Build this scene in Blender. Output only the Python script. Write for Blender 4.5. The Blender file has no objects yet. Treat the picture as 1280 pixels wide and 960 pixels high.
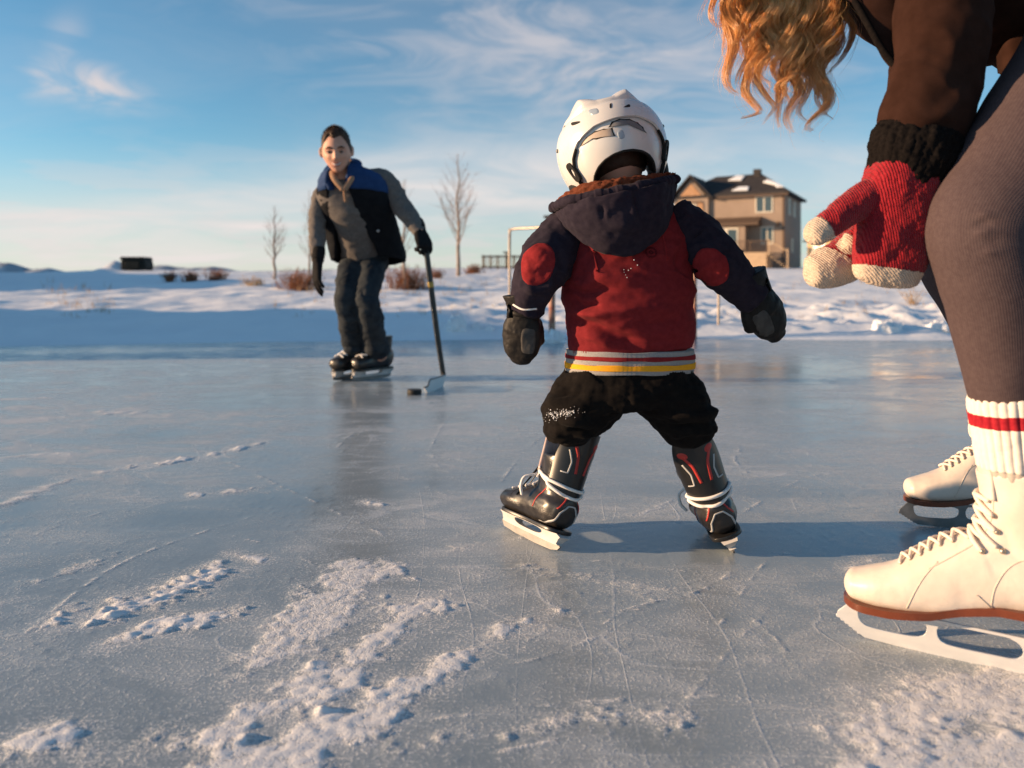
import bpy, math, random
import numpy as np
from mathutils import Vector, Matrix
from mathutils.bvhtree import BVHTree

R = math.radians
random.seed(7)
SC = bpy.context.scene
COL = SC.collection
H = 0.583            # camera height above the ice
FPX = 960.0          # focal length in pixels of the 1280 px wide frame

def P(px, py, Y):
    """world point at depth Y seen at pixel px, py of the level camera"""
    return np.array(((px - 640.0) / FPX * Y, Y, H - (py - 355.0) / FPX * Y))

def G(px, py):
    """world point on the ice under pixel px, py"""
    Y = FPX * H / (py - 355.0)
    return np.array(((px - 640.0) / FPX * Y, Y, 0.0))

def sstep(a, b, x):
    t = np.clip((x - a) / (b - a), 0, 1)
    return t * t * (3 - 2 * t)

# ---------------------------------------------------------------- noise
def _grad(ix, iy, iz, seed):
    h = (ix * 374761393 + iy * 668265263 + iz * 2147483647 + seed * 1274126177) & 0xFFFFFFFF
    h = ((h ^ (h >> 13)) * 1274126177) & 0xFFFFFFFF
    h = h ^ (h >> 16)
    a = (h & 0xFFFF) / 65536.0 * 2 * np.pi
    z = ((h >> 16) & 0xFFFF) / 32768.0 - 1
    r = np.sqrt(np.maximum(0, 1 - z * z))
    return r * np.cos(a), r * np.sin(a), z

def pnoise(p, seed=0):
    p = np.asarray(p, float)
    i = np.floor(p).astype(np.int64)
    f = p - i
    u = f * f * f * (f * (f * 6 - 15) + 10)
    out = np.zeros(len(p))
    for dx in (0, 1):
        wx = u[:, 0] if dx else 1 - u[:, 0]
        for dy in (0, 1):
            wy = u[:, 1] if dy else 1 - u[:, 1]
            for dz in (0, 1):
                wz = u[:, 2] if dz else 1 - u[:, 2]
                gx, gy, gz = _grad(i[:, 0] + dx, i[:, 1] + dy, i[:, 2] + dz, seed)
                out += wx * wy * wz * (gx * (f[:, 0] - dx) + gy * (f[:, 1] - dy) + gz * (f[:, 2] - dz))
    return out * 1.5

def fbm(p, octv=4, seed=0, gain=0.5):
    p = np.asarray(p, float)
    a, s, o = 1.0, 1.0, 0
    for k in range(octv):
        o = o + a * pnoise(p * s, seed + k * 17)
        a *= gain
        s *= 2.03
    return o

# ---------------------------------------------------------------- meshes
class M:
    """vertices + faces collected as numpy arrays"""
    def __init__(s):
        s.V = np.zeros((0, 3)); s.Q = np.zeros((0, 4), int); s.T = np.zeros((0, 3), int); s.N = []
    def add(s, V, Q=None, T=None, N=None):
        b = len(s.V)
        s.V = np.vstack([s.V, np.asarray(V, float).reshape(-1, 3)])
        if Q is not None and len(Q): s.Q = np.vstack([s.Q, np.asarray(Q, int) + b])
        if T is not None and len(T): s.T = np.vstack([s.T, np.asarray(T, int) + b])
        if N: s.N += [[i + b for i in f] for f in N]
        return s
    def join(s, *ms):
        for m in ms: s.add(m.V, m.Q, m.T, m.N)
        return s
    def xf(s, mtx):
        a = np.array(mtx); s.V = s.V @ a[:3, :3].T + a[:3, 3]; return s
    def copy(s):
        m = M(); m.V = s.V.copy(); m.Q = s.Q.copy(); m.T = s.T.copy(); m.N = [list(f) for f in s.N]; return m
    def normals(s):
        n = np.zeros_like(s.V)
        if len(s.Q):
            a, b, c, d = (s.V[s.Q[:, k]] for k in range(4))
            fn = np.cross(c - a, d - b)
            for k in range(4): np.add.at(n, s.Q[:, k], fn)
        if len(s.T):
            a, b, c = (s.V[s.T[:, k]] for k in range(3))
            fn = np.cross(b - a, c - a)
            for k in range(3): np.add.at(n, s.T[:, k], fn)
        return n / np.maximum(np.linalg.norm(n, axis=1, keepdims=True), 1e-12)
    def disp(s, fn):
        n = s.normals(); s.V = s.V + n * np.asarray(fn(s.V, n)).reshape(-1, 1); return s
    def bvh(s):
        return BVHTree.FromPolygons([tuple(v) for v in s.V], s.Q.tolist() + s.T.tolist() + s.N)
    def box(s, c, size, rz=0.0):
        c = np.array(c, float); hx, hy, hz = [q / 2 for q in size]
        v = np.array([(x, y, z) for z in (-hz, hz) for (x, y) in ((-hx, -hy), (hx, -hy), (hx, hy), (-hx, hy))])
        ca, sa = math.cos(rz), math.sin(rz)
        v = np.stack([v[:, 0] * ca - v[:, 1] * sa, v[:, 0] * sa + v[:, 1] * ca, v[:, 2]], 1) + c
        return s.add(v, [(3, 2, 1, 0), (4, 5, 6, 7), (0, 1, 5, 4), (1, 2, 6, 5), (2, 3, 7, 6), (3, 0, 4, 7)])
    def prism(s, poly, d):
        """polygon (list of 3-D points) pushed along vector d"""
        n = len(poly); a = np.array(poly, float); b = a + np.array(d)
        f = [[i, (i + 1) % n, n + (i + 1) % n, n + i] for i in range(n)]
        return s.add(np.vstack([a, b]), f, None, [list(range(n))[::-1], list(range(n, 2 * n))])

def mesh_of(name, m):
    me = bpy.data.meshes.new(name)
    loops = np.concatenate([m.Q.reshape(-1), m.T.reshape(-1)] + ([np.concatenate([np.array(f) for f in m.N])] if m.N else [])).astype(np.int32)
    sizes = np.concatenate([np.full(len(m.Q), 4), np.full(len(m.T), 3), np.array([len(f) for f in m.N], int)]).astype(np.int32)
    starts = np.concatenate([[0], np.cumsum(sizes)[:-1]]).astype(np.int32)
    me.vertices.add(len(m.V)); me.vertices.foreach_set('co', m.V.astype(np.float32).ravel())
    me.loops.add(len(loops)); me.loops.foreach_set('vertex_index', loops)
    me.polygons.add(len(sizes)); me.polygons.foreach_set('loop_start', starts)
    me.update(calc_edges=True); me.validate()
    return me

def ROOT(o):
    while o.parent is not None: o = o.parent
    return o

def obj(name, m, mt, parent=None, smooth=True, bevel=0.0, attr=None, label=None):
    me = mesh_of(name, m)
    me.materials.append(mt)
    if smooth is True:
        me.polygons.foreach_set('use_smooth', np.ones(len(me.polygons), bool))
    elif smooth is False:
        me.polygons.foreach_set('use_smooth', np.zeros(len(me.polygons), bool))
    else:
        me.polygons.foreach_set('use_smooth', np.ones(len(me.polygons), bool)); me.set_sharp_from_angle(angle=R(smooth))
    for k, v in (attr or {}).items():
        me.attributes.new(k, 'FLOAT', 'POINT').data.foreach_set('value', np.asarray(v, np.float32))
    o = bpy.data.objects.new(name, me); COL.objects.link(o)
    if parent is not None:
        o.parent = parent
        if parent.parent is None:
            o.matrix_parent_inverse = Matrix.Translation(-parent.location)
    if bevel:
        b = o.modifiers.new('b', 'BEVEL'); b.width = bevel; b.segments = 2; b.limit_method = 'ANGLE'
    if label: o['label'] = label
    return o

def thing(name, label, cat, loc=(0, 0, 0), group=None):
    o = bpy.data.objects.new(name, None); COL.objects.link(o); o.location = loc; o.empty_display_size = 0.05
    o['label'] = label; o['category'] = cat
    if group: o['group'] = group
    return o

def tag(o, label=None, cat=None, group=None, kind=None):
    for k, v in (('label', label), ('category', cat), ('group', group), ('kind', kind)):
        if v: o[k] = v
    return o

def cat_rom(K, n):
    """Catmull-Rom through rows of K, n samples"""
    K = np.asarray(K, float)
    if len(K) == 2:
        t = np.linspace(0, 1, n)[:, None]; return K[0] * (1 - t) + K[1] * t
    E = np.vstack([2 * K[0] - K[1], K, 2 * K[-1] - K[-2]])
    d = np.linalg.norm(np.diff(K[:, :3], axis=0), axis=1); d = np.maximum(d, 1e-6)
    c = np.concatenate([[0], np.cumsum(d)]); s = np.linspace(0, c[-1], n)
    i = np.clip(np.searchsorted(c, s, side='right') - 1, 0, len(K) - 2)
    t = ((s - c[i]) / d[i])[:, None]
    p0, p1, p2, p3 = E[i], E[i + 1], E[i + 2], E[i + 3]
    return 0.5 * (2 * p1 + (p2 - p0) * t + (2 * p0 - 5 * p1 + 4 * p2 - p3) * t * t + (3 * p1 - p0 - 3 * p2 + p3) * t ** 3)

def frames(C, ref):
    T = np.gradient(C, axis=0); T /= np.maximum(np.linalg.norm(T, axis=1, keepdims=True), 1e-12)
    S = np.cross(T, np.broadcast_to(ref, T.shape)); S /= np.maximum(np.linalg.norm(S, axis=1, keepdims=True), 1e-9)
    F = np.cross(S, T)
    return T, S, F

def tubeM(C, rx, ry, n=24, ref=(0, -1, 0), cap0=0.0, cap1=0.0, power=2.0, ringfn=None):
    """closed lofted tube: C ring centres, rx sideways, ry towards ref; cap0/cap1 round the ends (0 flat)"""
    C = np.asarray(C, float); rx = np.asarray(rx, float); ry = np.asarray(ry, float)
    if cap0 or cap1:
        T = np.gradient(C, axis=0); T /= np.maximum(np.linalg.norm(T, axis=1, keepdims=True), 1e-12)
        a = np.linspace(0.12, 1.0, 5)[:-1] * np.pi / 2
        if cap0:
            L = cap0 * min(rx[0], ry[0])
            C = np.vstack([C[0] - T[0] * L * np.cos(a)[:, None], C]); rx, ry = np.concatenate([rx[0] * np.sin(a), rx]), np.concatenate([ry[0] * np.sin(a), ry])
            T = np.vstack([np.repeat(T[:1], len(a), 0), T])
        if cap1:
            L = cap1 * min(rx[-1], ry[-1]); b = a[::-1]
            C = np.vstack([C, C[-1] + T[-1] * L * np.cos(b)[:, None]]); rx, ry = np.concatenate([rx, rx[-1] * np.sin(b)]), np.concatenate([ry, ry[-1] * np.sin(b)])
    T, S, F = frames(C, np.asarray(ref, float))
    k = len(C)
    th = -np.pi / 2 + np.arange(n) / n * 2 * np.pi
    c, s = np.cos(th), np.sin(th)
    if power != 2.0:
        e = 2.0 / power
        c, s = np.sign(c) * np.abs(c) ** e, np.sign(s) * np.abs(s) ** e
    mul = np.ones((k, n)) if ringfn is None else ringfn(np.broadcast_to(th, (k, n)), np.broadcast_to(np.linspace(0, 1, k)[:, None], (k, n)))
    V = C[:, None, :] + S[:, None, :] * (rx[:, None] * c * mul)[..., None] + F[:, None, :] * (ry[:, None] * s * mul)[..., None]
    i = np.arange(k - 1)[:, None] * n; j = np.arange(n)[None, :]; j2 = (j + 1) % n
    Q = np.stack([i + j, i + j2, i + n + j2, i + n + j], -1).reshape(-1, 4)
    m = M(); m.add(V.reshape(-1, 3), Q)
    m.add([C[0], C[-1]])
    b = k * n
    jj = np.arange(n); j2 = (jj + 1) % n
    m.T = np.vstack([np.stack([np.full(n, b), j2, jj], 1), np.stack([np.full(n, b + 1), (k - 1) * n + jj, (k - 1) * n + j2], 1)])
    return m

def limb(K, n=24, rings=40, **kw):
    """K rows: x,y,z,rx,ry"""
    A = cat_rom(K, rings)
    return tubeM(A[:, :3], np.maximum(A[:, 3], 1e-4), np.maximum(A[:, 4], 1e-4), n, **kw)

def limbp(K, n=24, rings=40, **kw):
    """K rows: px,py,Y,half width in px,half depth in m"""
    return limb([(*P(a, b, Y), hw * Y / FPX, dp) for a, b, Y, hw, dp in K], n, rings, **kw)

def wire(pts, r, n=6, rings=None, cap=1.0):
    pts = np.asarray(pts, float)
    rr = np.full(len(pts), r) if np.isscalar(r) else np.asarray(r)
    A = cat_rom(np.hstack([pts, rr[:, None]]), rings or max(2, 6 * len(pts)))
    d = pts[-1] - pts[0]
    ref = (0.13, -0.9, 0.31) if abs(d[1]) < 0.8 * np.linalg.norm(d) + 1e-9 else (0.2, 0.1, 0.97)
    return tubeM(A[:, :3], A[:, 3], A[:, 3], n, ref=ref, cap0=cap, cap1=cap)

def bar(a, b, w, d=None):
    """square bar between two points"""
    return tubeM(np.array([a, b], float), np.array([w, w]) * 0.7071, np.array([d or w] * 2) * 0.7071, 4, ref=(0.02, -1, 0.01) if abs(np.asarray(b, float)[1] - np.asarray(a, float)[1]) < 1e-3 + np.abs(np.asarray(b, float) - np.asarray(a, float)).max() * 0.9 else (0, 0, 1))

def rot_bar(a, b, w, d):
    """box bar with faces square to its axes"""
    a = np.asarray(a, float); b = np.asarray(b, float)
    t = b - a; L = np.linalg.norm(t); t /= L
    up = np.array((0, 0, 1.0)) if abs(t[2]) < 0.9 else np.array((0, 1.0, 0))
    s = np.cross(t, up); s /= np.linalg.norm(s); f = np.cross(s, t)
    q = [a + s * w / 2 * i + f * d / 2 * j for i, j in ((-1, -1), (1, -1), (1, 1), (-1, 1))]
    return M().prism(q, b - a)

def ball(c, r, n=24, k=16):
    c = np.asarray(c, float); r = np.broadcast_to(r, 3)
    ph = np.linspace(-np.pi / 2, np.pi / 2, k + 2)[1:-1]
    th = np.arange(n) / n * 2 * np.pi
    V = np.stack([np.cos(ph)[:, None] * np.cos(th), np.cos(ph)[:, None] * np.sin(th), np.sin(ph)[:, None] * np.ones(n)], -1).reshape(-1, 3)
    i = np.arange(k - 1)[:, None] * n; j = np.arange(n)[None, :]; j2 = (j + 1) % n
    Q = np.stack([i + j, i + j2, i + n + j2, i + n + j], -1).reshape(-1, 4)
    V = np.vstack([V, [(0, 0, -1), (0, 0, 1)]]); b = k * n
    jj = np.arange(n); j2 = (jj + 1) % n
    T = np.vstack([np.stack([np.full(n, b), j2, jj], 1), np.stack([np.full(n, b + 1), (k - 1) * n + jj, (k - 1) * n + j2], 1)])
    return M().add(V * r + c, Q, T)

def gridM(A):
    """open sheet from (n,m,3) points"""
    n, m_, _ = A.shape
    i = np.arange(n - 1)[:, None] * m_; j = np.arange(m_ - 1)[None, :]
    Q = np.stack([i + j, i + j + 1, i + m_ + j + 1, i + m_ + j], -1).reshape(-1, 4)
    return M().add(A.reshape(-1, 3), Q)

def shell(A, t, toward=None):
    """sheet thickened by t behind its front side; front is the side of vector toward"""
    n, m_, _ = A.shape
    g = gridM(A); nr = g.normals()
    if toward is not None and (nr @ np.asarray(toward, float)).sum() < 0:
        A = A[:, ::-1]; g = gridM(A); nr = g.normals()
    B = (g.V - nr * (np.asarray(t).reshape(-1, 1) if not np.isscalar(t) else t))
    idx = np.arange(n * m_).reshape(n, m_)
    rim = np.concatenate([idx[0, :], idx[1:, -1], idx[-1, -2::-1], idx[-2:0:-1, 0]])
    r2 = np.roll(rim, -1)
    o = n * m_
    return M().add(np.vstack([g.V, B]), np.vstack([g.Q, g.Q[:, ::-1] + o, np.stack([rim, rim + o, r2 + o, r2], 1)]))

def evaluated(m, mods):
    me = mesh_of('tmp', m); o = bpy.data.objects.new('tmp', me); COL.objects.link(o)
    for typ, kw in mods:
        md = o.modifiers.new(typ, typ)
        for k, v in kw.items(): setattr(md, k, v)
    dg = bpy.context.evaluated_depsgraph_get(); dg.update()
    e = o.evaluated_get(dg); em = e.to_mesh()
    out = M()
    V = np.empty(len(em.vertices) * 3, np.float32); em.vertices.foreach_get('co', V)
    ls = np.empty(len(em.polygons), np.int32); em.polygons.foreach_get('loop_total', ls)
    lv = np.empty(len(em.loops), np.int32); em.loops.foreach_get('vertex_index', lv)
    st = np.concatenate([[0], np.cumsum(ls)[:-1]]) if len(ls) else np.zeros(0, int)
    q = st[ls == 4]; t = st[ls == 3]
    out.add(V.reshape(-1, 3), np.stack([lv[q + k] for k in range(4)], 1) if len(q) else None, np.stack([lv[t + k] for k in range(3)], 1) if len(t) else None,
            [list(lv[s:s + c]) for s, c in zip(st, ls) if c > 4])
    e.to_mesh_clear(); bpy.data.objects.remove(o); bpy.data.meshes.remove(me)
    return out

def union(ms, voxel=0.004, smooth=4, fac=0.5):
    m = M().join(*ms)
    return evaluated(m, [('REMESH', dict(mode='VOXEL', voxel_size=voxel)), ('SMOOTH', dict(iterations=smooth, factor=fac))])

def plate2d(outer, holes, half, bevel=0.0):
    """flat outline with holes, thickness 2*half, in x,y with z thickness"""
    cu = bpy.data.curves.new('tmp', 'CURVE'); cu.dimensions = '2D'; cu.fill_mode = 'BOTH'; cu.extrude = max(half - bevel, 1e-4); cu.bevel_depth = bevel; cu.bevel_resolution = 1
    for pl in [outer] + list(holes):
        sp = cu.splines.new('POLY'); sp.points.add(len(pl) - 1); sp.use_cyclic_u = True
        for q, (x, y) in zip(sp.points, pl): q.co = (x, y, 0, 1)
    o = bpy.data.objects.new('tmp', cu); COL.objects.link(o)
    dg = bpy.context.evaluated_depsgraph_get(); dg.update()
    me = o.evaluated_get(dg).to_mesh()
    out = M(); V = np.array([v.co[:] for v in me.vertices])
    out.add(V, [p.vertices[:] for p in me.polygons if len(p.vertices) == 4], [p.vertices[:] for p in me.polygons if len(p.vertices) == 3], [list(p.vertices) for p in me.polygons if len(p.vertices) > 4])
    o.evaluated_get(dg).to_mesh_clear(); bpy.data.objects.remove(o); bpy.data.curves.remove(cu)
    return out

def smooth_poly(pts, n=60, closed=True):
    p = np.asarray(pts, float)
    if closed:
        q = np.vstack([p[-2:], p, p[:2]]); q3 = np.hstack([q, np.zeros((len(q), 1))])
        d = np.linalg.norm(np.diff(q3, axis=0), axis=1); c = np.concatenate([[0], np.cumsum(d)])
        A = cat_rom(q3, 2000); s = np.linspace(0, c[-1], 2000)
        keep = np.linspace(c[2], c[-3] + d[-2] * 0, n + 1)[:-1] if False else np.linspace(c[2], c[len(p) + 2], n + 1)[:-1]
        return [(np.interp(k, s, A[:, 0]), np.interp(k, s, A[:, 1])) for k in keep]
    return [tuple(r[:2]) for r in cat_rom(np.hstack([p, np.zeros((len(p), 1))]), n)]

def seg_dist(Pp, poly):
    """distance of points to a polyline, and how far along it (0..1)"""
    poly = np.asarray(poly, float); best = np.full(len(Pp), 1e9); along = np.zeros(len(Pp))
    for k in range(len(poly) - 1):
        a, b = poly[k], poly[k + 1]; ab = b - a
        t = np.clip(((Pp - a) @ ab) / max(ab @ ab, 1e-12), 0, 1)
        d = np.linalg.norm(Pp - a - t[:, None] * ab, axis=1)
        w = d < best
        best[w] = d[w]; along[w] = (k + t[w]) / (len(poly) - 1)
    return best, along

def folds(V, lst):
    """sum of soft ridges (or grooves) along polylines: (points, width, height)"""
    o = np.zeros(len(V))
    for poly, w, h in lst:
        poly = cat_rom(np.asarray(poly, float), 12)
        d, t = seg_dist(V, poly)
        o += h * np.exp(-(d / w) ** 2) * np.clip(np.minimum(t, 1 - t) * 5 + 0.25, 0, 1)
    return o

def cast(bvh, o, d):
    h = bvh.ray_cast(Vector(o), Vector(d).normalized())
    return (None, None) if h[0] is None else (np.array(h[0]), np.array(h[1]))

def near(bvh, p):
    h = bvh.find_nearest(Vector(p)); return np.array(h[0]), np.array(h[1])

def lay_strip(bvh, pts, d, w, lift=0.0012, n=24, back=0.3):
    """thin strip laid on a surface: points pushed along d on to it, width w"""
    A = cat_rom(np.asarray(pts, float), n); d = np.asarray(d, float) / np.linalg.norm(d)
    T = np.gradient(A, axis=0); T /= np.linalg.norm(T, axis=1, keepdims=True)
    S = np.cross(T, d); S /= np.maximum(np.linalg.norm(S, axis=1, keepdims=True), 1e-9)
    rows = []
    for k in range(n):
        r = []
        for q in (-0.5, 0, 0.5):
            h, nr = cast(bvh, A[k] + S[k] * w * q - d * back, d)
            if h is None:
                h, nr = near(bvh, A[k] + S[k] * w * q)
            if nr @ d > 0: nr = -nr
            r.append(h + nr * lift)
        rows.append(r)
    return shell(np.array(rows), lift * 2.2, -d)

def lay_patch(bvh, outline, d, lift=0.0025, rings=8, back=0.3, edge=0.35):
    """soft-edged patch laid on a surface: outline is a closed list of 3-D points"""
    o = np.asarray(outline, float); c = o.mean(0); d = np.asarray(d, float) / np.linalg.norm(d)
    V, Q, T = [], [], []
    n = len(o)
    for k in range(rings + 1):
        f = 1 - k / rings
        for p in o:
            q = c + (p - c) * max(f, 1e-3)
            h, nr = cast(bvh, q - d * back, d)
            if h is None: h, nr = near(bvh, q)
            if nr @ d > 0: nr = -nr
            V.append(h + nr * (lift * (1 if k > 0 else -edge)))
    for k in range(rings):
        for j in range(n):
            Q.append((k * n + j, k * n + (j + 1) % n, (k + 1) * n + (j + 1) % n, (k + 1) * n + j))
    m = M().add(V, Q)
    if (m.normals() @ -d).sum() < 0: m.Q = m.Q[:, ::-1]
    return m

# ---------------------------------------------------------------- materials
def mat(name, col, rough=0.7, spec=0.3, col2=None, scale=20.0, var=0.5, bump=0.0, bscale=80.0, sheen=0.0, coat=0.0, metal=0.0, stretch=(1, 1, 1), detail=4.0, rvar=0.0):
    m = bpy.data.materials.new(name); m.use_nodes = True
    nt = m.node_tree; b = nt.nodes['Principled BSDF']
    def inp(k, v):
        if k in b.inputs: b.inputs[k].default_value = v
    inp('Roughness', rough); inp('Specular IOR Level', spec); inp('Metallic', metal)
    inp('Sheen Weight', sheen); inp('Sheen Roughness', 0.5); inp('Coat Weight', coat); inp('Coat Roughness', 0.12)
    tc = nt.nodes.new('ShaderNodeTexCoord'); mp = nt.nodes.new('ShaderNodeMapping'); mp.inputs['Scale'].default_value = stretch
    nt.links.new(tc.outputs['Object'], mp.inputs['Vector'])
    c2 = col2 if col2 is not None else tuple(min(1, c * (1 + var * 0.5)) for c in col)
    c1 = tuple(c * (1 - var * 0.4) for c in col) if col2 is None else col
    nz = nt.nodes.new('ShaderNodeTexNoise'); nz.inputs['Scale'].default_value = scale; nz.inputs['Detail'].default_value = detail; nz.inputs['Roughness'].default_value = 0.6
    rp = nt.nodes.new('ShaderNodeValToRGB'); rp.color_ramp.elements[0].position = 0.35; rp.color_ramp.elements[1].position = 0.65
    rp.color_ramp.elements[0].color = (*c1, 1); rp.color_ramp.elements[1].color = (*c2, 1)
    nt.links.new(mp.outputs[0], nz.inputs['Vector']); nt.links.new(nz.outputs['Fac'], rp.inputs[0]); nt.links.new(rp.outputs[0], b.inputs['Base Color'])
    if rvar:
        mr = nt.nodes.new('ShaderNodeMapRange'); mr.inputs['To Min'].default_value = max(0.02, rough - rvar); mr.inputs['To Max'].default_value = min(1, rough + rvar)
        nt.links.new(nz.outputs['Fac'], mr.inputs['Value']); nt.links.new(mr.outputs[0], b.inputs['Roughness'])
    if bump:
        n2 = nt.nodes.new('ShaderNodeTexNoise'); n2.inputs['Scale'].default_value = bscale; n2.inputs['Detail'].default_value = 3
        bp = nt.nodes.new('ShaderNodeBump'); bp.inputs['Strength'].default_value = min(1.0, bump); bp.inputs['Distance'].default_value = 0.15 / bscale
        nt.links.new(mp.outputs[0], n2.inputs['Vector']); nt.links.new(n2.outputs['Fac'], bp.inputs['Height']); nt.links.new(bp.outputs[0], b.inputs['Normal'])
    return m

def knit(name, col, col2, axis=(1, 0, 0), scale=300.0, bump=0.8, rough=0.9, dist=1.5):
    """knitted cloth: fine rows of stitches across 'axis' broken up by noise"""
    m = mat(name, col, rough, 0.15, col2, scale=150, bump=0, sheen=0.15)
    nt = m.node_tree; b = nt.nodes['Principled BSDF']
    tc = nt.nodes.new('ShaderNodeTexCoord'); mp = nt.nodes.new('ShaderNodeMapping')
    ax = Vector(axis).normalized(); mp.inputs['Rotation'].default_value = ax.rotation_difference(Vector((1, 0, 0))).to_euler()
    nt.links.new(tc.outputs['Object'], mp.inputs['Vector'])
    w = nt.nodes.new('ShaderNodeTexWave'); w.wave_type = 'BANDS'; w.bands_direction = 'X'; w.inputs['Scale'].default_value = scale; w.inputs['Distortion'].default_value = dist; w.inputs['Detail'].default_value = 2; w.inputs['Detail Scale'].default_value = 3
    n2 = nt.nodes.new('ShaderNodeTexNoise'); n2.inputs['Scale'].default_value = 420; n2.inputs['Detail'].default_value = 2
    ad = nt.nodes.new('ShaderNodeMath'); ad.operation = 'ADD'
    bp = nt.nodes.new('ShaderNodeBump'); bp.inputs['Strength'].default_value = bump; bp.inputs['Distance'].default_value = 0.002
    for t in (w, n2): nt.links.new(mp.outputs[0], t.inputs['Vector'])
    nt.links.new(w.outputs['Fac'], ad.inputs[0]); nt.links.new(n2.outputs['Fac'], ad.inputs[1])
    nt.links.new(ad.outputs[0], bp.inputs['Height']); nt.links.new(bp.outputs[0], b.inputs['Normal'])
    return m
EXPO = 0.86
SKYT = (0.75, 1.075, 1.12)
CLOUDC = (4.75, 4.3, 4.3)
ICE1 = (0.22, 0.27, 0.30)
ICE2 = (0.34, 0.39, 0.41)
# ================================================================ camera, sky, sun
SUN_EL, SUN_AZ = R(10.0), R(3.2)      # low sun from the left, a little behind the camera
cam = bpy.data.cameras.new('camera'); co = bpy.data.objects.new('camera', cam); COL.objects.link(co); SC.camera = co
co.location = (0, 0, H); co.rotation_euler = (R(90), 0, 0)
cam.sensor_width = 36; cam.lens = 27.0; cam.shift_y = -125 / 1280; cam.clip_end = 30000; cam.clip_start = 0.02
cam.dof.use_dof = True; cam.dof.focus_distance = 1.62; cam.dof.aperture_fstop = 3.4

sun_dir = Vector((-math.cos(SUN_EL) * math.cos(SUN_AZ), -math.cos(SUN_EL) * math.sin(SUN_AZ), math.sin(SUN_EL)))
sl = bpy.data.lights.new('sun', 'SUN'); sl.energy = 5.0; sl.angle = R(0.9); sl.color = (1.0, 0.66, 0.38)
so = bpy.data.objects.new('sun', sl); COL.objects.link(so); so.rotation_euler = sun_dir.to_track_quat('Z', 'Y').to_euler()

w = bpy.data.worlds.new('World'); SC.world = w; w.use_nodes = True
nt = w.node_tree; nt.nodes.clear(); L = nt.links
def N(t, **kw):
    n = nt.nodes.new(t)
    for k, v in kw.items(): setattr(n, k, v)
    return n
out = N('ShaderNodeOutputWorld'); bg = N('ShaderNodeBackground'); bg.inputs['Strength'].default_value = 0.086
sky = N('ShaderNodeTexSky', sky_type='NISHITA', sun_disc=False)
sky.sun_elevation = SUN_EL; sky.sun_rotation = math.atan2(sun_dir.x, sun_dir.y); sky.altitude = 1000; sky.air_density = 1.0; sky.dust_density = 0.25; sky.ozone_density = 2.0
tc = N('ShaderNodeTexCoord'); sep = N('ShaderNodeSeparateXYZ'); L.new(tc.outputs['Generated'], sep.inputs[0])
def math_(op, a, b=None, c=None, clamp=False):
    n = N('ShaderNodeMath', operation=op); n.use_clamp = clamp
    for i, v in enumerate((a, b, c)):
        if v is None: continue
        if isinstance(v, (int, float)): n.inputs[i].default_value = v
        else: L.new(v, n.inputs[i])
    return n.outputs[0]
# clouds on a flat layer overhead: direction / height
zz = math_('MAXIMUM', sep.outputs['Z'], 0.0); den = math_('ADD', zz, 0.10)
cx = math_('DIVIDE', sep.outputs['X'], den); cy = math_('DIVIDE', sep.outputs['Y'], den)
cmb = N('ShaderNodeCombineXYZ'); L.new(cx, cmb.inputs[0]); L.new(cy, cmb.inputs[1])
def cloud(scale, stretch, off, lo, hi, detail=6, rough=0.6, dist=0.6, rot=0.0):
    mp = N('ShaderNodeMapping'); mp.inputs['Scale'].default_value = stretch; mp.inputs['Location'].default_value = off; mp.inputs['Rotation'].default_value = (0, 0, rot)
    nz = N('ShaderNodeTexNoise'); nz.inputs['Scale'].default_value = scale; nz.inputs['Detail'].default_value = detail; nz.inputs['Roughness'].default_value = rough; nz.inputs['Distortion'].default_value = dist
    L.new(cmb.outputs[0], mp.inputs[0]); L.new(mp.outputs[0], nz.inputs['Vector'])
    mr = N('ShaderNodeMapRange', interpolation_type='SMOOTHSTEP'); mr.inputs['From Min'].default_value = lo; mr.inputs['From Max'].default_value = hi
    L.new(nz.outputs['Fac'], mr.inputs['Value']); return mr.outputs[0]
wisp = cloud(1.1, (0.55, 1.0, 1), (3.1, 0.4, 0), 0.40, 0.80, 8, 0.58, 0.9, R(14))
puff = cloud(1.6, (0.8, 1.0, 1), (0.7, 2.2, 0), 0.42, 0.60, 6, 0.55, 0.2)
lowband = N('ShaderNodeMapRange', interpolation_type='SMOOTHSTEP'); lowband.inputs['From Min'].default_value = 0.22; lowband.inputs['From Max'].default_value = 0.03
L.new(sep.outputs['Z'], lowband.inputs['Value'])
lowc = math_('MULTIPLY', puff, lowband.outputs[0])
veil = N('ShaderNodeMapRange', interpolation_type='SMOOTHSTEP'); veil.inputs['From Min'].default_value = 0.20; veil.inputs['From Max'].default_value = 0.0; veil.inputs['To Max'].default_value = 0.58
L.new(sep.outputs['Z'], veil.inputs['Value'])
# banks of cloud at their bearings: X/Y across, Z/Y up
yy_ = math_('MAXIMUM', sep.outputs['Y'], 0.05); uu = math_('DIVIDE', sep.outputs['X'], yy_); vv = math_('DIVIDE', sep.outputs['Z'], yy_)
def blob(u0, v0, su, sv, amp, tilt=0.0):
    du = math_('SUBTRACT', uu, u0); dv = math_('SUBTRACT', vv, v0)
    a = math_('ADD', du, math_('MULTIPLY', dv, tilt)); b_ = math_('SUBTRACT', dv, math_('MULTIPLY', du, tilt))
    e = math_('ADD', math_('POWER', math_('ABSOLUTE', math_('DIVIDE', a, su)), 2.0), math_('POWER', math_('ABSOLUTE', math_('DIVIDE', b_, sv)), 2.0))
    g_ = math_('POWER', 2.718, math_('MULTIPLY', e, -1.0)); return math_('MULTIPLY', math_('MULTIPLY', g_, amp), rng_front)
rng_front = math_('GREATER_THAN', sep.outputs['Y'], 0.06)
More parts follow.
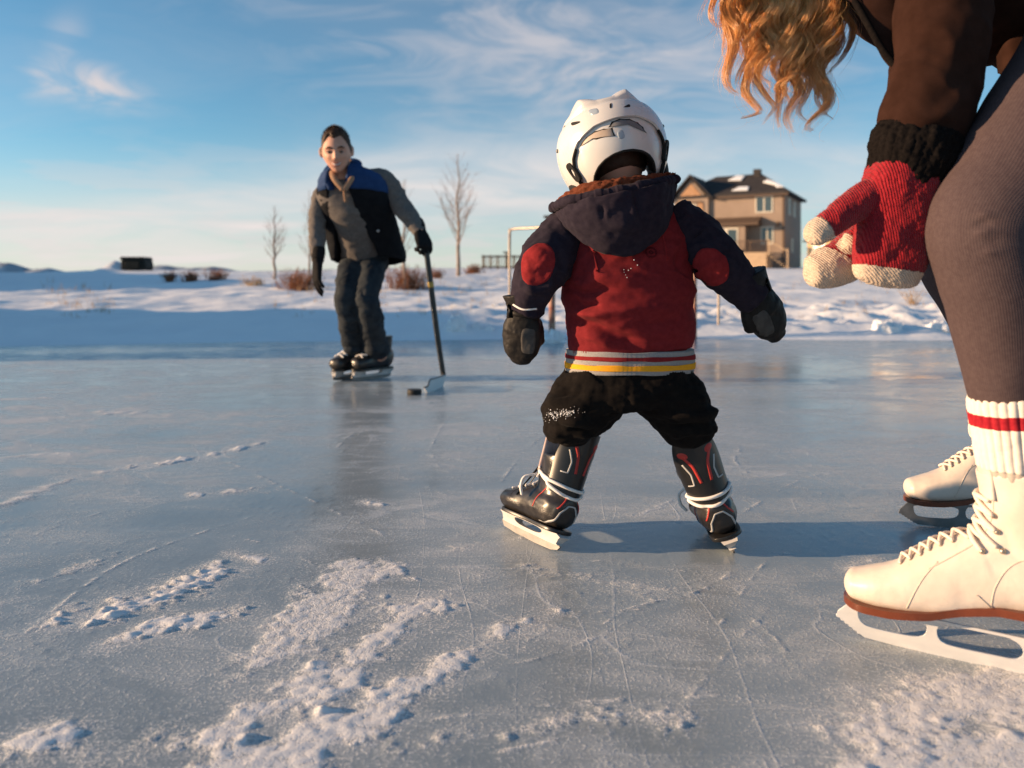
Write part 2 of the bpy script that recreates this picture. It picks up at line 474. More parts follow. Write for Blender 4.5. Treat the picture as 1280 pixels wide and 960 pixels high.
str1 = cloud(2.6, (0.8, 1.0, 1), (5.0, 1.0, 0), 0.34, 0.70, 8, 0.58, 1.2, R(35)); str2 = cloud(1.1, (0.8, 0.9, 1), (1.7, 4.0, 0), 0.34, 0.68, 7, 0.58, 0.9, R(-12))
placed = math_('MULTIPLY', math_('ADD', math_('ADD', blob(-0.60, 0.292, 0.03, 0.055, 0.9, -0.6), blob(-0.555, 0.262, 0.085, 0.028, 1.0, -0.35)), math_('ADD', blob(0.14, 0.30, 0.30, 0.11, 0.72), blob(-0.20, 0.36, 0.2, 0.06, 0.35))), math_('ADD', math_('MULTIPLY', str1, 0.85), 0.15))
placed2 = math_('MULTIPLY', math_('ADD', blob(-0.56, 0.080, 0.30, 0.042, 1.0, 0.05), math_('ADD', blob(-0.05, 0.13, 0.24, 0.06, 0.95), math_('ADD', blob(-0.42, 0.03, 0.3, 0.02, 0.8), math_('ADD', blob(0.42, 0.14, 0.28, 0.05, 0.6, -0.1), blob(-0.33, 0.075, 0.05, 0.008, 0.7, 0.1))))), math_('ADD', math_('MULTIPLY', str2, 0.55), 0.45))
# a brighter wisp high on the far side of the sky
wm = math_('MULTIPLY', wisp, 0.16)
tot = math_('MAXIMUM', math_('MAXIMUM', wm, math_('MULTIPLY', lowc, 0.7)), veil.outputs[0])
tot = math_('MAXIMUM', tot, placed)
tint = N('ShaderNodeMix', data_type='RGBA', blend_type='MULTIPLY'); tint.inputs[0].default_value = 1.0; tint.inputs[7].default_value = (SKYT[0], SKYT[1], SKYT[2], 1)
L.new(sky.outputs[0], tint.inputs[6])
mx = N('ShaderNodeMix', data_type='RGBA'); L.new(tot, mx.inputs[0]); L.new(tint.outputs[2], mx.inputs[6]); mx.inputs[7].default_value = (CLOUDC[0], CLOUDC[1], CLOUDC[2], 1)
mx2 = N('ShaderNodeMix', data_type='RGBA'); L.new(placed2, mx2.inputs[0]); L.new(mx.outputs[2], mx2.inputs[6]); mx2.inputs[7].default_value = (5.4, 4.95, 4.8, 1); mx2.clamp_factor = True
L.new(mx2.outputs[2], bg.inputs[0]); L.new(bg.outputs[0], out.inputs[0])
SC.view_settings.view_transform = 'Standard'; SC.view_settings.look = 'None'; SC.view_settings.exposure = EXPO; SC.view_settings.gamma = 1.0; SC.view_settings.use_curve_mapping = False

# ================================================================ snow field and ice
def terrain(X, Y):
    X = np.asarray(X, float); Y = np.asarray(Y, float)
    p = np.stack([X, Y, np.zeros_like(X)], 1)
    edge = 7.9 + 0.16 * np.minimum(X, 0) * (X > -8) - 1.28 * (X <= -8) + 0.35 * pnoise(p * [0.35, 0.1, 1], 3)
    s = np.maximum.reduce([Y - edge, -X - 13.0, X - 12.0, -Y - 9.0])
    base = np.interp(Y, [-60, 6, 8, 9.2, 10.2, 15, 25, 40, 73, 110, 200, 420], [0.6, 0.12, 0.04, 0.17, 0.24, 0.42, 0.80, 1.18, 2.1, 2.7, 3.4, 3.6])
    base = base - 0.50 * sstep(-8, -26, X) * sstep(38, 60, Y)
    side = 0.10 * np.maximum(s, 0) ** 0.7
    rise = np.where(s > 0, np.where(Y - edge > 0, base, np.minimum(side, 0.7)), 0)
    fade = sstep(0.0, 0.8, s)
    lump = 0.05 * fbm(p * 1.1, 4, 11) + 0.05 * fbm(p * 0.35, 3, 5) + 0.16 * fbm(p * 0.07, 3, 8) * sstep(10, 30, Y)
    crust = np.maximum(fbm(p * 2.6, 4, 31), 0) * 0.10 * sstep(0.2, 0.9, s) * (1 - sstep(2.0, 5.0, s)) * sstep(-2.5, 0.5, X)
    q = -X - 0.667 * Y
    ridge = (2.05 + 0.3 * pnoise(p * 0.22, 9)) * sstep(1.8, 6.5, q + 0.9 * pnoise(p * 0.5, 2)) * sstep(4.9, 6.0, Y) * (1 - 0.64 * sstep(8.8, 11.0, Y) + 0.68 * sstep(12.5, 18.0, Y)) * (1 - sstep(45, 70, Y))
    knoll = 0.60 * np.exp(-((X + 20.75) / 0.50) ** 2 - ((Y - 40.3) / 0.7) ** 2)
    z = rise * fade + (lump * sstep(0, 1.2, s) + crust) + ridge * sstep(-1, 1, s + 3) + knoll
    return np.where(s > -0.6, z - 0.03 * (1 - sstep(-0.1, 0.25, s)), np.where(ridge > 0.02, np.maximum(ridge - 0.05, -0.05), -0.05))

def T1(x, y): return float(terrain(np.array([x]), np.array([y]))[0])
def on_ground(px, py, lo=9.0, hi=200.0):
    """point of the snow field seen at px,py (the nearest one past lo)"""
    Ys = np.geomspace(lo, hi, 400); X = (px - 640) / FPX * Ys
    yy = 355 - FPX * (terrain(X, Ys) - H) / Ys
    k = int(np.argmax(yy <= py)) if (yy <= py).any() else int(np.argmin(yy))
    return np.array((X[k], Ys[k], terrain(X[k:k + 1], Ys[k:k + 1])[0]))

def axis_lines(spans):
    o = [spans[0][0]]
    for a, b, st in spans:
        n = max(1, int(round((b - a) / st))); o += list(np.linspace(a, b, n + 1)[1:])
    return np.array(o)

snow = mat('snow', (0.80, 0.82, 0.85), 0.62, 0.25, (0.88, 0.89, 0.90), scale=0.8, bump=0.55, bscale=14, detail=6)
nts = snow.node_tree; bs = nts.nodes['Principled BSDF']; bs.inputs['Subsurface Weight'].default_value = 0.0
xl = axis_lines([(-420, -120, 20), (-120, -40, 3), (-40, -16, 0.4), (-16, 8, 0.075), (8, 20, 0.2), (20, 60, 1.2), (60, 420, 20)])
yl = axis_lines([(-60, -8, 2.0), (-8, 5, 0.4), (5, 11, 0.05), (11, 18, 0.12), (18, 45, 0.35), (45, 110, 1.5), (110, 420, 12)])
XX, YY = np.meshgrid(xl, yl)
ZZ = terrain(XX.ravel(), YY.ravel()).reshape(XX.shape)
tag(obj('snow_field', gridM(np.stack([XX, YY, ZZ], -1)), snow), kind='structure')

# --- the ice sheet with its crusts of scraped snow
def caps(Pp, pts, r):
    """soft capsule chain seen at photo points, lying on the ice: signed closeness in metres"""
    g = np.array([G(*q)[:2] for q in pts]); rr = np.broadcast_to(r, len(g)).astype(float)
    best = np.full(len(Pp), -1e9)
    for k in range(max(1, len(g) - 1)):
        a = g[k]; b = g[min(k + 1, len(g) - 1)]; ab = b - a
        t = np.clip(((Pp - a) @ ab) / max(ab @ ab, 1e-9), 0, 1)
        d = np.linalg.norm(Pp - a - t[:, None] * ab, axis=1)
        best = np.maximum(best, rr[k] + (rr[min(k + 1, len(g) - 1)] - rr[k]) * t - d)
    return best
xl = axis_lines([(-16, -6, 0.5), (-6, -2.2, 0.06), (-2.2, -1.25, 0.014), (-1.25, 1.15, 0.0052), (1.15, 2.0, 0.02), (2.0, 7, 0.07), (7, 14, 0.5)])
yl = axis_lines([(-10, 0, 0.5), (0, 0.8, 0.02), (0.8, 1.6, 0.0048), (1.6, 2.6, 0.0085), (2.6, 4.5, 0.02), (4.5, 9.5, 0.05)])
XX, YY = np.meshgrid(xl, yl); X = XX.ravel(); Y = YY.ravel()
p2 = np.stack([X, Y], 1); p3 = np.stack([X, Y, 0 * X], 1)
near_ = (Y < 5.5) & (Y > 0.3) & (np.abs(X) < 4.5)
z = 0.0012 * fbm(p3 * 0.9, 3, 1)
snowm = np.zeros(len(X))
wob = np.zeros(len(X)); wob[near_] = fbm(p3[near_] * 14, 4, 21); wob2 = np.zeros(len(X)); wob2[near_] = fbm(p3[near_] * 60, 4, 33)
grain = np.zeros(len(X)); grain[near_] = pnoise(p3[near_] * 190, 41)
dirn = np.zeros(len(X)); dirn[near_] = fbm(p3[near_] @ np.array([[26, 5, 0], [-14, 70, 0], [0, 0, 1]]).T, 3, 51)
def crust(pts, r, soft, hgt, rough=1.0, ridged=0.0, edge=0.02, dens=1.0):
    global z, snowm
    d = np.full(len(X), -1.0); d[near_] = caps(p2[near_], pts, r)
    d = d + edge * wob * 1.5 + edge * 0.5 * wob2
    k = sstep(0, soft, d); kh = sstep(-0.06 - edge, soft, d)
    hh = 0.5 * hgt * (0.6 + 0.4 * np.clip(wob, -1, 1)) + rough * 0.0009 * wob2 + 0.0006 * grain + 0.7 * ridged * np.maximum(dirn, -0.2)
    z = np.where(near_, np.maximum(z, z + k * np.maximum(hh, 0.0005)), z)
    snowm = np.maximum(snowm, dens * np.maximum(k * np.clip(0.9 + 0.3 * wob2 + ridged * 50 * dirn, 0.3, 1), 0.5 * kh ** 1.5))
crust([(75, 775), (150, 762), (235, 732), (275, 708)], [0.03, 0.05, 0.06, 0.03], 0.03, 0.006, 1.0, 0.010, 0.03)
crust([(150, 800), (230, 775), (310, 765)], [0.03, 0.035, 0.02], 0.02, 0.006, 1.0, 0.006, 0.02)
crust([(330, 830), (400, 775), (440, 720), (480, 712)], [0.06, 0.08, 0.09, 0.07], 0.05, 0.004, 0.9, 0.002, 0.04, 0.85)
crust([(260, 925), (330, 890), (410, 850), (470, 800), (530, 755)], [0.05, 0.05, 0.055, 0.05, 0.05], 0.035, 0.0055, 1.0, 0.003, 0.03)
crust([(300, 960), (380, 935), (470, 890), (560, 830), (640, 785), (700, 765)], [0.07, 0.06, 0.045, 0.03, 0.025, 0.01], 0.03, 0.006, 1.0, 0.003, 0.025)
crust([(10, 930), (80, 925), (110, 950)], [0.03, 0.045, 0.02], 0.03, 0.009, 1.2, 0.002, 0.02)
crust([(500, 940), (620, 915), (760, 890), (840, 900)], [0.03, 0.02, 0.02, 0.03], 0.03, 0.003, 1.3, 0.002, 0.03, 0.6)
crust([(1080, 930), (1180, 880), (1300, 870), (1400, 900)], [0.07, 0.10, 0.12, 0.12], 0.06, 0.006, 0.6, 0.003, 0.025, 0.9)
crust([(1150, 980), (1300, 960)], [0.12, 0.12], 0.06, 0.005, 0.6, 0.003, 0.02, 0.9)
crust([(130, 590), (190, 580), (260, 570), (330, 553)], [0.012, 0.02, 0.022, 0.01], 0.02, 0.008, 1.2, 0.004, 0.03)
crust([(0, 632), (50, 612), (95, 596)], [0.02, 0.025, 0.012], 0.02, 0.006, 1.2, 0.003, 0.03, 0.8)
crust([(0, 572), (60, 568), (95, 566)], [0.02, 0.02, 0.01], 0.03, 0.006, 1.2, 0.003, 0.03, 0.8)
crust([(0, 500), (60, 498)], [0.03, 0.02], 0.03, 0.010, 1.2, 0.0, 0.03)
crust([(130, 515), (185, 517)], [0.03, 0.02], 0.03, 0.010, 1.2, 0.0, 0.04)
crust([(245, 618), (330, 612)], [0.008, 0.006], 0.012, 0.004, 1.0, 0.0, 0.03, 0.8)
crust([(290, 692), (325, 700)], [0.008, 0.014], 0.012, 0.005, 1.0, 0.0, 0.01)
crust([(455, 627), (478, 631)], [0.008, 0.008], 0.01, 0.010, 1.0, 0.0, 0.008)
crust([(560, 690), (640, 672)], [0.02, 0.006], 0.03, 0.0025, 1.0, 0.002, 0.03, 0.6)
crust([(640, 700), (760, 730), (860, 745)], [0.03, 0.05, 0.03], 0.08, 0.0015, 1.0, 0.001, 0.05, 0.45)
crust([(1090, 700), (1060, 712)], [0.012, 0.006], 0.01, 0.006, 1.0, 0.0, 0.006)
crust([(150, 692), (90, 712), (30, 735)], [0.02, 0.03, 0.02], 0.05, 0.002, 1.0, 0.002, 0.04, 0.6)
# thin lines cut by blades, a raised lip beside each
def cut(pts, w=0.004, h=0.0022, dens=0.8):
    w *= 0.62; h *= 0.6
    global z, snowm
    pl = cat_rom(np.array([G(*q) for q in pts]), 40)
    lo, hi = pl.min(0) - 0.05, pl.max(0) + 0.05
    sel = near_ & (X > lo[0]) & (X < hi[0]) & (Y > lo[1]) & (Y < hi[1])
    if not sel.any(): return
    d, t = seg_dist(p3[sel], pl)
    wv = w * (1 + 0.8 * wob[sel])
    k = np.exp(-(d / np.maximum(wv, 0.0015)) ** 2) * np.clip(0.35 + 1.5 * wob[sel] + 0.8 * wob2[sel], 0, 1)
    z[sel] += h * k; snowm[sel] = np.maximum(snowm[sel], dens * k)
for c in [[(918, 700), (905, 722), (870, 740), (790, 760), (740, 790)], [(600, 720), (720, 700), (900, 720)], [(630, 832), (700, 815), (790, 775), (880, 735), (925, 715)],
          [(905, 575), (930, 590), (1010, 612), (1090, 640), (1140, 655)], [(925, 560), (918, 575), (935, 592)], [(900, 780), (960, 700), (1010, 690)], [(470, 690), (520, 725), (600, 755)],
          [(480, 700), (482, 730), (478, 775)], [(0, 690), (80, 655), (240, 612), (430, 590)], [(420, 560), (450, 540), (540, 525), (640, 520)], [(440, 540), (520, 565), (600, 580)],
          [(350, 500), (400, 540), (480, 585), (560, 620)], [(620, 610), (660, 560), (700, 530)], [(560, 520), (540, 560), (560, 590), (640, 600)], [(930, 640), (1000, 600), (1080, 580)],
          [(500, 905), (700, 880), (900, 870)], [(560, 955), (700, 925), (900, 905), (1000, 900)], [(660, 800), (720, 770), (800, 762)], [(900, 745), (960, 790), (1010, 850)],
          [(270, 570), (420, 640), (520, 690)], [(20, 800), (160, 700), (330, 640)], [(690, 660), (800, 640), (900, 600)], [(1000, 560), (1060, 555), (1150, 560)], [(640, 490), (800, 505), (960, 500)],
          [(960, 480), (1060, 505), (1180, 500)], [(380, 480), (560, 505), (760, 520)], [(820, 930), (880, 850), (960, 760)], [(230, 655), (360, 690), (470, 760)]]:
    cut(c, 0.0035 + 0.003 * random.random(), 0.0016 + 0.001 * random.random(), 0.55 + 0.3 * random.random())
# scattered crumbs of shaved ice
rg = np.random.default_rng(4)
z += np.where(near_, 0.0011 * np.maximum(wob2 - 0.25, 0) * np.clip(0.8 + 1.2 * fbm(p3 * 3.1, 3, 61), 0.05, 2), 0)
snowm = np.clip(snowm, 0, 1)
pn = fbm(p3 * np.array([0.9, 0.6, 1]), 3, 91)
def pool(cx, cy, rx, ry): return np.exp(-(((X - cx) / rx) ** 2 + ((Y - cy) / ry) ** 2) ** 1.5)
polish = np.clip(np.maximum.reduce([pool(1.7, 4.6, 1.5, 1.9), pool(-0.62, 3.0, 0.32, 1.4), pool(0.55, 1.72, 0.75, 0.16)]) * (1.0 + 0.9 * pn), 0, 1)

ice = bpy.data.materials.new('ice'); ice.use_nodes = True
nt = ice.node_tree; L = nt.links; b = nt.nodes['Principled BSDF']
tc = N('ShaderNodeTexCoord')
def noise(scale, detail=5, rough=0.6, stretch=(1, 1, 1), rot=0.0, dist=0.0):
    mp = N('ShaderNodeMapping'); mp.inputs['Scale'].default_value = stretch; mp.inputs['Rotation'].default_value = (0, 0, rot)
    n = N('ShaderNodeTexNoise'); n.inputs['Scale'].default_value = scale; n.inputs['Detail'].default_value = detail; n.inputs['Roughness'].default_value = rough; n.inputs['Distortion'].default_value = dist
    L.new(tc.outputs['Object'], mp.inputs[0]); L.new(mp.outputs[0], n.inputs['Vector']); return n.outputs['Fac']
def rng(v, a, b_, c=0.0, d=1.0, smooth=True):
    m = N('ShaderNodeMapRange'); m.interpolation_type = 'SMOOTHSTEP' if smooth else 'LINEAR'
    for k, q in zip(('From Min', 'From Max', 'To Min', 'To Max'), (a, b_, c, d)): m.inputs[k].default_value = q
    L.new(v, m.inputs['Value']); return m.outputs[0]
def mixc(f, a, b_):
    m = N('ShaderNodeMix', data_type='RGBA'); L.new(f, m.inputs[0])
    for i, v in ((6, a), (7, b_)):
        if isinstance(v, tuple): m.inputs[i].default_value = (*v, 1)
        else: L.new(v, m.inputs[i])
    return m.outputs[2]
at = N('ShaderNodeAttribute', attribute_name='snow')
broad = noise(0.9, 5, 0.6, (0.6, 1.2, 1), R(10), 0.6)
mid = noise(7, 6, 0.65, (0.7, 1.3, 1), R(-18), 0.8)
fine = noise(170, 3, 0.7)
speck = noise(420, 2, 0.6)
scr = noise(5, 1.5, 0.4, (0.16, 1.0, 1), R(24), 0.5)      # fine skate lines: thin bands where the noise crosses its middle
scr2 = noise(4.2, 1.5, 0.4, (1.0, 0.16, 1), R(52), 0.6)
scr3 = noise(3.6, 1.5, 0.4, (0.2, 1.0, 1), R(-14), 0.7)
def lines(v, wd): return rng(math_('ABSOLUTE', math_('SUBTRACT', v, 0.5)), wd, 0.0)
sc = math_('MAXIMUM', math_('MAXIMUM', lines(scr, 0.0042), lines(scr2, 0.0042)), lines(scr3, 0.0035))
scr4 = noise(2.6, 1, 0.4, (0.4, 1.0, 1), R(75), 0.9); scr5 = noise(3.0, 1, 0.4, (1.0, 0.35, 1), R(8), 1.0)
sc = math_('MAXIMUM', sc, math_('MAXIMUM', lines(scr4, 0.0028), lines(scr5, 0.0028)))
sc = math_('MULTIPLY', sc, math_('MULTIPLY', rng(broad, 0.36, 0.60), rng(mid, 0.30, 0.5, 0.35, 1.0)))
frost = math_('MULTIPLY', rng(mid, 0.38, 0.74, 0.12, 1.0), rng(broad, 0.34, 0.66))
dust = math_('MULTIPLY', rng(fine, 0.50, 0.70), rng(math_('ADD', mid, math_('MULTIPLY', broad, 0.8)), 0.60, 1.0))
glit = rng(speck, 0.66, 0.76)
fr = math_('ADD', math_('MULTIPLY', frost, 0.92), math_('MULTIPLY', sc, 0.42)); fr = math_('ADD', fr, math_('MULTIPLY', dust, 0.8)); fr = math_('ADD', fr, math_('MULTIPLY', glit, 0.25), None, True)
gr = math_('ADD', math_('MULTIPLY', math_('SUBTRACT', fine, 0.5), 1.5), math_('MULTIPLY', math_('SUBTRACT', speck, 0.5), 1.0))
sn = rng(math_('ADD', at.outputs['Fac'], gr), 0.16, 0.80)
sn = math_('MULTIPLY', sn, rng(at.outputs['Fac'], 0.02, 0.2))
ap = N('ShaderNodeAttribute', attribute_name='polish'); fr = math_('MULTIPLY', fr, math_('SUBTRACT', 1.0, math_('MULTIPLY', ap.outputs['Fac'], 0.75)))
cover = math_('MAXIMUM', fr, sn)
icec = mixc(rng(broad, 0.3, 0.7), ICE1, ICE2)
L.new(mixc(sn, mixc(fr, icec, (0.62, 0.655, 0.685)), (0.82, 0.81, 0.80)), b.inputs['Base Color'])
rgh = math_('ADD', rng(broad, 0.35, 0.7, 0.07, 0.15), math_('MULTIPLY', rng(mid, 0.35, 0.75), 0.13))
rgh = math_('ADD', rgh, math_('MULTIPLY', cover, 0.40), None, True); L.new(rgh, b.inputs['Roughness'])
b.inputs['IOR'].default_value = 1.31; b.inputs['Specular IOR Level'].default_value = 0.5
hgt = math_('ADD', math_('MULTIPLY', fine, 0.45), math_('MULTIPLY', cover, 1.1)); hgt = math_('ADD', hgt, math_('MULTIPLY', speck, 0.25)); hgt = math_('ADD', hgt, math_('MULTIPLY', mid, 1.2))
bp = N('ShaderNodeBump'); L.new(math_('ADD', math_('MULTIPLY', cover, 0.85), 0.10, None, True), bp.inputs['Strength']); bp.inputs['Distance'].default_value = 0.0024; L.new(hgt, bp.inputs['Height']); L.new(bp.outputs[0], b.inputs['Normal'])
tag(obj('ice_rink', gridM(np.stack([XX, YY, z.reshape(XX.shape)], -1)), ice, attr={'snow': snowm, 'polish': polish}), kind='structure')

# ================================================================ far mountains
def mountains():
    xs = np.linspace(-7200, -300, 260); V = []
    prof = np.interp((xs / 5000) * FPX + 640, [-800, -40, 12, 22, 40, 60, 80, 110, 180, 200, 235, 262, 300, 335, 400, 460, 520, 580], [331, 329, 328, 330, 337, 335, 339, 341, 334, 331.5, 335.5, 333, 338.5, 339, 336.5, 339, 337, 341])
    n = np.stack([xs / 260, xs * 0, xs * 0], 1)
    top = (355 - prof) / FPX * 5000 + 9 * fbm(n, 5, 77)
    rows = []
    for f, dy in ((0, -500), (0.35, -330), (0.7, -150), (1.0, 0), (0.6, 250), (0, 600)):
        q = np.stack([xs / 130, xs * 0 + dy / 130, xs * 0], 1)
        rows.append(np.stack([xs, 5000 + dy + 40 * pnoise(q, 5), np.maximum(top, 2) * f + (18 * fbm(q * 1.4, 4, 6) if 0 < f < 1 else 0) + H - 6 * (f == 0)], 1))
    return gridM(np.array(rows))
hazy_rock = mat('hazy_mountain', (0.20, 0.25, 0.31), 0.9, 0.1, (0.62, 0.66, 0.70), scale=0.008, detail=6)  # blue of the distance haze mixed into the rock and snow colours
tag(obj('mountains', mountains(), hazy_rock), kind='structure')
# ================================================================ houses
siding = mat('taupe_siding', (0.27, 0.205, 0.16), 0.8, 0.2, (0.315, 0.24, 0.19), scale=0.6)
def lap(m, freq):
    nt = m.node_tree; b = nt.nodes['Principled BSDF']; tc = nt.nodes.new('ShaderNodeTexCoord'); w_ = nt.nodes.new('ShaderNodeTexWave'); w_.bands_direction = 'Z'; w_.wave_profile = 'SAW'; w_.inputs['Scale'].default_value = freq
    bp = nt.nodes.new('ShaderNodeBump'); bp.inputs['Strength'].default_value = 0.5; bp.inputs['Distance'].default_value = 0.03
    nt.links.new(tc.outputs['Object'], w_.inputs['Vector']); nt.links.new(w_.outputs['Fac'], bp.inputs['Height']); nt.links.new(bp.outputs[0], b.inputs['Normal'])
lap(siding, 1.6)
siding2 = mat('tan_siding', (0.52, 0.36, 0.20), 0.8, 0.2, (0.58, 0.40, 0.23), scale=0.5); lap(siding2, 1.6)
shake = mat('cedar_shake', (0.36, 0.20, 0.11), 0.85, 0.2, (0.44, 0.26, 0.15), scale=3); lap(shake, 3)
shingle = mat('dark_shingles', (0.028, 0.026, 0.028), 0.85, 0.2, (0.06, 0.052, 0.05), scale=4, bump=0.5, bscale=6)
trimw = mat('cream_trim', (0.62, 0.57, 0.48), 0.6, 0.3, var=0.1)
trimb = mat('brown_trim', (0.10, 0.065, 0.045), 0.7, 0.3, var=0.3)
glass = mat('window_glass', (0.03, 0.05, 0.06), 0.22, 1.0, (0.05, 0.075, 0.085), scale=0.5)
deckw = mat('deck_wood', (0.40, 0.29, 0.19), 0.8, 0.2, (0.48, 0.35, 0.23), scale=3)

def window(root, u, v, w0, wd, ht, face='front', n=2):
    """window set 3 cm proud of a wall; frame with panes and a middle post"""
    f = M(); g = M()
    def pt(a, b, d):
        return (u + a, v - d, w0 + b) if face == 'front' else (v + d, u + a, w0 + b)
    def slab(m, a0, a1, b0, b1, d0, d1):
        m.prism([pt(a0, b0, d1), pt(a1, b0, d1), pt(a1, b1, d1), pt(a0, b1, d1)], np.array(pt(0, 0, d0)) - np.array(pt(0, 0, d1)))
    t = 0.11
    slab(f, 0, wd, 0, t, -0.02, 0.06); slab(f, 0, wd, ht - t, ht, -0.02, 0.06); slab(f, 0, t, t, ht - t, -0.02, 0.06); slab(f, wd - t, wd, t, ht - t, -0.02, 0.06)
    for k in range(1, n): slab(f, wd * k / n - t / 2, wd * k / n + t / 2, t, ht - t, -0.02, 0.055)
    slab(g, t, wd - t, t, ht - t, -0.01, 0.02)
    o = obj('window', f, trimw, root, smooth=False)
    obj('window_pane', g, glass, o, smooth=False)

def roof_hip(u0, u1, v0, v1, w, ridge_u0, ridge_u1, wr):
    vm = (v0 + v1) / 2; t = 0.22
    a = [(u0, v0, w), (u1, v0, w), (u1, v1, w), (u0, v1, w), (ridge_u0, vm, wr), (ridge_u1, vm, wr)]
    b = [(x, y, w - t) for x, y, _ in a[:4]]
    m = M().add(a + b, None, None, [[0, 1, 5, 4], [1, 2, 5], [2, 3, 4, 5], [3, 0, 4], [0, 6, 7, 1], [1, 7, 8, 2], [2, 8, 9, 3], [3, 9, 6, 0], [6, 9, 8, 7]])
    return m
def roof_gable(u0, u1, v0, v1, w, wr, t=0.2):
    um = (u0 + u1) / 2; d = np.array((0, v1 - v0, 0.0))
    return M().prism([(u0, v0, w), (um, v0, wr), (u1, v0, w), (u1, v0, w - t), (um, v0, wr - t * 1.2), (u0, v0, w - t)], d)
def snow_patch(root, pts, n, lift=0.1):
    c = np.mean(pts, 0); n = np.array(n, float) / np.linalg.norm(n)
    A = [tuple(np.array(p) + n * 0.02) for p in pts]
    obj('roof_snow', M().prism(A, n * lift), snow, root, smooth=False, bevel=0.05)

def big_house():
    base = np.array((25.9, 73.0)); uvec = np.array((math.cos(R(30)), -math.sin(R(30))))
    o = base - 10.7 * uvec
    r = thing('house', 'two storey taupe house with dark snow patched roof and rear deck beyond the rink', 'house')
    wl = M().box((5.35, 4.5, 3.4), (10.7, 9.0, 7.8)); obj('wall', wl, siding, r, smooth=False)
    g = M().prism([(0.0, -0.35, -0.5), (3.5, -0.35, -0.5), (3.5, -0.35, 7.0), (1.75, -0.35, 9.0), (0, -0.35, 7.0)], (0, 2.5, 0)); obj('gable_wall', g, siding, r, smooth=False)
    g = M().prism([(0.45, -0.38, 7.1), (3.05, -0.38, 7.1), (1.75, -0.38, 8.6)], (0, -0.05, 0)); obj('gable_shake', g, shake, r, smooth=False)
    rf = obj('roof', roof_hip(-0.45, 11.2, -0.5, 9.5, 7.3, 3.0, 7.6, 9.75), shingle, r, smooth=False)
    obj('gable_roof', roof_gable(-0.5, 4.0, -0.8, 4.4, 7.05, 9.45), shingle, r, smooth=False)
    obj('roof_vent', M().box((7.3, 4.1, 9.75), (0.7, 0.7, 0.8)), shingle, rf, smooth=False)
    def rp(u, v): return (u, v, 7.3 + (v + 0.5) / 5.0 * 2.45)
    nr = (0, -2.45, 5.0)
    snow_patch(rf, [rp(4.6, 3.0), rp(6.0, 2.8), rp(6.1, 4.0), rp(5.2, 4.2)], nr); snow_patch(rf, [rp(5.7, 0.1), rp(7.3, 0.0), rp(7.2, 0.9), rp(6.2, 1.0)], nr)
    def rs(v, s):   # hip side: eave u=11.2 up to the ridge end
        return (11.2 - s * 3.6, v, 7.3 + s * 2.45)
    snow_patch(rf, [rp(9.6, 1.0), rp(9.9, 0.3), rp(10.6, 0.3), rp(10.1, 1.0), rp(9.3, 1.9), rp(8.6, 2.6), rp(8.3, 1.9)], nr)
    window(r, 0.95, -0.35, 4.9, 1.3, 1.6); window(r, 8.0, 0, 5.35, 1.65, 1.6); window(r, 8.5, 0, 2.3, 1.2, 1.7)
    obj('shutter', M().box((2.75, -0.40, 5.7), (0.5, 0.08, 1.7)), shake, r, smooth=False)
    obj('window_hood', M().box((1.6, -0.42, 6.65), (2.6, 0.12, 0.16)), trimb, r, smooth=False)
    obj('bay', M().box((5.6, -0.6, 1.9), (3.4, 1.198, 4.4)), siding, r, smooth=False)
    obj('bay_roof', M().prism([(3.4, -1.6, 4.1), (3.4, -1.6, 4.35), (3.4, -0.01, 5.0), (3.4, -0.01, 4.1)], (5.2, 0, 0)), trimb, r, smooth=False)
    f = M(); gl = M()
    for a in (4.35, 5.5): f.box((a + 0.575, -1.225, 2.75), (1.14, 0.05, 2.3)); gl.box((a + 0.575, -1.257, 2.75), (0.86, 0.02, 2.0))
    d = obj('patio_door', f, trimw, r, smooth=False); obj('door_pane', gl, glass, d, smooth=False)
    for (u, v) in ((10.62, 0),): obj('corner_board', M().box((u, -0.03, 3.4), (0.2, 0.055, 7.7)), trimb, r, smooth=False)
    obj('fascia', M().box((7.5, -0.47, 7.0), (7.2, 0.06, 0.2)), trimb, r, smooth=False)
    window(r, 2.0, 10.7, 5.2, 1.0, 1.7, 'side', 1); window(r, 4.6, 10.7, 5.2, 1.0, 1.5, 'side', 1); window(r, 3.4, 10.7, 1.6, 1.0, 1.4, 'side', 1)
    obj('wall_light', M().box((10.1, -0.1, 4.2), (0.25, 0.2, 0.45)), trimb, r, smooth=False, bevel=0.04)
    dk = M().box((6.8, -2.3, 1.30), (6.0, 2.2, 0.22)); dk.box((6.8, -3.36, 0.55), (6.0, 0.08, 1.28)); dk.box((9.76, -2.3, 0.55), (0.08, 2.2, 1.28))
    d = obj('deck', dk, deckw, r, smooth=False)
    rl = M()
    for u in np.linspace(3.85, 9.75, 5): rl.box((u, -3.34, 1.95), (0.1, 0.1, 1.1))
    rl.box((6.8, -3.34, 2.48), (6.0, 0.1, 0.08)).box((6.8, -3.34, 1.55), (6.0, 0.05, 0.06)); rl.box((9.75, -2.3, 2.48), (0.1, 2.0, 0.08))
    for u in np.arange(3.95, 9.7, 0.16): rl.box((u, -3.34, 2.0), (0.035, 0.035, 0.9))
    obj('railing', rl, trimb, d, smooth=False)
    st = M()
    for k in range(6): st.box((9.95 + 0.28 * k, -2.9, 1.15 - 0.22 * k), (0.3, 1.1, 0.06))
    st.box((11.6, -3.4, 0.6), (0.12, 0.12, 2.2)).box((9.95, -3.4, 1.9), (0.12, 0.12, 1.4)); st.prism([(9.95, -3.45, 2.5), (11.6, -3.45, 1.5), (11.6, -3.45, 1.4), (9.95, -3.45, 2.4)], (0, 0.08, 0))
    obj('stairs', st, deckw, d, smooth=False)
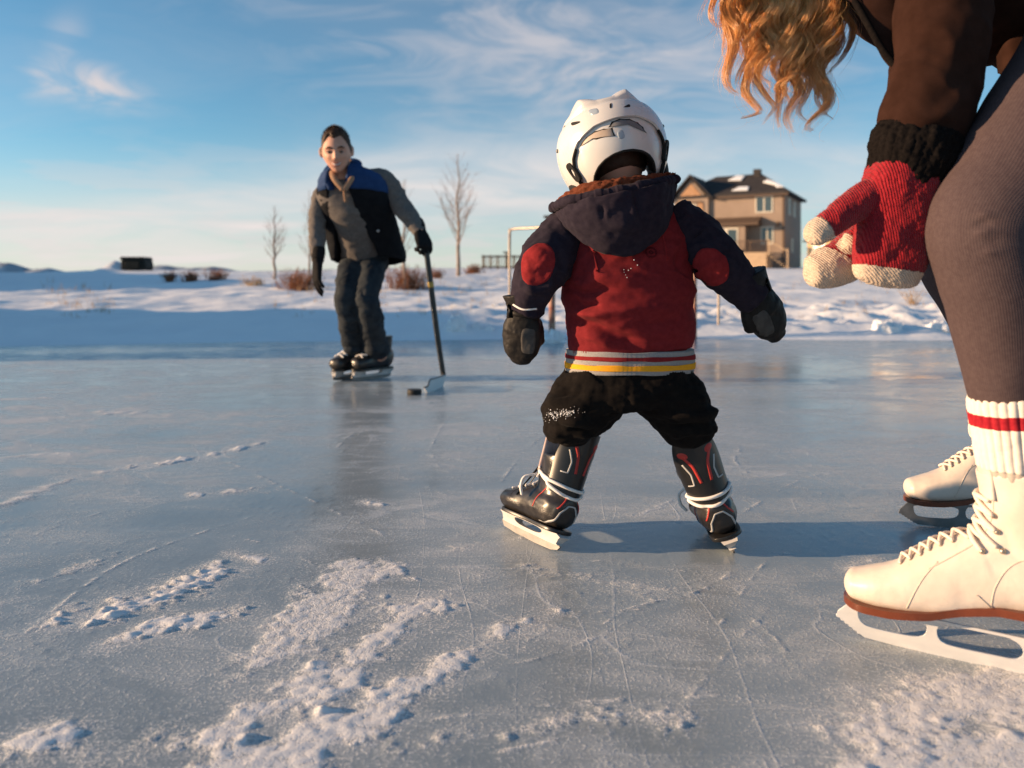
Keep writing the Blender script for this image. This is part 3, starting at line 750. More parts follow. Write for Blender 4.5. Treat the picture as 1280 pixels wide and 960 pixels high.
    r.location = (o[0], o[1], H + 20 * 73 / 960.0 - 0.0); r.rotation_euler = (0, 0, R(-30))
big_house()

def plain_house(name, label, px0, px1, Y, ytop, yeave, ybase, mw, rz, wins, wing=None):
    s = Y / FPX; W = (px1 - px0) * s; he = (ybase - yeave) * s; hr = (ybase - ytop) * s
    r = thing('house', label, 'house')
    obj('wall', M().box((W / 2, 4, he / 2 - 0.6), (W, 8, he + 1.2)), mw, r, smooth=False)
    obj('roof', roof_hip(-0.4, W + 0.4, -0.5, 8.5, he + 0.1, W * 0.25, W * 0.75, hr), shingle, r, smooth=False)
    for a, b_, c, d in wins: window(r, a * W, 0, b_ * he, c * W, d * he)
    if wing:  # unseen wing added so that its window glints on to the ice
        wd, wh, wu = wing
        obj('added_wing', M().box((-wd / 2, 2.5, wh / 2 - 0.6), (wd, 5, wh + 1.2)), mw, r, smooth=False)
        obj('added_wing_roof', M().prism([(-wd - 0.3, -0.3, wh), (-wd - 0.3, 2.5, wh + 0.35), (-wd - 0.3, 5.3, wh), (-wd - 0.3, 5.3, wh - 0.15), (-wd - 0.3, -0.3, wh - 0.15)], (wd + 0.3, 0, 0)), shingle, r, smooth=False)
        window(r, wu - 0.7, 0, 0.9, 1.4, 1.5)
    obj('foundation', M().box((W / 2, -0.1, 0.15), (W + 0.1, 0.2, 0.9)), trimb, r, smooth=False)
    r.location = (*P(px0, ybase, Y)[:2], P(px0, ybase, Y)[2]); r.rotation_euler = (0, 0, rz)
plain_house('h', 'orange tan house mostly hidden behind the red mitten and the bent knee', 1090, 1218, 66.0, 236, 246, 334, siding2, R(-54), [(0.10, 0.52, 0.20, 0.30), (0.10, 0.12, 0.20, 0.26), (0.66, 0.52, 0.18, 0.30), (0.66, 0.12, 0.18, 0.28)], (6.2, 2.6, -5.0))  # turned, windows and wing set, to throw warm sun streaks on the ice
plain_house('h', 'distant beige house mostly hidden behind the child in the red jacket', 684, 800, 95.0, 262, 271, 336, siding2, R(-12), [(0.1, 0.55, 0.12, 0.28), (0.6, 0.5, 0.14, 0.3)])

# ================================================================ bare trees, shrubs, grass
bark = mat('pale_bark', (0.22, 0.17, 0.14), 0.9, 0.1, (0.36, 0.29, 0.24), scale=6)
twig = mat('twig_bark', (0.20, 0.14, 0.115), 0.9, 0.1, (0.30, 0.22, 0.18), scale=4)
rust = mat('rusty_twigs', (0.20, 0.085, 0.05), 0.9, 0.1, (0.33, 0.16, 0.09), scale=5)
straw = mat('dry_straw', (0.40, 0.27, 0.15), 0.9, 0.1, (0.52, 0.37, 0.22), scale=5)
def stick(m, a, b, r0, r1, n=4):
    m.join(tubeM(np.array([a, (a + b) / 2, b]), np.array([r0, (r0 + r1) / 2, r1]), np.array([r0, (r0 + r1) / 2, r1]), n, ref=(0.3, -0.9, 0.2)))
def bare_tree(px, py, ytop, label, seed, spread=0.30, n=26, thick=0.05):
    g = on_ground(px, py, 14); rn = random.Random(seed)
    hgt = (py - ytop) / FPX * g[1]
    r = thing('bare_tree', label, 'tree', g, 'bare saplings on the snowy bank')
    k = 9; tp = [g + np.array((rn.uniform(-1, 1) * 0.012 * hgt * (i > 0), 0, hgt * i / k - 0.1 * (i == 0))) for i in range(k + 1)]
    tp = np.array(tp); rad = thick * (1 - np.linspace(0, 1, k + 1) * 0.85)
    obj('trunk', tubeM(cat_rom(np.hstack([tp, rad[:, None]]), 30)[:, :3], cat_rom(np.hstack([tp, rad[:, None]]), 30)[:, 3], cat_rom(np.hstack([tp, rad[:, None]]), 30)[:, 3], 8), bark, r)
    m = M()
    for i in range(n):
        t = 0.22 + 0.76 * (i + rn.random()) / n
        a = np.array([np.interp(t * k, range(k + 1), tp[:, c]) for c in range(3)])
        ln = hgt * spread * (1.15 - t) * rn.uniform(0.6, 1.2); az = rn.uniform(0, 6.28)
        d = np.array((math.cos(az) * 0.72, math.sin(az) * 0.72, rn.uniform(0.7, 1.2))); d /= np.linalg.norm(d)
        b_ = a + d * ln * 0.5; d2 = d + np.array((0, 0, 0.35)); c = b_ + d2 / np.linalg.norm(d2) * ln * 0.5
        r0 = thick * 0.25 * (1.1 - t)
        stick(m, a, b_, r0, r0 * 0.7); stick(m, b_, c, r0 * 0.7, r0 * 0.25)
        for q in range(8):
            f = rn.uniform(0.2, 0.95); s = a + (b_ - a) * min(1, f * 2) if f < 0.5 else b_ + (c - b_) * (f * 2 - 1)
            e = d + np.array([rn.uniform(-0.7, 0.7) for _ in range(3)]); e /= np.linalg.norm(e)
            stick(m, s, s + e * ln * rn.uniform(0.15, 0.4), r0 * 0.45, r0 * 0.15, 3)
    obj('crown', m, twig, r)
bare_tree(573, 345, 193, 'tall bare sapling between the hockey stick and the child', 3, 0.46, 40, 0.070)
bare_tree(343, 349, 258, 'slender bare sapling standing left of the man near the horizon', 8, 0.40, 30, 0.045)
bare_tree(386, 352, 238, 'faint thin sapling just beside the man\'s bare left sleeve side', 5, 0.36, 26, 0.032)
bare_tree(505, 362, 225, 'thin sapling showing between the man\'s vest and his stick arm', 6, 0.36, 28, 0.040)

def shrub(px, py, wpx, hpx, label, seed, mt=rust, n=90):
    g = on_ground(px, py, 10); s = g[1] / FPX; rn = random.Random(seed)
    m = M()
    for i in range(n):
        a = g + np.array((rn.gauss(0, wpx * s * 0.18), rn.gauss(0, wpx * s * 0.18), -0.03))
        d = np.array((rn.gauss(0, 0.45), rn.gauss(0, 0.45), 1.0)); ln = hpx * s * rn.uniform(0.45, 1.05)
        d /= np.linalg.norm(d); b_ = a + d * ln * 0.6; c = b_ + (d + np.array((rn.gauss(0, 0.3), rn.gauss(0, 0.3), 0.1))) * ln * 0.4
        th = 0.55 * s * rn.uniform(0.5, 1.1)
        stick(m, a, b_, th, th * 0.7, 3); stick(m, b_, c, th * 0.7, th * 0.3, 3)
        for q in range(2):
            e = a + (c - a) * rn.uniform(0.4, 0.9); stick(m, e, e + np.array((rn.gauss(0, 0.3), rn.gauss(0, 0.3), 0.25)) * ln * 0.5, th * 0.45, th * 0.2, 3)
    o = obj('shrub', m, mt); tag(o, label, 'shrub', 'dry leafless shrubs on the bank')
shrub(238, 352, 22, 16, 'rusty dry shrub right of the dark utility box on the horizon', 1)
shrub(271, 350, 26, 17, 'second rusty shrub in the row between utility box and sapling', 2)
shrub(212, 352, 12, 16, 'small upright reddish shrub nearest the dark utility box', 3)
shrub(374, 363, 58, 30, 'wide brown shrub beside the man\'s hanging gloved hand', 4, n=210)
shrub(510, 361, 62, 32, 'brown shrub just behind the hockey stick shaft', 5, n=210)
shrub(592, 342, 24, 14, 'low brown shrub at the foot of the wooden railing', 6)
shrub(546, 348, 20, 14, 'small brown shrub left of the tall bare sapling', 7)
shrub(318, 357, 34, 14, 'low sparse brush just left of the slender sapling', 10, straw, 60)
shrub(462, 352, 40, 18, 'brown brush behind the man\'s knees', 11, rust, 100)
shrub(1140, 380, 18, 24, 'straw coloured stalks under the red mitten', 8, straw, 22)
shrub(1182, 384, 14, 16, 'small pinkish shrub tight against the woman\'s shin', 9, rust, 40)
def tufts():
    m = M(); rn = random.Random(12)
    for i in range(150):
        px = rn.choice([rn.uniform(60, 140), rn.uniform(330, 640), rn.uniform(360, 660), rn.uniform(900, 1190)]); py = rn.uniform(352, 402)
        g = on_ground(px, py, 9.2); s = g[1] / FPX
        for q in range(rn.randint(2, 7)):
            a = g + np.array((rn.gauss(0, 3 * s), rn.gauss(0, 3 * s), -0.02)); c = a + np.array((rn.gauss(0, 2.2 * s), rn.gauss(0, 2 * s), rn.uniform(3, 10) * s))
            stick(m, a, c, 0.3 * s, 0.12 * s, 3)
    tag(obj('dry_grass', m, straw), kind='stuff')
tufts()

# ================================================================ utility box, railing, goal, snow lump
dark = mat('dark_plastic', (0.005, 0.008, 0.008), 0.6, 0.2, (0.010, 0.014, 0.013), scale=4)
def utility_box():
    Y = 39.6; s = Y / FPX; b0 = P(151, 338, Y); w_, h_ = 31 * s, 17 * s
    r = thing('utility_box', 'dark green utility box half buried in snow on the left horizon', 'utility box', b0)
    x0, _, z0 = b0; y0 = Y
    m = M().prism([(x0, y0, z0 - 0.2), (x0 + w_ * 0.93, y0, z0 - 0.2), (x0 + w_, y0, z0 + h_ * 0.35), (x0 + w_ * 0.95, y0, z0 + h_ * 0.8), (x0, y0, z0 + h_ * 0.8)], (0, 0.9, 0))
    obj('box_body', m, dark, r, smooth=False, bevel=0.03)
    obj('box_lid', M().prism([(x0 - 0.06, y0 - 0.06, z0 + h_ * 0.8), (x0 + w_ * 0.97, y0 - 0.06, z0 + h_ * 0.8), (x0 + w_ * 0.9, y0 - 0.06, z0 + h_), (x0 + 0.02, y0 - 0.06, z0 + h_)], (0, 1.0, 0)), dark, r, smooth=False, bevel=0.02)
    obj('door_panel', M().box((x0 + w_ * 0.45, y0 - 0.03, z0 + h_ * 0.42), (w_ * 0.6, 0.04, h_ * 0.5)), dark, r, smooth=False, bevel=0.01)
utility_box()
def railing():
    Y = 58.0; s = Y / FPX
    r = thing('wooden_railing', 'weathered wooden railing on the snow behind the child\'s elbow', 'railing', P(604, 338, Y))
    for k, px in enumerate((604, 613, 622, 633, 642, 651, 662)):
        tp = 316 if px == 633 else 319
        obj('post', rot_bar(P(px, 344, Y), P(px, tp, Y), 0.16, 0.16), deckw, r, smooth=False)
    m = rot_bar(P(602, 320.5, Y - 0.1), P(668, 320.5, Y - 0.1), 0.12, 0.12); m.join(rot_bar(P(602, 334, Y - 0.1), P(668, 334, Y - 0.1), 0.12, 0.12))
    obj('rail', m, trimb, r, smooth=False)
    m = M()
    for px in np.arange(606, 664, 3.2): m.join(rot_bar(P(px, 334, Y), P(px, 321, Y), 0.05, 0.05))
    obj('baluster', m, trimb, r, smooth=False)
    obj('cap', M().box(P(633, 315.5, Y), (0.5, 0.4, 0.1)), trimb, r, smooth=False)
railing()
redp = mat('chipped_red_paint', (0.28, 0.075, 0.05), 0.55, 0.4, (0.42, 0.26, 0.18), scale=14, detail=6)
lit_pipe = mat('sunlit_pipe', (0.40, 0.33, 0.27), 0.4, 0.5, var=0.3, metal=0.4)  # beige of sunlight put into the colour of the red-brown painted pipes
def goal():
    Y = 8.15
    r = thing('hockey_goal', 'rusty red hockey goal frame on the ice edge behind the child', 'goal', P(690, 425, Y))
    zt = P(0, 283, Y)[2]
    for px, w_ in ((690, 0.036), (868, 0.026)):
        a = P(px, 427, Y); b_ = a.copy(); b_[2] = zt
        obj('post', wire([a, (a + b_) / 2, b_], w_, 12), redp, r)
    a = P(690, 283, Y); b_ = P(868, 283, Y); obj('crossbar', wire([a, b_], 0.026, 12, 4), redp, r)
    back = []
    for px, dx in ((690, -0.42), (868, 0.42)):
        a = P(px, 283, Y); c = a + (dx, 0.45, 0.0); c2 = c + (0.0 if dx > 0 else -0.03, 0.12, -0.06); e = np.array((c2[0], c2[1] + 0.05, 0.02))
        back.append((a, c, c2, e)); obj('back_pipe', wire([a, (a + c) / 2, c, c2, (c2 + e) / 2, e], 0.016, 8), lit_pipe, r)
    obj('base_pipe', wire([back[0][3], back[1][3]], 0.018, 8, 4), lit_pipe, r)
goal()
def lumps():
    def lump(px, py, w_, h_, label, seed, grp=None):
        Y = FPX * H / (py - 355.0) if py > 420 else on_ground(px, py, 7.8)[1]
        g = P(px, py, Y); s = Y / FPX
        m = ball((0, 0, 0), (w_ * s / 2, w_ * s / 2, h_ * s), 40, 30); n = m.V / np.linalg.norm(m.V, axis=1, keepdims=True)
        m.V *= (1 + 0.45 * fbm(n * 1.8 + seed, 4, seed))[:, None]; m.V[:, 2] = np.maximum(m.V[:, 2], -0.03); m.V += g
        o = obj('snow_lump', m, snow); tag(o, label, 'snow lump', grp)
    lump(571, 411, 28, 15, 'pointed lump of snow on the ice edge right of the hockey stick', 3)
    lump(596, 411, 16, 7, 'low rounded snow lump just right of the pointed one', 5)
    lump(612, 412, 12, 6, 'small snow lump nearest the child\'s dark mitten', 6)
    lump(1107, 413, 34, 12, 'broken white snow lump on the bank under the red mitten', 7)
    lump(1178, 411, 40, 9, 'flat white snow lump against the woman\'s shin', 9)
    lump(693, 428, 26, 16, 'snow clump frozen round the foot of the goal post', 11)
lumps()
# ================================================================ hockey skate, built in its own frame: x right, y to the toe, z up, blade on z = 0
black_leather = mat('black_skate_leather', (0.012, 0.011, 0.011), 0.32, 0.5, (0.03, 0.026, 0.024), scale=30, bump=0.25, bscale=160, rvar=0.12)
black_gloss = mat('black_moulded_panel', (0.008, 0.008, 0.009), 0.35, 0.5, (0.015, 0.015, 0.016), scale=20)
white_plastic = mat('white_holder_plastic', (0.60, 0.59, 0.58), 0.4, 0.35, (0.50, 0.49, 0.48), scale=18)
blade_steel = mat('blade_steel', (0.16, 0.155, 0.15), 0.45, 0.4, (0.22, 0.215, 0.21), scale=60, metal=0.3, rvar=0.1, stretch=(1, 0.1, 1))
lace_white = mat('white_lace', (0.72, 0.69, 0.67), 0.85, 0.2, (0.80, 0.78, 0.76), scale=120, bump=0.6, bscale=500)
red_print = mat('red_print', (0.42, 0.035, 0.03), 0.5, 0.4, var=0.2)
grey_print = mat('grey_print', (0.42, 0.42, 0.42), 0.45, 0.4, var=0.2)
felt_pink = mat('pale_felt', (0.50, 0.38, 0.36), 0.95, 0.1, (0.60, 0.48, 0.45), scale=60, bump=0.5, bscale=300)

def hockey_skate(parent, mtx, s=1.0, detail=True, boot_m=black_leather, tongue_m=black_leather, name='ice_skate'):
    X_ = Matrix(mtx) @ Matrix.Scale(s, 4)
    foot = limb([(0, -0.034, 0.082, 0.027, 0.037), (0, -0.012, 0.086, 0.034, 0.045), (0, 0.03, 0.084, 0.035, 0.046), (0, 0.07, 0.078, 0.036, 0.037), (0, 0.105, 0.071, 0.038, 0.030), (0, 0.135, 0.068, 0.035, 0.025)], 28, 30, ref=(0, 0, 1), cap0=0.5, cap1=0.7)
    cuff = limb([(0, 0.005, 0.08, 0.030, 0.040), (0, 0.003, 0.115, 0.031, 0.041), (0, 0.0, 0.145, 0.033, 0.041), (0, 0.001, 0.172, 0.038, 0.043)] + ([(0, 0.003, 0.192, 0.042, 0.046)] if detail else []), 28, 30, ref=(0, -1, 0), power=2.3)
    inst = limb([(0, 0.03, 0.10, 0.026, 0.03), (0, 0.028, 0.15, 0.026, 0.028), (0, 0.03, 0.185, 0.028, 0.026)], 20, 16, ref=(0, -1, 0))
    boot = union([foot, cuff, inst], 0.0026, 5)
    boot.V[:, 2] = np.maximum(boot.V[:, 2], 0.0465)
    boot.disp(lambda V, n: 0.0009 * pnoise(V * np.array([40, 40, 90]), 3) + folds(V, [([(-0.05, 0.02, 0.135), (-0.03, -0.03, 0.125)], 0.006, -0.0012), ([(0.05, 0.02, 0.135), (0.03, -0.03, 0.125)], 0.006, -0.0012)]))
    bv = boot.bvh()
    b_ = obj(name, boot.copy().xf(X_), boot_m, parent)
    # tendon guard: curved plate rising at the back
    th = np.linspace(R(-90 - 78), R(-90 + 78), 25); zs = np.linspace(0.118, 0.256, 18); A = []
    for zz_ in zs:
        t = (zz_ - 0.118) / 0.138
        wmax = 1.0 if t < 0.42 else math.cos((t - 0.42) / 0.58 * 1.15)
        row = []
        for a in th:
            aa = R(-90) + (a - R(-90)) * (0.35 + 0.65 * wmax)
            rx, ry = 0.0365 + 0.008 * t, 0.0455 + 0.002 * t
            row.append((math.cos(aa) * rx, 0.001 - 0.006 * t + math.sin(aa) * ry, zz_))
        A.append(row)
    tg = shell(np.array(A), 0.005, (0, -1, 0)); tgb = tg.bvh()
    if not detail: tg = M()
    g_ = None if not detail else obj('tendon_guard', tg.copy().xf(X_), black_gloss, b_, smooth=40)
    sole = M()
    o2 = [(0.9 * a, b_) for a, b_ in [(0.024, -0.038), (0.030, -0.01), (0.028, 0.05), (0.034, 0.1), (0.03, 0.13), (0.0, 0.152), (-0.03, 0.13), (-0.034, 0.1), (-0.028, 0.05), (-0.030, -0.01), (-0.024, -0.038), (0, -0.046)]]
    pl = plate2d(smooth_poly(o2, 60), [], 0.004, 0.001); pl.V = pl.V + (0, 0, 0.0435); obj('outsole', pl.xf(X_), black_gloss, b_, smooth=40)
    outer = [(-0.043, 0.0395), (0.142, 0.0395), (0.150, 0.032), (0.148, 0.020), (0.135, 0.0155), (-0.028, 0.0155), (-0.038, 0.020), (-0.046, 0.031)]
    hole = [(0.020, 0.0355), (0.090, 0.0355), (0.104, 0.030), (0.092, 0.0235), (0.05, 0.0220), (0.020, 0.024), (0.008, 0.030)]
    def side(m, zs_=None):
        V = m.V; W = np.stack([V[:, 2], V[:, 0], V[:, 1]], 1); m.V = W; return m
    h = side(plate2d(smooth_poly(outer, 70), [smooth_poly(hole, 40)], 0.5, 0.0)); h = evaluated(h, [('TRIANGULATE', {})])
    h.V[:, 0] *= 2 * np.interp(h.V[:, 2], [0.012, 0.026, 0.04], [0.0048, 0.008, 0.015]); obj('blade_holder', h.xf(X_), white_plastic, b_, smooth=35)
    steel_o = [(-0.040, 0.018), (0.140, 0.018), (0.150, 0.020), (0.154, 0.024), (0.158, 0.014), (0.146, 0.004), (0.10, 0.0005), (0.03, 0.0), (-0.02, 0.002), (-0.040, 0.007), (-0.046, 0.014)]
    obj('blade', side(plate2d(steel_o, [], 0.0016)).xf(X_), blade_steel, b_, smooth=False)
    # laces
    lz = M()
    fr = [(0.125, 0.098), (0.108, 0.110), (0.090, 0.121), (0.073, 0.136), (0.060, 0.152), (0.056, 0.168)]
    for k, (y, z_) in enumerate(fr[:-1]):
        for sx in (-1, 1):
            pts = []
            y2, z2 = fr[k + 1]
            for t in np.linspace(0, 1, 7):
                x = sx * 0.021 * (1 - 2 * t); yy = y + (y2 - y) * t; zz_ = z_ + (z2 - z_) * t
                hpt, nr = cast(bv, (x, yy + 0.08, zz_ + 0.08), (0, -1, -1))
                if hpt is None: hpt, nr = near(bv, (x, yy, zz_))
                pts.append(hpt + nr * (0.0022 + 0.0012 * (sx > 0)))
            lz.join(wire(pts, 0.0026, 6, 14))
    if detail:
        for zc, tilt, ph in ((0.142, 0.010, 0), (0.134, 0.018, 1)):
            pts = []
            for a in np.linspace(0, 2 * np.pi, 34):
                zz_ = zc + tilt * math.sin(a) + 0.002 * math.sin(2 * a + ph)
                hpt, nr = cast(bv, (math.cos(a) * 0.2, math.sin(a) * 0.2, zz_), (-math.cos(a), -math.sin(a), 0))
                q = cast(tgb, (math.cos(a) * 0.2, math.sin(a) * 0.2, zz_), (-math.cos(a), -math.sin(a), 0))[0]
                if q is not None and (hpt is None or np.hypot(q[0], q[1]) > np.hypot(hpt[0], hpt[1])): hpt = q
                pts.append(hpt + np.array((math.cos(a), math.sin(a), 0)) * 0.0022)
            lz.join(wire(pts, 0.0036, 8, 90, 0))
        bow = [(-0.03, 0.045, 0.14), (-0.048, 0.052, 0.128), (-0.052, 0.05, 0.108), (-0.047, 0.047, 0.092)]
        lz.join(wire(bow, 0.003, 6, 16))
    obj('lace', lz.xf(X_), lace_white, b_)
    if detail:
        # printed lines of the tendon guard and heel
        for sx in (-1, 1):
            obj('stripe', lay_strip(tgb, [(sx * 0.023, -0.1, 0.226), (sx * 0.0145, -0.1, 0.207), (sx * 0.0135, -0.1, 0.203), (sx * 0.0125, -0.1, 0.198), (sx * 0.009, -0.1, 0.166)], (0, 1, 0), 0.0050, 0.0008).xf(X_), red_print, b_)
            oval = [(sx * (0.0235 + 0.0085 * math.cos(a) + 0.003 * math.sin(a)), -0.1, 0.230 + 0.0085 * math.sin(a)) for a in np.linspace(0, 2 * np.pi, 18)[:-1]]
            obj('emblem_dot', lay_patch(tgb, oval, (0, 1, 0), 0.0009, 3).xf(X_), red_print, b_)
            obj('stripe', lay_strip(tgb, [(sx * 0.0285, -0.1, 0.212), (sx * 0.0215, -0.1, 0.191), (sx * 0.0208, -0.1, 0.188), (sx * 0.0206, -0.1, 0.185), (sx * 0.0215, -0.1, 0.166), (sx * 0.0222, -0.1, 0.1645), (sx * 0.0235, -0.1, 0.164), (sx * 0.031, -0.1, 0.164)], (0, 1, 0), 0.0026, 0.0008).xf(X_), grey_print, b_)
            obj('stripe', lay_strip(bv, [(sx * 0.006, -0.1, 0.128), (sx * 0.016, -0.1, 0.104), (sx * 0.024, -0.1, 0.088)], (0, 1, 0), 0.0024, 0.0008).xf(X_), red_print, b_)
            obj('stripe', lay_strip(bv, [(sx * 0.1, -0.012, 0.130), (sx * 0.1, 0.012, 0.105), (sx * 0.1, 0.022, 0.075)], (-sx, 0, 0), 0.0022, 0.0008).xf(X_), red_print, b_)
        hp = [(-0.022, 0.052), (-0.0185, 0.078), (-0.0175, 0.082), (-0.009, 0.096), (-0.006, 0.0985), (0.006, 0.0985), (0.009, 0.096), (0.0175, 0.082), (0.0185, 0.078), (0.022, 0.052)]
        obj('stripe', lay_strip(bv, [(x, -0.1, z_) for x, z_ in hp], (0, 1, 0), 0.0030, 0.0009, 40).xf(X_), grey_print, b_)
        tp = []
        obj('tongue', limb([(0, 0.052, 0.15, 0.024, 0.006), (0, 0.05, 0.19, 0.026, 0.007), (0, 0.052, 0.228, 0.025, 0.006)], 16, 14, cap1=0.8).xf(X_), felt_pink, b_)
        obj('toe_seam', lay_strip(bv, [(-0.04, 0.098, 0.06), (-0.03, 0.10, 0.2), (0.03, 0.10, 0.2), (0.04, 0.098, 0.06)], (0, -0.2, -1), 0.002, 0.0008, 30).xf(X_), black_gloss, b_)
    else:
        obj('tongue', limb([(0, 0.05, 0.14, 0.024, 0.008), (0, 0.052, 0.175, 0.028, 0.010), (0, 0.058, 0.205, 0.028, 0.008)], 16, 14, cap1=0.8).xf(X_), tongue_m, b_)
    return b_

def place(loc, yaw, roll=0.0, pitch=0.0):
    """yaw turns the toe left from straight ahead; roll leans the cuff to the right"""
    return Matrix.Translation(Vector(loc)) @ Matrix.Rotation(yaw, 4, 'Z') @ Matrix.Rotation(roll, 4, 'Y') @ Matrix.Rotation(pitch, 4, 'X')
# ================================================================ the child, seen from behind
skin = mat('skin', (0.52, 0.27, 0.19), 0.55, 0.35, (0.60, 0.33, 0.24), scale=18, bump=0.1, bscale=300)
skin.node_tree.nodes['Principled BSDF'].inputs['Subsurface Weight'].default_value = 0.06
skin.node_tree.nodes['Principled BSDF'].inputs['Subsurface Radius'].default_value = (0.012, 0.004, 0.002)
hair_brown = mat('short_brown_hair', (0.035, 0.02, 0.013), 0.6, 0.3, (0.07, 0.04, 0.026), scale=60, bump=0.8, bscale=260, stretch=(1, 1, 0.25))
red_fleece = mat('red_sweatshirt', (0.160, 0.0165, 0.020), 0.95, 0.05, (0.200, 0.022, 0.026), scale=90, bump=0.45, bscale=900, sheen=0.02)
red_patch = mat('red_patch', (0.200, 0.019, 0.022), 0.95, 0.05, (0.245, 0.026, 0.029), scale=120, bump=0.5, bscale=900, sheen=0.02)
navy_fleece = mat('navy_sweatshirt', (0.020, 0.016, 0.026), 0.95, 0.05, (0.030, 0.024, 0.035), scale=70, bump=0.4, bscale=900, sheen=0.03)
sherpa = mat('brown_sherpa', (0.10, 0.030, 0.016), 1.0, 0.05, (0.17, 0.055, 0.03), scale=160, bump=1.0, bscale=260)
grey_rib = mat('grey_marl_rib', (0.26, 0.25, 0.245), 0.95, 0.1, (0.36, 0.35, 0.345), scale=500, bump=0.4, bscale=700)
yellow_rib = mat('yellow_rib', (0.75, 0.33, 0.02), 0.95, 0.1, (0.82, 0.39, 0.03), scale=300, bump=0.3, bscale=700)
black_fleece = mat('black_sweatpants', (0.007, 0.006, 0.006), 0.95, 0.05, (0.012, 0.010, 0.009), scale=60, bump=0.4, bscale=800, sheen=0.015)
mitt_black = mat('black_mitten_nylon', (0.007, 0.006, 0.006), 0.6, 0.25, (0.014, 0.012, 0.011), scale=40, bump=0.4, bscale=220)
mitt_grey = mat('grey_mitten_palm', (0.06, 0.055, 0.052), 0.8, 0.15, (0.085, 0.08, 0.075), scale=80, bump=0.3, bscale=400)
helm_white = mat('white_helmet_shell', (0.66, 0.65, 0.64), 0.28, 0.5, (0.61, 0.60, 0.59), scale=7, coat=0.2, rvar=0.06)
helm_dark = mat('dark_helmet_liner', (0.012, 0.012, 0.012), 0.7, 0.3, var=0.4)
snow_specks = mat('snow_specks', (0.75, 0.76, 0.78), 0.8, 0.2, var=0.1)

def wrinkle(V, sc, amp, seed):
    """cloth creases: rounded ridges parted by narrower valleys, stronger in some places than others"""
    q = V * np.array(sc) + 0.35 * np.stack([fbm(V * 9 + k * 7.7, 2, seed + k) for k in range(3)], 1)
    r_ = np.abs(pnoise(q, seed)); where_ = np.clip(0.5 + 1.1 * fbm(V * 7, 2, seed + 5), 0.05, 1.2)
    return amp * where_ * (np.sqrt(r_ + 0.01) - 0.45)

def head_mesh(hh=0.23, n=96, k=72, deep=0.0):
    """head in its own frame: x right, y to the face, z up, origin at the middle; hh chin to crown"""
    m = ball((0, 0, 0), 1, n, k); V = m.V; x, y, z = V.T.copy()
    s = hh / 0.23
    z2 = z
    jaw = sstep(0.0, -1.0, z2)
    X_ = x * (0.076 - 0.020 * jaw - 0.004 * sstep(0.3, 1, z2)); Y_ = y * (0.098 - 0.018 * jaw * (y < 0) - 0.006 * jaw * (y > 0)); Z_ = z2 * 0.115
    Y_ = Y_ + 0.010 * jaw * (y > 0) - 0.012 * (y < 0) * jaw * 0
    ff = sstep(0.1, 0.6, y)
    g = lambda cx, cz, wx, wz: np.exp(-((X_ - cx) / wx) ** 2 - ((Z_ - cz) / wz) ** 2) * ff
    d = np.zeros(len(V))
    d += 0.019 * g(0, -0.024, 0.010, 0.013) + 0.010 * g(0, 0.0, 0.0075, 0.02) + 0.006 * g(0.011, -0.030, 0.007, 0.007) + 0.006 * g(-0.011, -0.030, 0.007, 0.007)
    d -= 0.011 * g(0.031, 0.006, 0.014, 0.010) + 0.011 * g(-0.031, 0.006, 0.014, 0.010)
    d -= deep * (g(0.030, 0.008, 0.016, 0.010) + g(-0.030, 0.008, 0.016, 0.010)); d += deep * 0.8 * (g(0.028, 0.027, 0.024, 0.007) + g(-0.028, 0.027, 0.024, 0.007))
    d += 0.005 * g(0.03, 0.026, 0.022, 0.007) + 0.005 * g(-0.03, 0.026, 0.022, 0.007)
    d += 0.006 * g(0.040, -0.022, 0.018, 0.016) + 0.006 * g(-0.040, -0.022, 0.018, 0.016)
    d += 0.006 * g(0, -0.053, 0.018, 0.005) + 0.006 * g(0, -0.066, 0.016, 0.005) - 0.003 * g(0, -0.0595, 0.022, 0.0028) - 0.003 * g(0, -0.078, 0.02, 0.006)
    d += 0.010 * g(0, -0.100, 0.020, 0.014)
    Y_ = Y_ + d
    m.V = np.stack([X_, Y_, Z_], 1) * s
    for sx in (-1, 1):
        e = ball((0, 0, 0), (0.008, 0.018, 0.030), 20, 14)
        e.V[:, 0] += 0.003 * np.sin(e.V[:, 1] * 120)
        e.xf(Matrix.Rotation(R(-18) * sx, 4, 'Z') @ Matrix.Rotation(R(-12), 4, 'X'))
        e.V = (e.V + (sx * 0.078, -0.012, -0.005)) * s; m.join(e)
    return m

def head_frame(c, yaw, pitch, roll):
    """yaw turns the face left of +Y, pitch lifts the chin, roll tips the crown right"""
    return Matrix.Translation(Vector(c)) @ Matrix.Rotation(yaw, 4, 'Z') @ Matrix.Rotation(pitch, 4, 'X') @ Matrix.Rotation(roll, 4, 'Y')

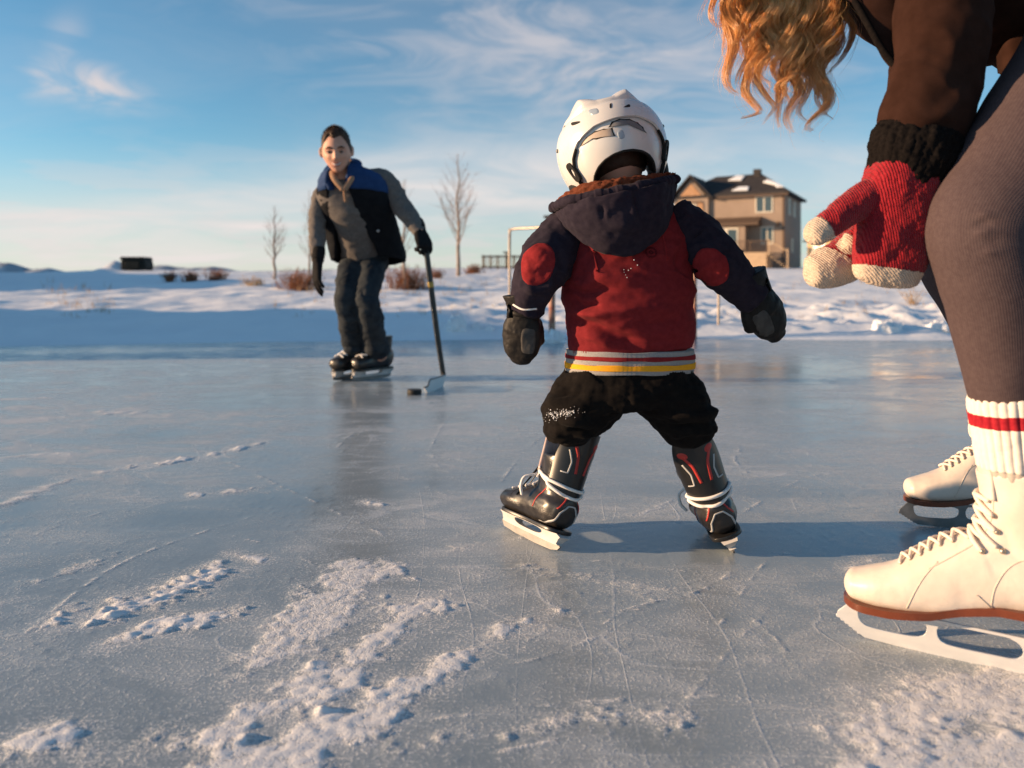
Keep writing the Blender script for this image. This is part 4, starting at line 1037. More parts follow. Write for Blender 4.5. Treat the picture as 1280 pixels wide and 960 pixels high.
def mitten(parent, wrist, tip, back, thumb_side, L, W, name='mitten', m1=mitt_black, m2=mitt_grey, grey_at=0.3, thumb_ang=0.5):
    """padded mitten from wrist to tip; back = outward normal of the back of the hand"""
    w_ = np.array(wrist, float); t = np.array(tip, float) - w_; Ln = np.linalg.norm(t); t /= Ln
    bk = np.array(back, float); bk -= t * (bk @ t); bk /= np.linalg.norm(bk); sd = np.cross(t, bk) * thumb_side
    def at(a, b_, c): return w_ + t * a * Ln + sd * b_ + bk * c
    W2 = W / 2
    K = [(*at(-0.40, -0.004, 0), W2 * 1.04, W2 * 0.86), (*at(-0.2, 0, 0), W2 * 0.92, W2 * 0.78), (*at(-0.06, 0, 0), W2 * 0.80, W2 * 0.66), (*at(0.0, 0, 0), W2 * 0.74, W2 * 0.60), (*at(0.25, 0, 0), W2 * 0.92, W2 * 0.62), (*at(0.5, 0, -0.002), W2 * 1.0, W2 * 0.58), (*at(0.78, 0, -0.004), W2 * 0.84, W2 * 0.48), (*at(0.93, 0, -0.006), W2 * 0.52, W2 * 0.36)]
    body = limb(K, 28, 40, ref=bk, cap1=0.9, power=2.3)
    ca, sa = math.cos(thumb_ang), math.sin(thumb_ang)
    d = t * ca + sd * sa
    b0 = at(0.10, W2 * 0.45, -W2 * 0.15)
    th = limb([(*b0, W2 * 0.36, W2 * 0.36), (*(b0 + d * Ln * 0.25), W2 * 0.37, W2 * 0.36), (*(b0 + d * Ln * 0.45 - bk * 0.003), W2 * 0.28, W2 * 0.28)], 18, 16, ref=bk, cap1=1.0)
    u = union([body, th], 0.0022, 5)
    u.disp(lambda V, n: 0.0018 * fbm(V * 34, 3, int(L * 1000) % 50) + wrinkle(V, (34, 34, 34), 0.0022, 15) + 0.0005 * fbm(V * 110, 2, 9) + folds(V, [([at(0.02, -W2 * 1.1, 0), at(0.0, 0, W2), at(0.02, W2 * 1.1, 0)], 0.006, -0.003), ([at(-0.12, -W2 * 1.1, 0), at(-0.10, 0, W2), at(-0.12, W2 * 1.1, 0)], 0.005, -0.002), ([at(0.3, -W2, W2 * 0.5), at(0.42, W2 * 0.4, W2 * 0.6)], 0.007, 0.0025)]))
    o = obj(name, u, m1, parent)
    bv = u.bvh()
    sp_ = lambda v: np.sign(v) * abs(v) ** 0.45
    ol = [at(0.52 - 0.27 * sp_(math.cos(a)), -W2 * grey_at + W2 * 0.34 * sp_(math.sin(a)), 0.2) for a in np.linspace(0, 2 * np.pi, 40)[:-1]]
    obj('mitten_panel', lay_patch(bv, ol, -bk, 0.0018, 6), m2, o)
    st = lay_strip(bv, [at(-0.02, -W2 * 1.2, 0.02), at(0.0, 0, 0.1), at(-0.02, W2 * 1.2, 0.02)], -bk, 0.010, 0.0016, 24)
    obj('wrist_strap', st, m1, o)
    return o

def child():
    Y0 = 1.67
    c = thing('person', 'small child in red and navy hooded jacket skating away with arms held out', 'person', P(785, 690, Y0) * (1, 1, 0))
    # ---- helmet frame
    HC = P(764, 188, 1.655)
    HF = head_frame(HC, R(-2), R(-14), R(-14))
    # ---- body: one continuous skin under the clothes
    hd = head_mesh(0.19); hd.V *= 0.98
    hd.xf(HF @ Matrix.Translation((0, 0.008, -0.028)))
    neck = limbp([(776, 236, 1.655, 22, 0.04), (776, 262, 1.66, 24, 0.045), (778, 285, 1.66, 40, 0.05)], 20, 12)
    tor = limbp([(778, 268, 1.66, 36, 0.05), (781, 290, 1.66, 60, 0.065), (785, 340, 1.66, 62, 0.07), (786, 400, 1.66, 60, 0.072), (786, 460, 1.66, 60, 0.07), (786, 495, 1.66, 52, 0.06)], 24, 20)
    al = limbp([(722, 285, 1.66, 20, 0.032), (690, 315, 1.64, 20, 0.032), (668, 350, 1.62, 16, 0.026), (652, 390, 1.63, 11, 0.02), (648, 425, 1.64, 12, 0.016)], 16, 20, cap1=1)
    ar = limbp([(848, 285, 1.66, 20, 0.032), (880, 308, 1.64, 20, 0.032), (910, 340, 1.63, 16, 0.026), (940, 368, 1.64, 11, 0.02), (958, 392, 1.65, 12, 0.016)], 16, 20, cap1=1)
    hl_ = P(686, 691, 1.67) * (1, 1, 0); hr_ = P(917, 691, 1.668) * (1, 1, 0)
    SM = [place(hl_ + np.array((-0.008, 0.03, 0)), R(33), R(19)) @ Matrix.Diagonal((1.25, 1.14, 1.04, 1)), place(hr_ + np.array((0.0, 0.02, 0)), R(-4), R(-21)) @ Matrix.Diagonal((1.25, 1.14, 1.04, 1))]
    def inskate(k, y, z): return np.array(SM[k] @ Vector((0, y, z)))
    def leg_to(k, top, r):
        pts = [(*P(*q[:3]), q[3] * q[2] / FPX, q[4]) for q in top] + [(*inskate(k, 0.004, 0.225), 0.026 * r, 0.027 * r), (*inskate(k, 0.005, 0.19), 0.024 * r, 0.027 * r), (*inskate(k, 0.006, 0.14), 0.020 * r, 0.025 * r)]
        return pts
    ll = limb(leg_to(0, [(755, 470, 1.66, 36, 0.055), (722, 518, 1.66, 26, 0.045)], 0.85), 16, 24, cap1=1)
    lr = limb(leg_to(1, [(818, 470, 1.66, 36, 0.055), (852, 518, 1.66, 26, 0.045)], 0.85), 16, 24, cap1=1)
    fl_ = [limb([(*inskate(k, 0.0, 0.10), 0.018, 0.022), (*inskate(k, 0.05, 0.085), 0.02, 0.018), (*inskate(k, 0.11, 0.078), 0.018, 0.013)], 12, 12, ref=(0, 0, 1), cap0=1, cap1=1) for k in (0, 1)]
    hs_ = [limb([(*inskate(k, 0.006, 0.15), 0.018, 0.022), (*inskate(k, 0.004, 0.09), 0.018, 0.022)], 12, 6, cap1=1) for k in (0, 1)]
    obj('body', union([hd, neck, tor, al, ar, ll, lr] + fl_ + hs_, 0.0035, 3), skin, c)
    # hair at the nape
    hb = ball((0, -0.004, 0.012), (0.082, 0.098, 0.102), 40, 30); hb.V[:, 2] = np.maximum(hb.V[:, 2], -0.045 + 0.05 * sstep(-0.02, 0.06, hb.V[:, 1])); hb.V *= 0.84
    hb.disp(lambda V, n: 0.0015 * fbm(V * 90, 2, 4)); obj('hair', hb.xf(HF @ Matrix.Translation((0, 0.008, -0.028))), hair_brown, c)

    # ---- helmet shells in spherical form round the helmet centre (x right, y to the face, z up)
    def hrad(az, el, ridge=1.0):
        """az from the back (0) to the right (90) and left (-90); el up"""
        dx, dy, dz = np.sin(az) * np.cos(el), -np.cos(az) * np.cos(el), np.sin(el)
        rr = 1 / np.sqrt((dx / 0.118) ** 2 + (dy / 0.136) ** 2 + (np.where(dz > 0, dz / 0.112, dz / 0.135)) ** 2)
        x = rr * dx; y = rr * dy
        if ridge:
            crest = np.maximum(0, 1 - np.abs(np.abs(x) - 0.046) / 0.026) * sstep(0.45, 0.85, el)
            rr = rr + ridge * (0.013 * crest - 0.008 * np.exp(-(x / 0.026) ** 2) * sstep(0.5, 1.0, el) - 0.008 * np.exp(-((el - 0.56) / 0.06) ** 2) * (np.abs(az) < 2))
        return rr
    def hpt(az, el, off=0.0, ridge=1.0):
        az = np.asarray(az, float); el = np.asarray(el, float); rr = hrad(az, el, ridge) + off
        return np.stack([np.sin(az) * np.cos(el) * rr, -np.cos(az) * np.cos(el) * rr, np.sin(el) * rr], -1)
    def edge_el(az):      # lower edge of the outer shell
        a = np.degrees(np.abs(az))
        return np.radians(np.interp(a, [0, 20, 40, 54, 62, 70, 100, 130, 150, 180], [5, 4, -2, -13, -26, -46, -50, -30, 18, 20]))
    azs = np.radians(np.linspace(-180, 180, 181)); ts = np.linspace(0, 1, 60)
    AZ, TT = np.meshgrid(azs, ts); E0 = edge_el(AZ); EL = E0 + (np.pi / 2 - E0) * TT
    A = hpt(AZ, EL)
    sh = shell(A, 0.005, (0, 0, 1)); shb = sh.bvh()
    hl = obj('helmet', sh.copy().xf(HF), helm_white, c, smooth=45)
    # rear shell tucked under the outer one, with the arch cut over the nape
    az2 = np.radians(np.linspace(-82, 82, 91)); AZ, TT = np.meshgrid(az2, np.linspace(0, 1, 40))
    low = np.radians(np.interp(np.degrees(np.abs(AZ)), [0, 10, 20, 30, 40, 50, 60, 82], [-24, -24.7, -27, -31, -37, -45, -54, -58])); top = np.radians(np.interp(np.degrees(np.abs(AZ)), [0, 45, 82], [24, 18, 5]))
    A = hpt(AZ, low + (top - low) * TT, -0.0075, 0.0)
    rs = shell(A, 0.005, (0, -1, 0)); rsb = rs.bvh()
    obj('helmet_rear_shell', rs.copy().xf(HF), helm_white, hl, smooth=45)
    # rolled dark edge of the arch and the liner
    a3 = np.radians(np.linspace(-56, 56, 50)); l3 = np.radians(np.interp(np.degrees(np.abs(a3)), [0, 10, 20, 30, 40, 50, 60, 82], [-24, -24.7, -27, -31, -37, -45, -54, -58]))
    obj('helmet_edge', wire(hpt(a3, l3 - 0.015, -0.010, 0.0), 0.0032, 8, 60).xf(HF), helm_dark, hl)
    AZ, TT = np.meshgrid(np.radians(np.linspace(-180, 180, 100)), np.linspace(0, 1, 30))
    lowl = np.radians(np.interp(np.degrees(np.abs(AZ)), [0, 15, 30, 45, 60, 110, 140, 180], [-19, -21, -27, -38, -48, -46, 10, 16]))
    obj('helmet_liner', shell(hpt(AZ, lowl + (np.pi / 2 - lowl) * TT, -0.017, 0.0), 0.012, (0, 0, 1)).xf(HF), helm_dark, hl)
    # vents, badges, gap strips
    blue_grey = mat('blue_grey_sticker', (0.30, 0.36, 0.43), 0.3, 0.5, var=0.2)
    # two adjusting slots with dark rims
    tan_strip = mat('beige_slot', (0.46, 0.36, 0.28), 0.4, 0.4, (0.52, 0.42, 0.34), scale=60); grey_strip = mat('grey_slot', (0.13, 0.13, 0.14), 0.5, 0.4, (0.18, 0.18, 0.19), scale=90)
    # dark seam under the shell edge down each side, buckles and straps
    for s_ in (-1, 1):
        aa = np.radians(np.linspace(46, 78, 20)) * s_
        obj('helmet_seam', wire(hpt(aa, edge_el(aa) - 0.02, -0.003, 0.0), 0.0032, 8, 40).xf(HF), helm_dark, hl)
        a_, e_ = R(62 * s_), R(-24)
        q = hpt(a_, e_, -0.002, 0.0); n_ = Vector(q).normalized(); fm = Matrix.Translation(Vector(q)) @ n_.to_track_quat('Z', 'Y').to_matrix().to_4x4()
        bk = plate2d(smooth_poly([(-0.0065, -0.017), (0.0065, -0.017), (0.007, 0.017), (-0.007, 0.017)], 30), [smooth_poly([(-0.004, -0.009), (0.004, -0.009), (0.004, 0.009), (-0.004, 0.009)], 20)], 0.004, 0.0015)
        obj('buckle', bk.xf(HF @ fm), helm_dark, hl, smooth=40)
        pts = hpt(np.radians([66, 74, 82, 96]) * s_, np.radians([-38, -50, -60, -66]), -0.006, 0.0)
        obj('chin_strap', wire(pts, 0.0045, 8, 20).xf(HF), helm_dark, hl)
        q = hpt(R(86 * s_), R(-53), 0.002, 0.0)
        cl = plate2d(smooth_poly([(-0.008, -0.015), (0.007, -0.017), (0.010, 0.014), (-0.007, 0.016)], 30), [smooth_poly([(-0.003, -0.009), (0.003, -0.010), (0.004, 0.008), (-0.003, 0.009)], 20)], 0.003, 0.001)
        fm = Matrix.Translation(Vector(q)) @ Vector((s_ * 0.7, -0.6, 0.1)).to_track_quat('Z', 'Y').to_matrix().to_4x4()
        obj('strap_clip', cl.xf(HF @ fm), helm_dark, hl, smooth=40)

    for s_ in (-1, 1):
        obj('ear_pad', ball((s_ * 0.088, 0.01, -0.055), (0.020, 0.045, 0.055), 24, 16).xf(HF), helm_dark, hl)
        for q in ((78, 8), (70, 34)):
            pq = hpt(R(q[0] * s_), R(q[1]), 0.0, 1.0); obj('screw', ball(pq, 0.0045, 12, 8).xf(HF), blade_steel, hl)
    wb = sh.copy().xf(HF).bvh(); rb_ = sh.copy().join(rs).xf(HF).bvh()
    def decal(pxs, mt, nm, lift, b=None, n=None):
        o_ = obj(nm, lay_patch(b or wb, [P(a, b_, 1.45) for a, b_ in pxs], P(764, 188, 1.6) - P(764, 188, 1.45), lift, 4), mt, hl, smooth=30); return o_
    for vt in ([(709, 150), (722, 148.5), (722, 151), (711, 154.5)], [(780, 130.5), (788, 126), (789.5, 130), (782, 131)], [(762, 126), (764.5, 125), (764.5, 132), (762, 131.5)]):
        decal(smooth_poly(vt, 24), helm_dark, 'vent', 0.0008)
    decal(smooth_poly([(733, 134), (745, 131.5), (748, 138), (738, 141)], 24), blue_grey, 'sticker', 0.0010)
    ls = [(721, 184), (725, 177), (732, 170), (742, 163.5), (754, 159.5), (767, 157.5), (771, 169), (755, 170.5), (744, 172.5), (735, 173), (728, 178)]
    gs = [(759, 158), (764, 150), (775, 146.5), (788, 147), (799, 151), (807, 157), (813, 166), (803, 159), (792, 155), (780, 153.5), (768, 155)]
    def grow(pts, f):
        c_ = np.mean(pts, 0); d_ = np.array(pts) - c_; l_ = np.linalg.norm(d_, axis=1, keepdims=True); return [tuple(q) for q in c_ + d_ * (1 + f / l_)]
    for pts, mt in ((gs, grey_strip), (ls, tan_strip)):
        decal(grow(pts, 1.7), helm_dark, 'slot_rim', 0.0014, rb_); decal(pts, mt, 'slot_strip', 0.0024, rb_)
    decal(smooth_poly([(772, 163), (779, 161), (782, 171), (774, 173)], 24), blue_grey, 'sticker', 0.0010, rb_)

    # ---- jacket body
    K = [(788, 445, 1.665, 70, 0.080), (787, 436, 1.665, 76, 0.087), (787, 420, 1.664, 79, 0.096), (787, 402, 1.662, 80, 0.101), (786, 384, 1.66, 80, 0.102), (785, 362, 1.66, 84, 0.105), (785, 335, 1.66, 77, 0.098), (785, 305, 1.662, 75, 0.092), (783, 283, 1.665, 73, 0.082), (781, 266, 1.667, 63, 0.070), (779, 254, 1.668, 47, 0.058), (777, 242, 1.668, 36, 0.050)]
    jk = limbp(K, 160, 190, power=2.25)
    C = lambda px, py, dy=0.09: P(px, py, Y0 - dy)
    fl = [([C(700, 352, 0.05), C(722, 366), C(760, 362, 0.1), C(806, 374, 0.1)], 0.013, 0.012),
          ([C(716, 392, 0.06), C(745, 392), C(800, 384, 0.1), C(840, 388, 0.09)], 0.012, -0.010),
          ([C(704, 398, 0.05), C(735, 404), C(770, 420, 0.1), C(800, 432, 0.1)], 0.014, 0.009),
          ([C(712, 372, 0.06), C(728, 384), C(752, 380, 0.1)], 0.009, 0.006),
          ([C(716, 300, 0.06), C(724, 325, 0.09), C(722, 352, 0.08)], 0.011, 0.008),
          ([C(738, 322, 0.1), C(752, 345, 0.1), C(800, 352, 0.1)], 0.016, -0.006),
          ([C(866, 385, 0.02), C(838, 400), C(800, 404, 0.1)], 0.012, 0.006), ([C(862, 350, 0.03), C(830, 356, 0.09), C(800, 350, 0.1)], 0.013, 0.006),
          ([C(850, 300, 0.06), C(846, 330, 0.08), C(856, 352, 0.06)], 0.010, 0.006), ([C(860, 372, 0.04), C(838, 372, 0.08)], 0.008, -0.006),
          ([C(710, 420, 0.07), C(740, 424, 0.09), C(765, 434, 0.1)], 0.008, -0.004)]
    jk.disp(lambda V, n: 1.45 * folds(V, fl) + 0.004 * fbm(V * np.array([9, 9, 16]), 3, 7) + wrinkle(V, (11, 11, 24), 0.0065, 71) + 0.0009 * fbm(V * 60, 2, 8))
    jb = jk.bvh()
    j = obj('jacket', jk, red_fleece, c)
    # raglan seam binding and the small printed ring
    for side_ in ([(712, 262), (708, 290), (716, 318)], [(848, 262), (858, 290), (862, 322)]):
        obj('seam', lay_strip(jb, [C(a, b_, 0.3) for a, b_ in side_], (0, 1, 0), 0.004, 0.0012, 24), red_patch, j)
    faded = mat('dark_red_print', (0.10, 0.010, 0.014), 0.9, 0.1, var=0.2)
    ring = [C(839 + 7.5 * math.cos(a), 310 + 6.5 * math.sin(a), 0.3) for a in np.linspace(0, 2 * np.pi, 26)]
    obj('printed_ring', lay_strip(jb, ring, (0, 1, 0), 0.0035, 0.0006, 50), faded, j)
    obj('printed_ring', lay_strip(jb, [C(839 + 2.2 * math.cos(a), 310 + 2 * math.sin(a), 0.3) for a in np.linspace(0, 2 * np.pi, 14)], (0, 1, 0), 0.0028, 0.0006, 20), faded, j)
    sp = M(); rn = random.Random(2)
    for a, b_ in ((828, 318), (833, 326), (812, 337), (814, 341), (819, 334), (823, 331), (816, 345), (812, 333)):
        h, nr = cast(jb, C(a, b_, 0.4), (0, 1, 0))
        if h is not None: sp.join(ball(h + nr * 0.0006, 0.0009 + 0.0006 * rn.random(), 8, 6))
    obj('snow_speck', sp, snow_specks, j)
    # ---- striped hem
    def hem(y0, y1, dr, mt, nm, par, rib=0):
        K2 = []
        for t in np.linspace(0, 1, 6):
            y_ = y1 + (y0 - y1) * t
            f = 0.9 if (y_ > 465) else 1.0
            K2.append((787, y_, 1.665, 78.5 - 0.06 * abs(y_ - 452) + dr, 0.088 + dr * 0.0017))
        m = limbp(K2, 220, 14, power=2.2, ringfn=(lambda th, t: 1 + 0.006 * np.cos(th * 110)) if rib else None)
        m.disp(lambda V, n: 0.0022 * fbm(V * np.array([14, 14, 30]), 2, 3))
        return obj(nm, m, mt, par)
    hb_ = hem(436, 464, 1.2, grey_rib, 'hem_band', j, 1)
    hem(442, 447, 2.0, red_patch, 'hem_stripe', hb_, 1); hem(452, 459, 2.0, yellow_rib, 'hem_stripe', hb_, 1)
    # ---- sleeves with elbow patches
    def sleeve(K, fl, patch_c, pr, seed, nm='sleeve'):
        m = limbp(K, 90, 130, ref=(0, -1, 0))
        m.disp(lambda V, n: 1.5 * folds(V, fl) + 0.004 * fbm(V * np.array([16, 16, 22]), 3, seed) + wrinkle(V, (17, 12, 27), 0.0105, seed + 40) + 0.0008 * fbm(V * 70, 2, seed))
        o = obj(nm, m, navy_fleece, j); b_ = m.bvh()
        ol = [P(patch_c[0] + pr[0] * math.cos(a) * math.cos(pr[2]) - pr[1] * math.sin(a) * math.sin(pr[2]), patch_c[1] + pr[0] * math.cos(a) * math.sin(pr[2]) + pr[1] * math.sin(a) * math.cos(pr[2]), 1.3) for a in np.linspace(0, 2 * np.pi, 48)[:-1]]
        d_ = P(patch_c[0], patch_c[1], 1.62) - P(patch_c[0], patch_c[1], 1.3)
        dd = np.array((0, 1, 0.0)); ol = [P(0, 0, 1) * 0 + q * (1.56 / 1.3) + np.array((0, 0, H * (1 - 1.56 / 1.3))) for q in ol]
        pt = lay_patch(b_, ol, dd, 0.0035, 14)
        pt.disp(lambda V, n: 0.0022 * fbm(V * 38, 3, seed + 3))
        obj('elbow_patch', pt, red_patch, o)
        return o
    E = lambda px, py, dy=0.1: P(px, py, Y0 - dy)
    sl_ = sleeve([(728, 274, 1.665, 26, 0.052), (710, 290, 1.655, 30, 0.056), (695, 308, 1.64, 33, 0.056), (682, 329, 1.615, 34, 0.053), (670, 352, 1.615, 30.5, 0.047), (661, 376, 1.625, 24, 0.040), (656, 391, 1.63, 21, 0.036)],
                 [([E(668, 300), E(690, 292), E(712, 300)], 0.009, 0.006), ([E(672, 285), E(700, 282), E(716, 290)], 0.008, 0.005), ([E(655, 358), E(675, 362), E(700, 352)], 0.007, -0.005), ([E(648, 372), E(668, 378), E(690, 368)], 0.008, 0.004), ([E(700, 315), E(706, 340), E(696, 356)], 0.010, 0.005)],
                 (673, 330), (21.5, 29, R(20)), 5)
    sr_ = sleeve([(840, 270, 1.665, 26, 0.052), (858, 284, 1.655, 30, 0.056), (876, 303, 1.645, 32, 0.055), (894, 323, 1.62, 32, 0.051), (913, 344, 1.625, 28.5, 0.046), (932, 363, 1.635, 24, 0.040), (943, 373, 1.64, 22, 0.037)],
                 [([E(866, 262), E(884, 282), E(880, 305)], 0.010, 0.006), ([E(905, 318), E(920, 318), E(928, 332)], 0.008, 0.006), ([E(868, 330), E(880, 345), E(900, 352)], 0.008, 0.004), ([E(918, 348), E(930, 352), E(940, 350)], 0.007, -0.004)],
                 (893, 333), (20, 26, R(-30)), 6)
    # white cuff piping
    q = lay_strip(bpy_bvh(sl_), [E(640, 384, 0.3), E(656, 392, 0.3), E(676, 391, 0.3)], (0, 1, 0), 0.0035, 0.0015, 24); obj('cuff_piping', q, lace_white, sl_)
    # ---- hood: sewn pouch hanging on the back, with a rolled rim and fleece lining
    rim = cat_rom([(*P(690, 263, 1.645), 0), (*P(702, 256, 1.585), 0), (*P(725, 250, 1.548), 0), (*P(760, 243, 1.530), 0), (*P(795, 236, 1.536), 0), (*P(825, 229, 1.565), 0), (*P(846, 225, 1.640), 0)], 90)[:, :3]
    bot = cat_rom([(*P(692, 266, 1.645), 0), (*P(706, 284, 1.60), 0), (*P(728, 304, 1.570), 0), (*P(752, 316, 1.556), 0), (*P(785, 320, 1.553), 0), (*P(812, 308, 1.560), 0), (*P(834, 284, 1.588), 0), (*P(847, 232, 1.642), 0)], 90)[:, :3]
    vs = np.linspace(0, 1, 44)[:, None, None]
    u_ = np.linspace(0, 1, 90)[None, :, None]
    bulge = np.sin(np.pi * np.clip(u_, 0, 1)) ** 0.7 * np.sin(np.pi * (vs * 0.62 + 0.36)) ** 1.0
    A = rim[None] * (1 - vs) + bot[None] * vs + np.array((0, -0.040, -0.004)) * bulge
    hd_ = shell(A, 0.010, (0, -1, 0))
    D = lambda px, py: P(px, py, 1.50)
    hf = [([D(752, 256), D(754, 285), D(755, 318)], 0.0045, -0.0035), ([D(757, 256), D(759, 285), D(760, 318)], 0.004, 0.0025), ([D(792, 240), D(797, 258), D(806, 275)], 0.006, -0.005), ([D(786, 240), D(790, 258), D(797, 276)], 0.006, 0.004), ([D(715, 262), D(735, 280), D(750, 300)], 0.012, 0.005), ([D(770, 275), D(800, 290), D(832, 270)], 0.014, 0.005), ([D(840, 240), D(832, 268), D(815, 290)], 0.008, 0.004)]
    hd_.disp(lambda V, n: 1.8 * folds(V, hf) + 0.0035 * fbm(V * 22, 3, 13) + wrinkle(V, (20, 20, 14), 0.003, 91) + 0.0007 * fbm(V * 80, 2, 5))
    ho = obj('hood', hd_, navy_fleece, j)
    rr_ = np.hstack([rim + (0, -0.004, 0.002), np.full((90, 1), 0.0125)]); rr_[:, 3] *= np.interp(np.linspace(0, 1, 90), [0, 0.06, 0.9, 1], [0.7, 1, 1, 0.8])
    rl = limb([tuple(r) + (r[3] * 0.85,) for r in rr_[::6]] + [tuple(rr_[-1]) + (0.009,)], 30, 220, ref=(0, -0.4, 1), cap0=0.8, cap1=0.8)
    rim_s = rim
    def gather(V, n):
        d_ = np.linalg.norm(V[:, None, :] - rim_s[None, ::3], axis=2).argmin(1) / 30.0
        return 0.0022 * np.sin(d_ * 46 + 2.2 * np.sin(d_ * 13)) * (np.abs(n[:, 2]) < 0.95) + 0.0018 * fbm(V * 40, 3, 3)
    rl.disp(gather); obj('hood_rim', rl, navy_fleece, ho)
    # lining
    l2 = cat_rom([(*P(701, 254, 1.64), 0), (*P(712, 243, 1.60), 0), (*P(735, 230, 1.575), 0), (*P(765, 226, 1.562), 0), (*P(800, 223, 1.57), 0), (*P(828, 222, 1.60), 0), (*P(840, 222, 1.64), 0)], 90)[:, :3]
    t_ = np.linspace(0, 1, 30)[:, None, None]
    A = (rim + (0, 0.002, 0.0))[None] * (1 - t_) + l2[None] * t_ + np.array((0, -0.012, 0.012)) * np.sin(np.pi * t_)
    A2 = l2[None] + (np.array((0, 0.03, -0.05)) * np.linspace(0.05, 1, 10)[:, None, None])
    ln = shell(np.concatenate([A, A2]), 0.007, (0, -1, 0.5)); ln.disp(lambda V, n: 0.003 * fbm(V * 95, 3, 2) + 0.002 * pnoise(V * 260, 8))
    obj('hood_lining', ln, sherpa, ho)

    # ---- trousers
    pel = limbp([(786, 455, 1.665, 76, 0.083), (786, 472, 1.665, 80, 0.09), (786, 490, 1.665, 79, 0.094), (786, 507, 1.665, 60, 0.085)], 60, 24, power=2.3)
    lg = limbp([(752, 478, 1.665, 44, 0.088), (733, 500, 1.665, 44, 0.084), (717, 519, 1.66, 42, 0.076), (711, 531, 1.664, 34, 0.054), (712, 538, 1.670, 29, 0.042)], 60, 60, ref=(0, -1, 0))
    rg_ = limbp([(822, 478, 1.665, 44, 0.088), (842, 502, 1.665, 42, 0.084), (856, 522, 1.66, 38, 0.074), (863, 536, 1.664, 34, 0.054), (865, 543, 1.670, 29, 0.042)], 60, 60, ref=(0, -1, 0))
    lt = [limb(leg_to(k, [((716, 520, 1.665, 30, 0.055), (857, 524, 1.665, 30, 0.055))[k]], 1.12)[:-1], 40, 30) for k in (0, 1)]
    u = union([pel, lg, rg_] + lt, 0.003, 6)
    F = lambda px, py, dy=0.08: P(px, py, Y0 - dy)
    tf = [([F(668, 512, 0.03), F(700, 526), F(740, 528)], 0.010, 0.009), ([F(664, 524, 0.02), F(700, 538), F(740, 540, 0.07)], 0.006, -0.009), ([F(680, 498, 0.04), F(720, 506), F(760, 500)], 0.009, 0.008), ([F(690, 540, 0.04), F(715, 552), F(742, 544, 0.06)], 0.007, 0.007), ([F(682, 490, 0.04), F(730, 494, 0.09)], 0.006, -0.005),
          ([F(905, 512, 0.03), F(868, 520), F(825, 520)], 0.009, 0.009), ([F(905, 524, 0.03), F(868, 532), F(830, 536, 0.07)], 0.006, -0.008), ([F(900, 536, 0.03), F(870, 544), F(836, 550, 0.06)], 0.008, 0.008), ([F(892, 496, 0.04), F(855, 502), F(815, 496)], 0.009, 0.007), ([F(898, 550, 0.03), F(870, 557), F(838, 560, 0.06)], 0.006, -0.005),
          ([F(786, 475, 0.1), F(786, 500, 0.1), F(786, 515, 0.05)], 0.006, -0.004), ([F(740, 540, 0.06), F(768, 525, 0.08), F(786, 510, 0.08)], 0.010, 0.005)]
    u.disp(lambda V, n: folds(V, tf) + 0.006 * fbm(V * np.array([14, 14, 26]), 3, 19) + wrinkle(V, (14, 14, 34), 0.006, 83) + 0.0012 * fbm(V * 55, 2, 6))
    tr = obj('trousers', u, black_fleece, c); tb = u.bvh()
    sp = M(); rn = random.Random(5)
    for i in range(170):
        a = rn.gauss(700, 11); b_ = 518 - (a - 700) * 0.18 + rn.gauss(0, 3)
        h, nr = cast(tb, P(a, b_, 1.2), P(a, b_, 1.2) - np.array((0, 0, H)))
        if h is not None and h[1] < 1.7: sp.join(ball(h + nr * 0.0006, 0.0005 + 0.0012 * rn.random() ** 3, 6, 4))
    obj('snow_speck', sp, snow_specks, tr)

    # ---- skates
    hockey_skate(c, SM[0], 1.0)
    hockey_skate(c, SM[1], 1.0)
    # ---- mittens
    mitten(c, P(655, 392, 1.632), P(650, 453, 1.64), (-0.25, -1, 0.1), -1, 0.10, 0.088, grey_at=-0.42, thumb_ang=0.35)
    mitten(c, P(942, 367, 1.64), P(975, 421, 1.66), (0.3, -1, 0.2), 1, 0.11, 0.094, grey_at=-0.62, thumb_ang=0.5)
    # rigid cuff flap of the right mitten standing up, and its thumb below the wrist
    return c

def bpy_bvh(o):
    me = o.data
    return BVHTree.FromPolygons([v.co[:] for v in me.vertices], [p.vertices[:] for p in me.polygons])
child()
# ================================================================ the man with the hockey stick
sweater = mat('grey_sweater', (0.115, 0.104, 0.10), 0.95, 0.06, (0.15, 0.136, 0.13), scale=60, bump=0.4, bscale=500)
vest_black = mat('black_vest', (0.006, 0.007, 0.010), 0.8, 0.1, (0.010, 0.011, 0.014), scale=30, bump=0.3, bscale=120)
vest_blue = mat('blue_vest_yoke', (0.010, 0.036, 0.115), 0.75, 0.15, (0.014, 0.046, 0.14), scale=30, bump=0.3, bscale=120)
tan_cloth = mat('tan_collar', (0.28, 0.17, 0.11), 0.9, 0.1, (0.34, 0.21, 0.14), scale=60)
jeans = mat('dark_jeans', (0.017, 0.022, 0.030), 0.9, 0.1, (0.042, 0.049, 0.056), scale=12, bump=0.35, bscale=300, detail=6)
glove_m = mat('black_knit_glove', (0.010, 0.010, 0.011), 0.9, 0.1, (0.018, 0.017, 0.018), scale=80, bump=0.5, bscale=400)
tongue_tan = mat('tan_skate_tongue', (0.38, 0.24, 0.17), 0.85, 0.15, (0.45, 0.30, 0.22), scale=40)
man_hair = mat('dark_cropped_hair', (0.025, 0.014, 0.009), 0.6, 0.25, (0.085, 0.048, 0.030), scale=90, bump=1.0, bscale=220, stretch=(1, 1, 0.3))
eye_m = mat('eye_white', (0.42, 0.38, 0.35), 0.2, 0.5, var=0.05); iris_m = mat('dark_iris', (0.03, 0.018, 0.01), 0.15, 0.5, var=0.2)
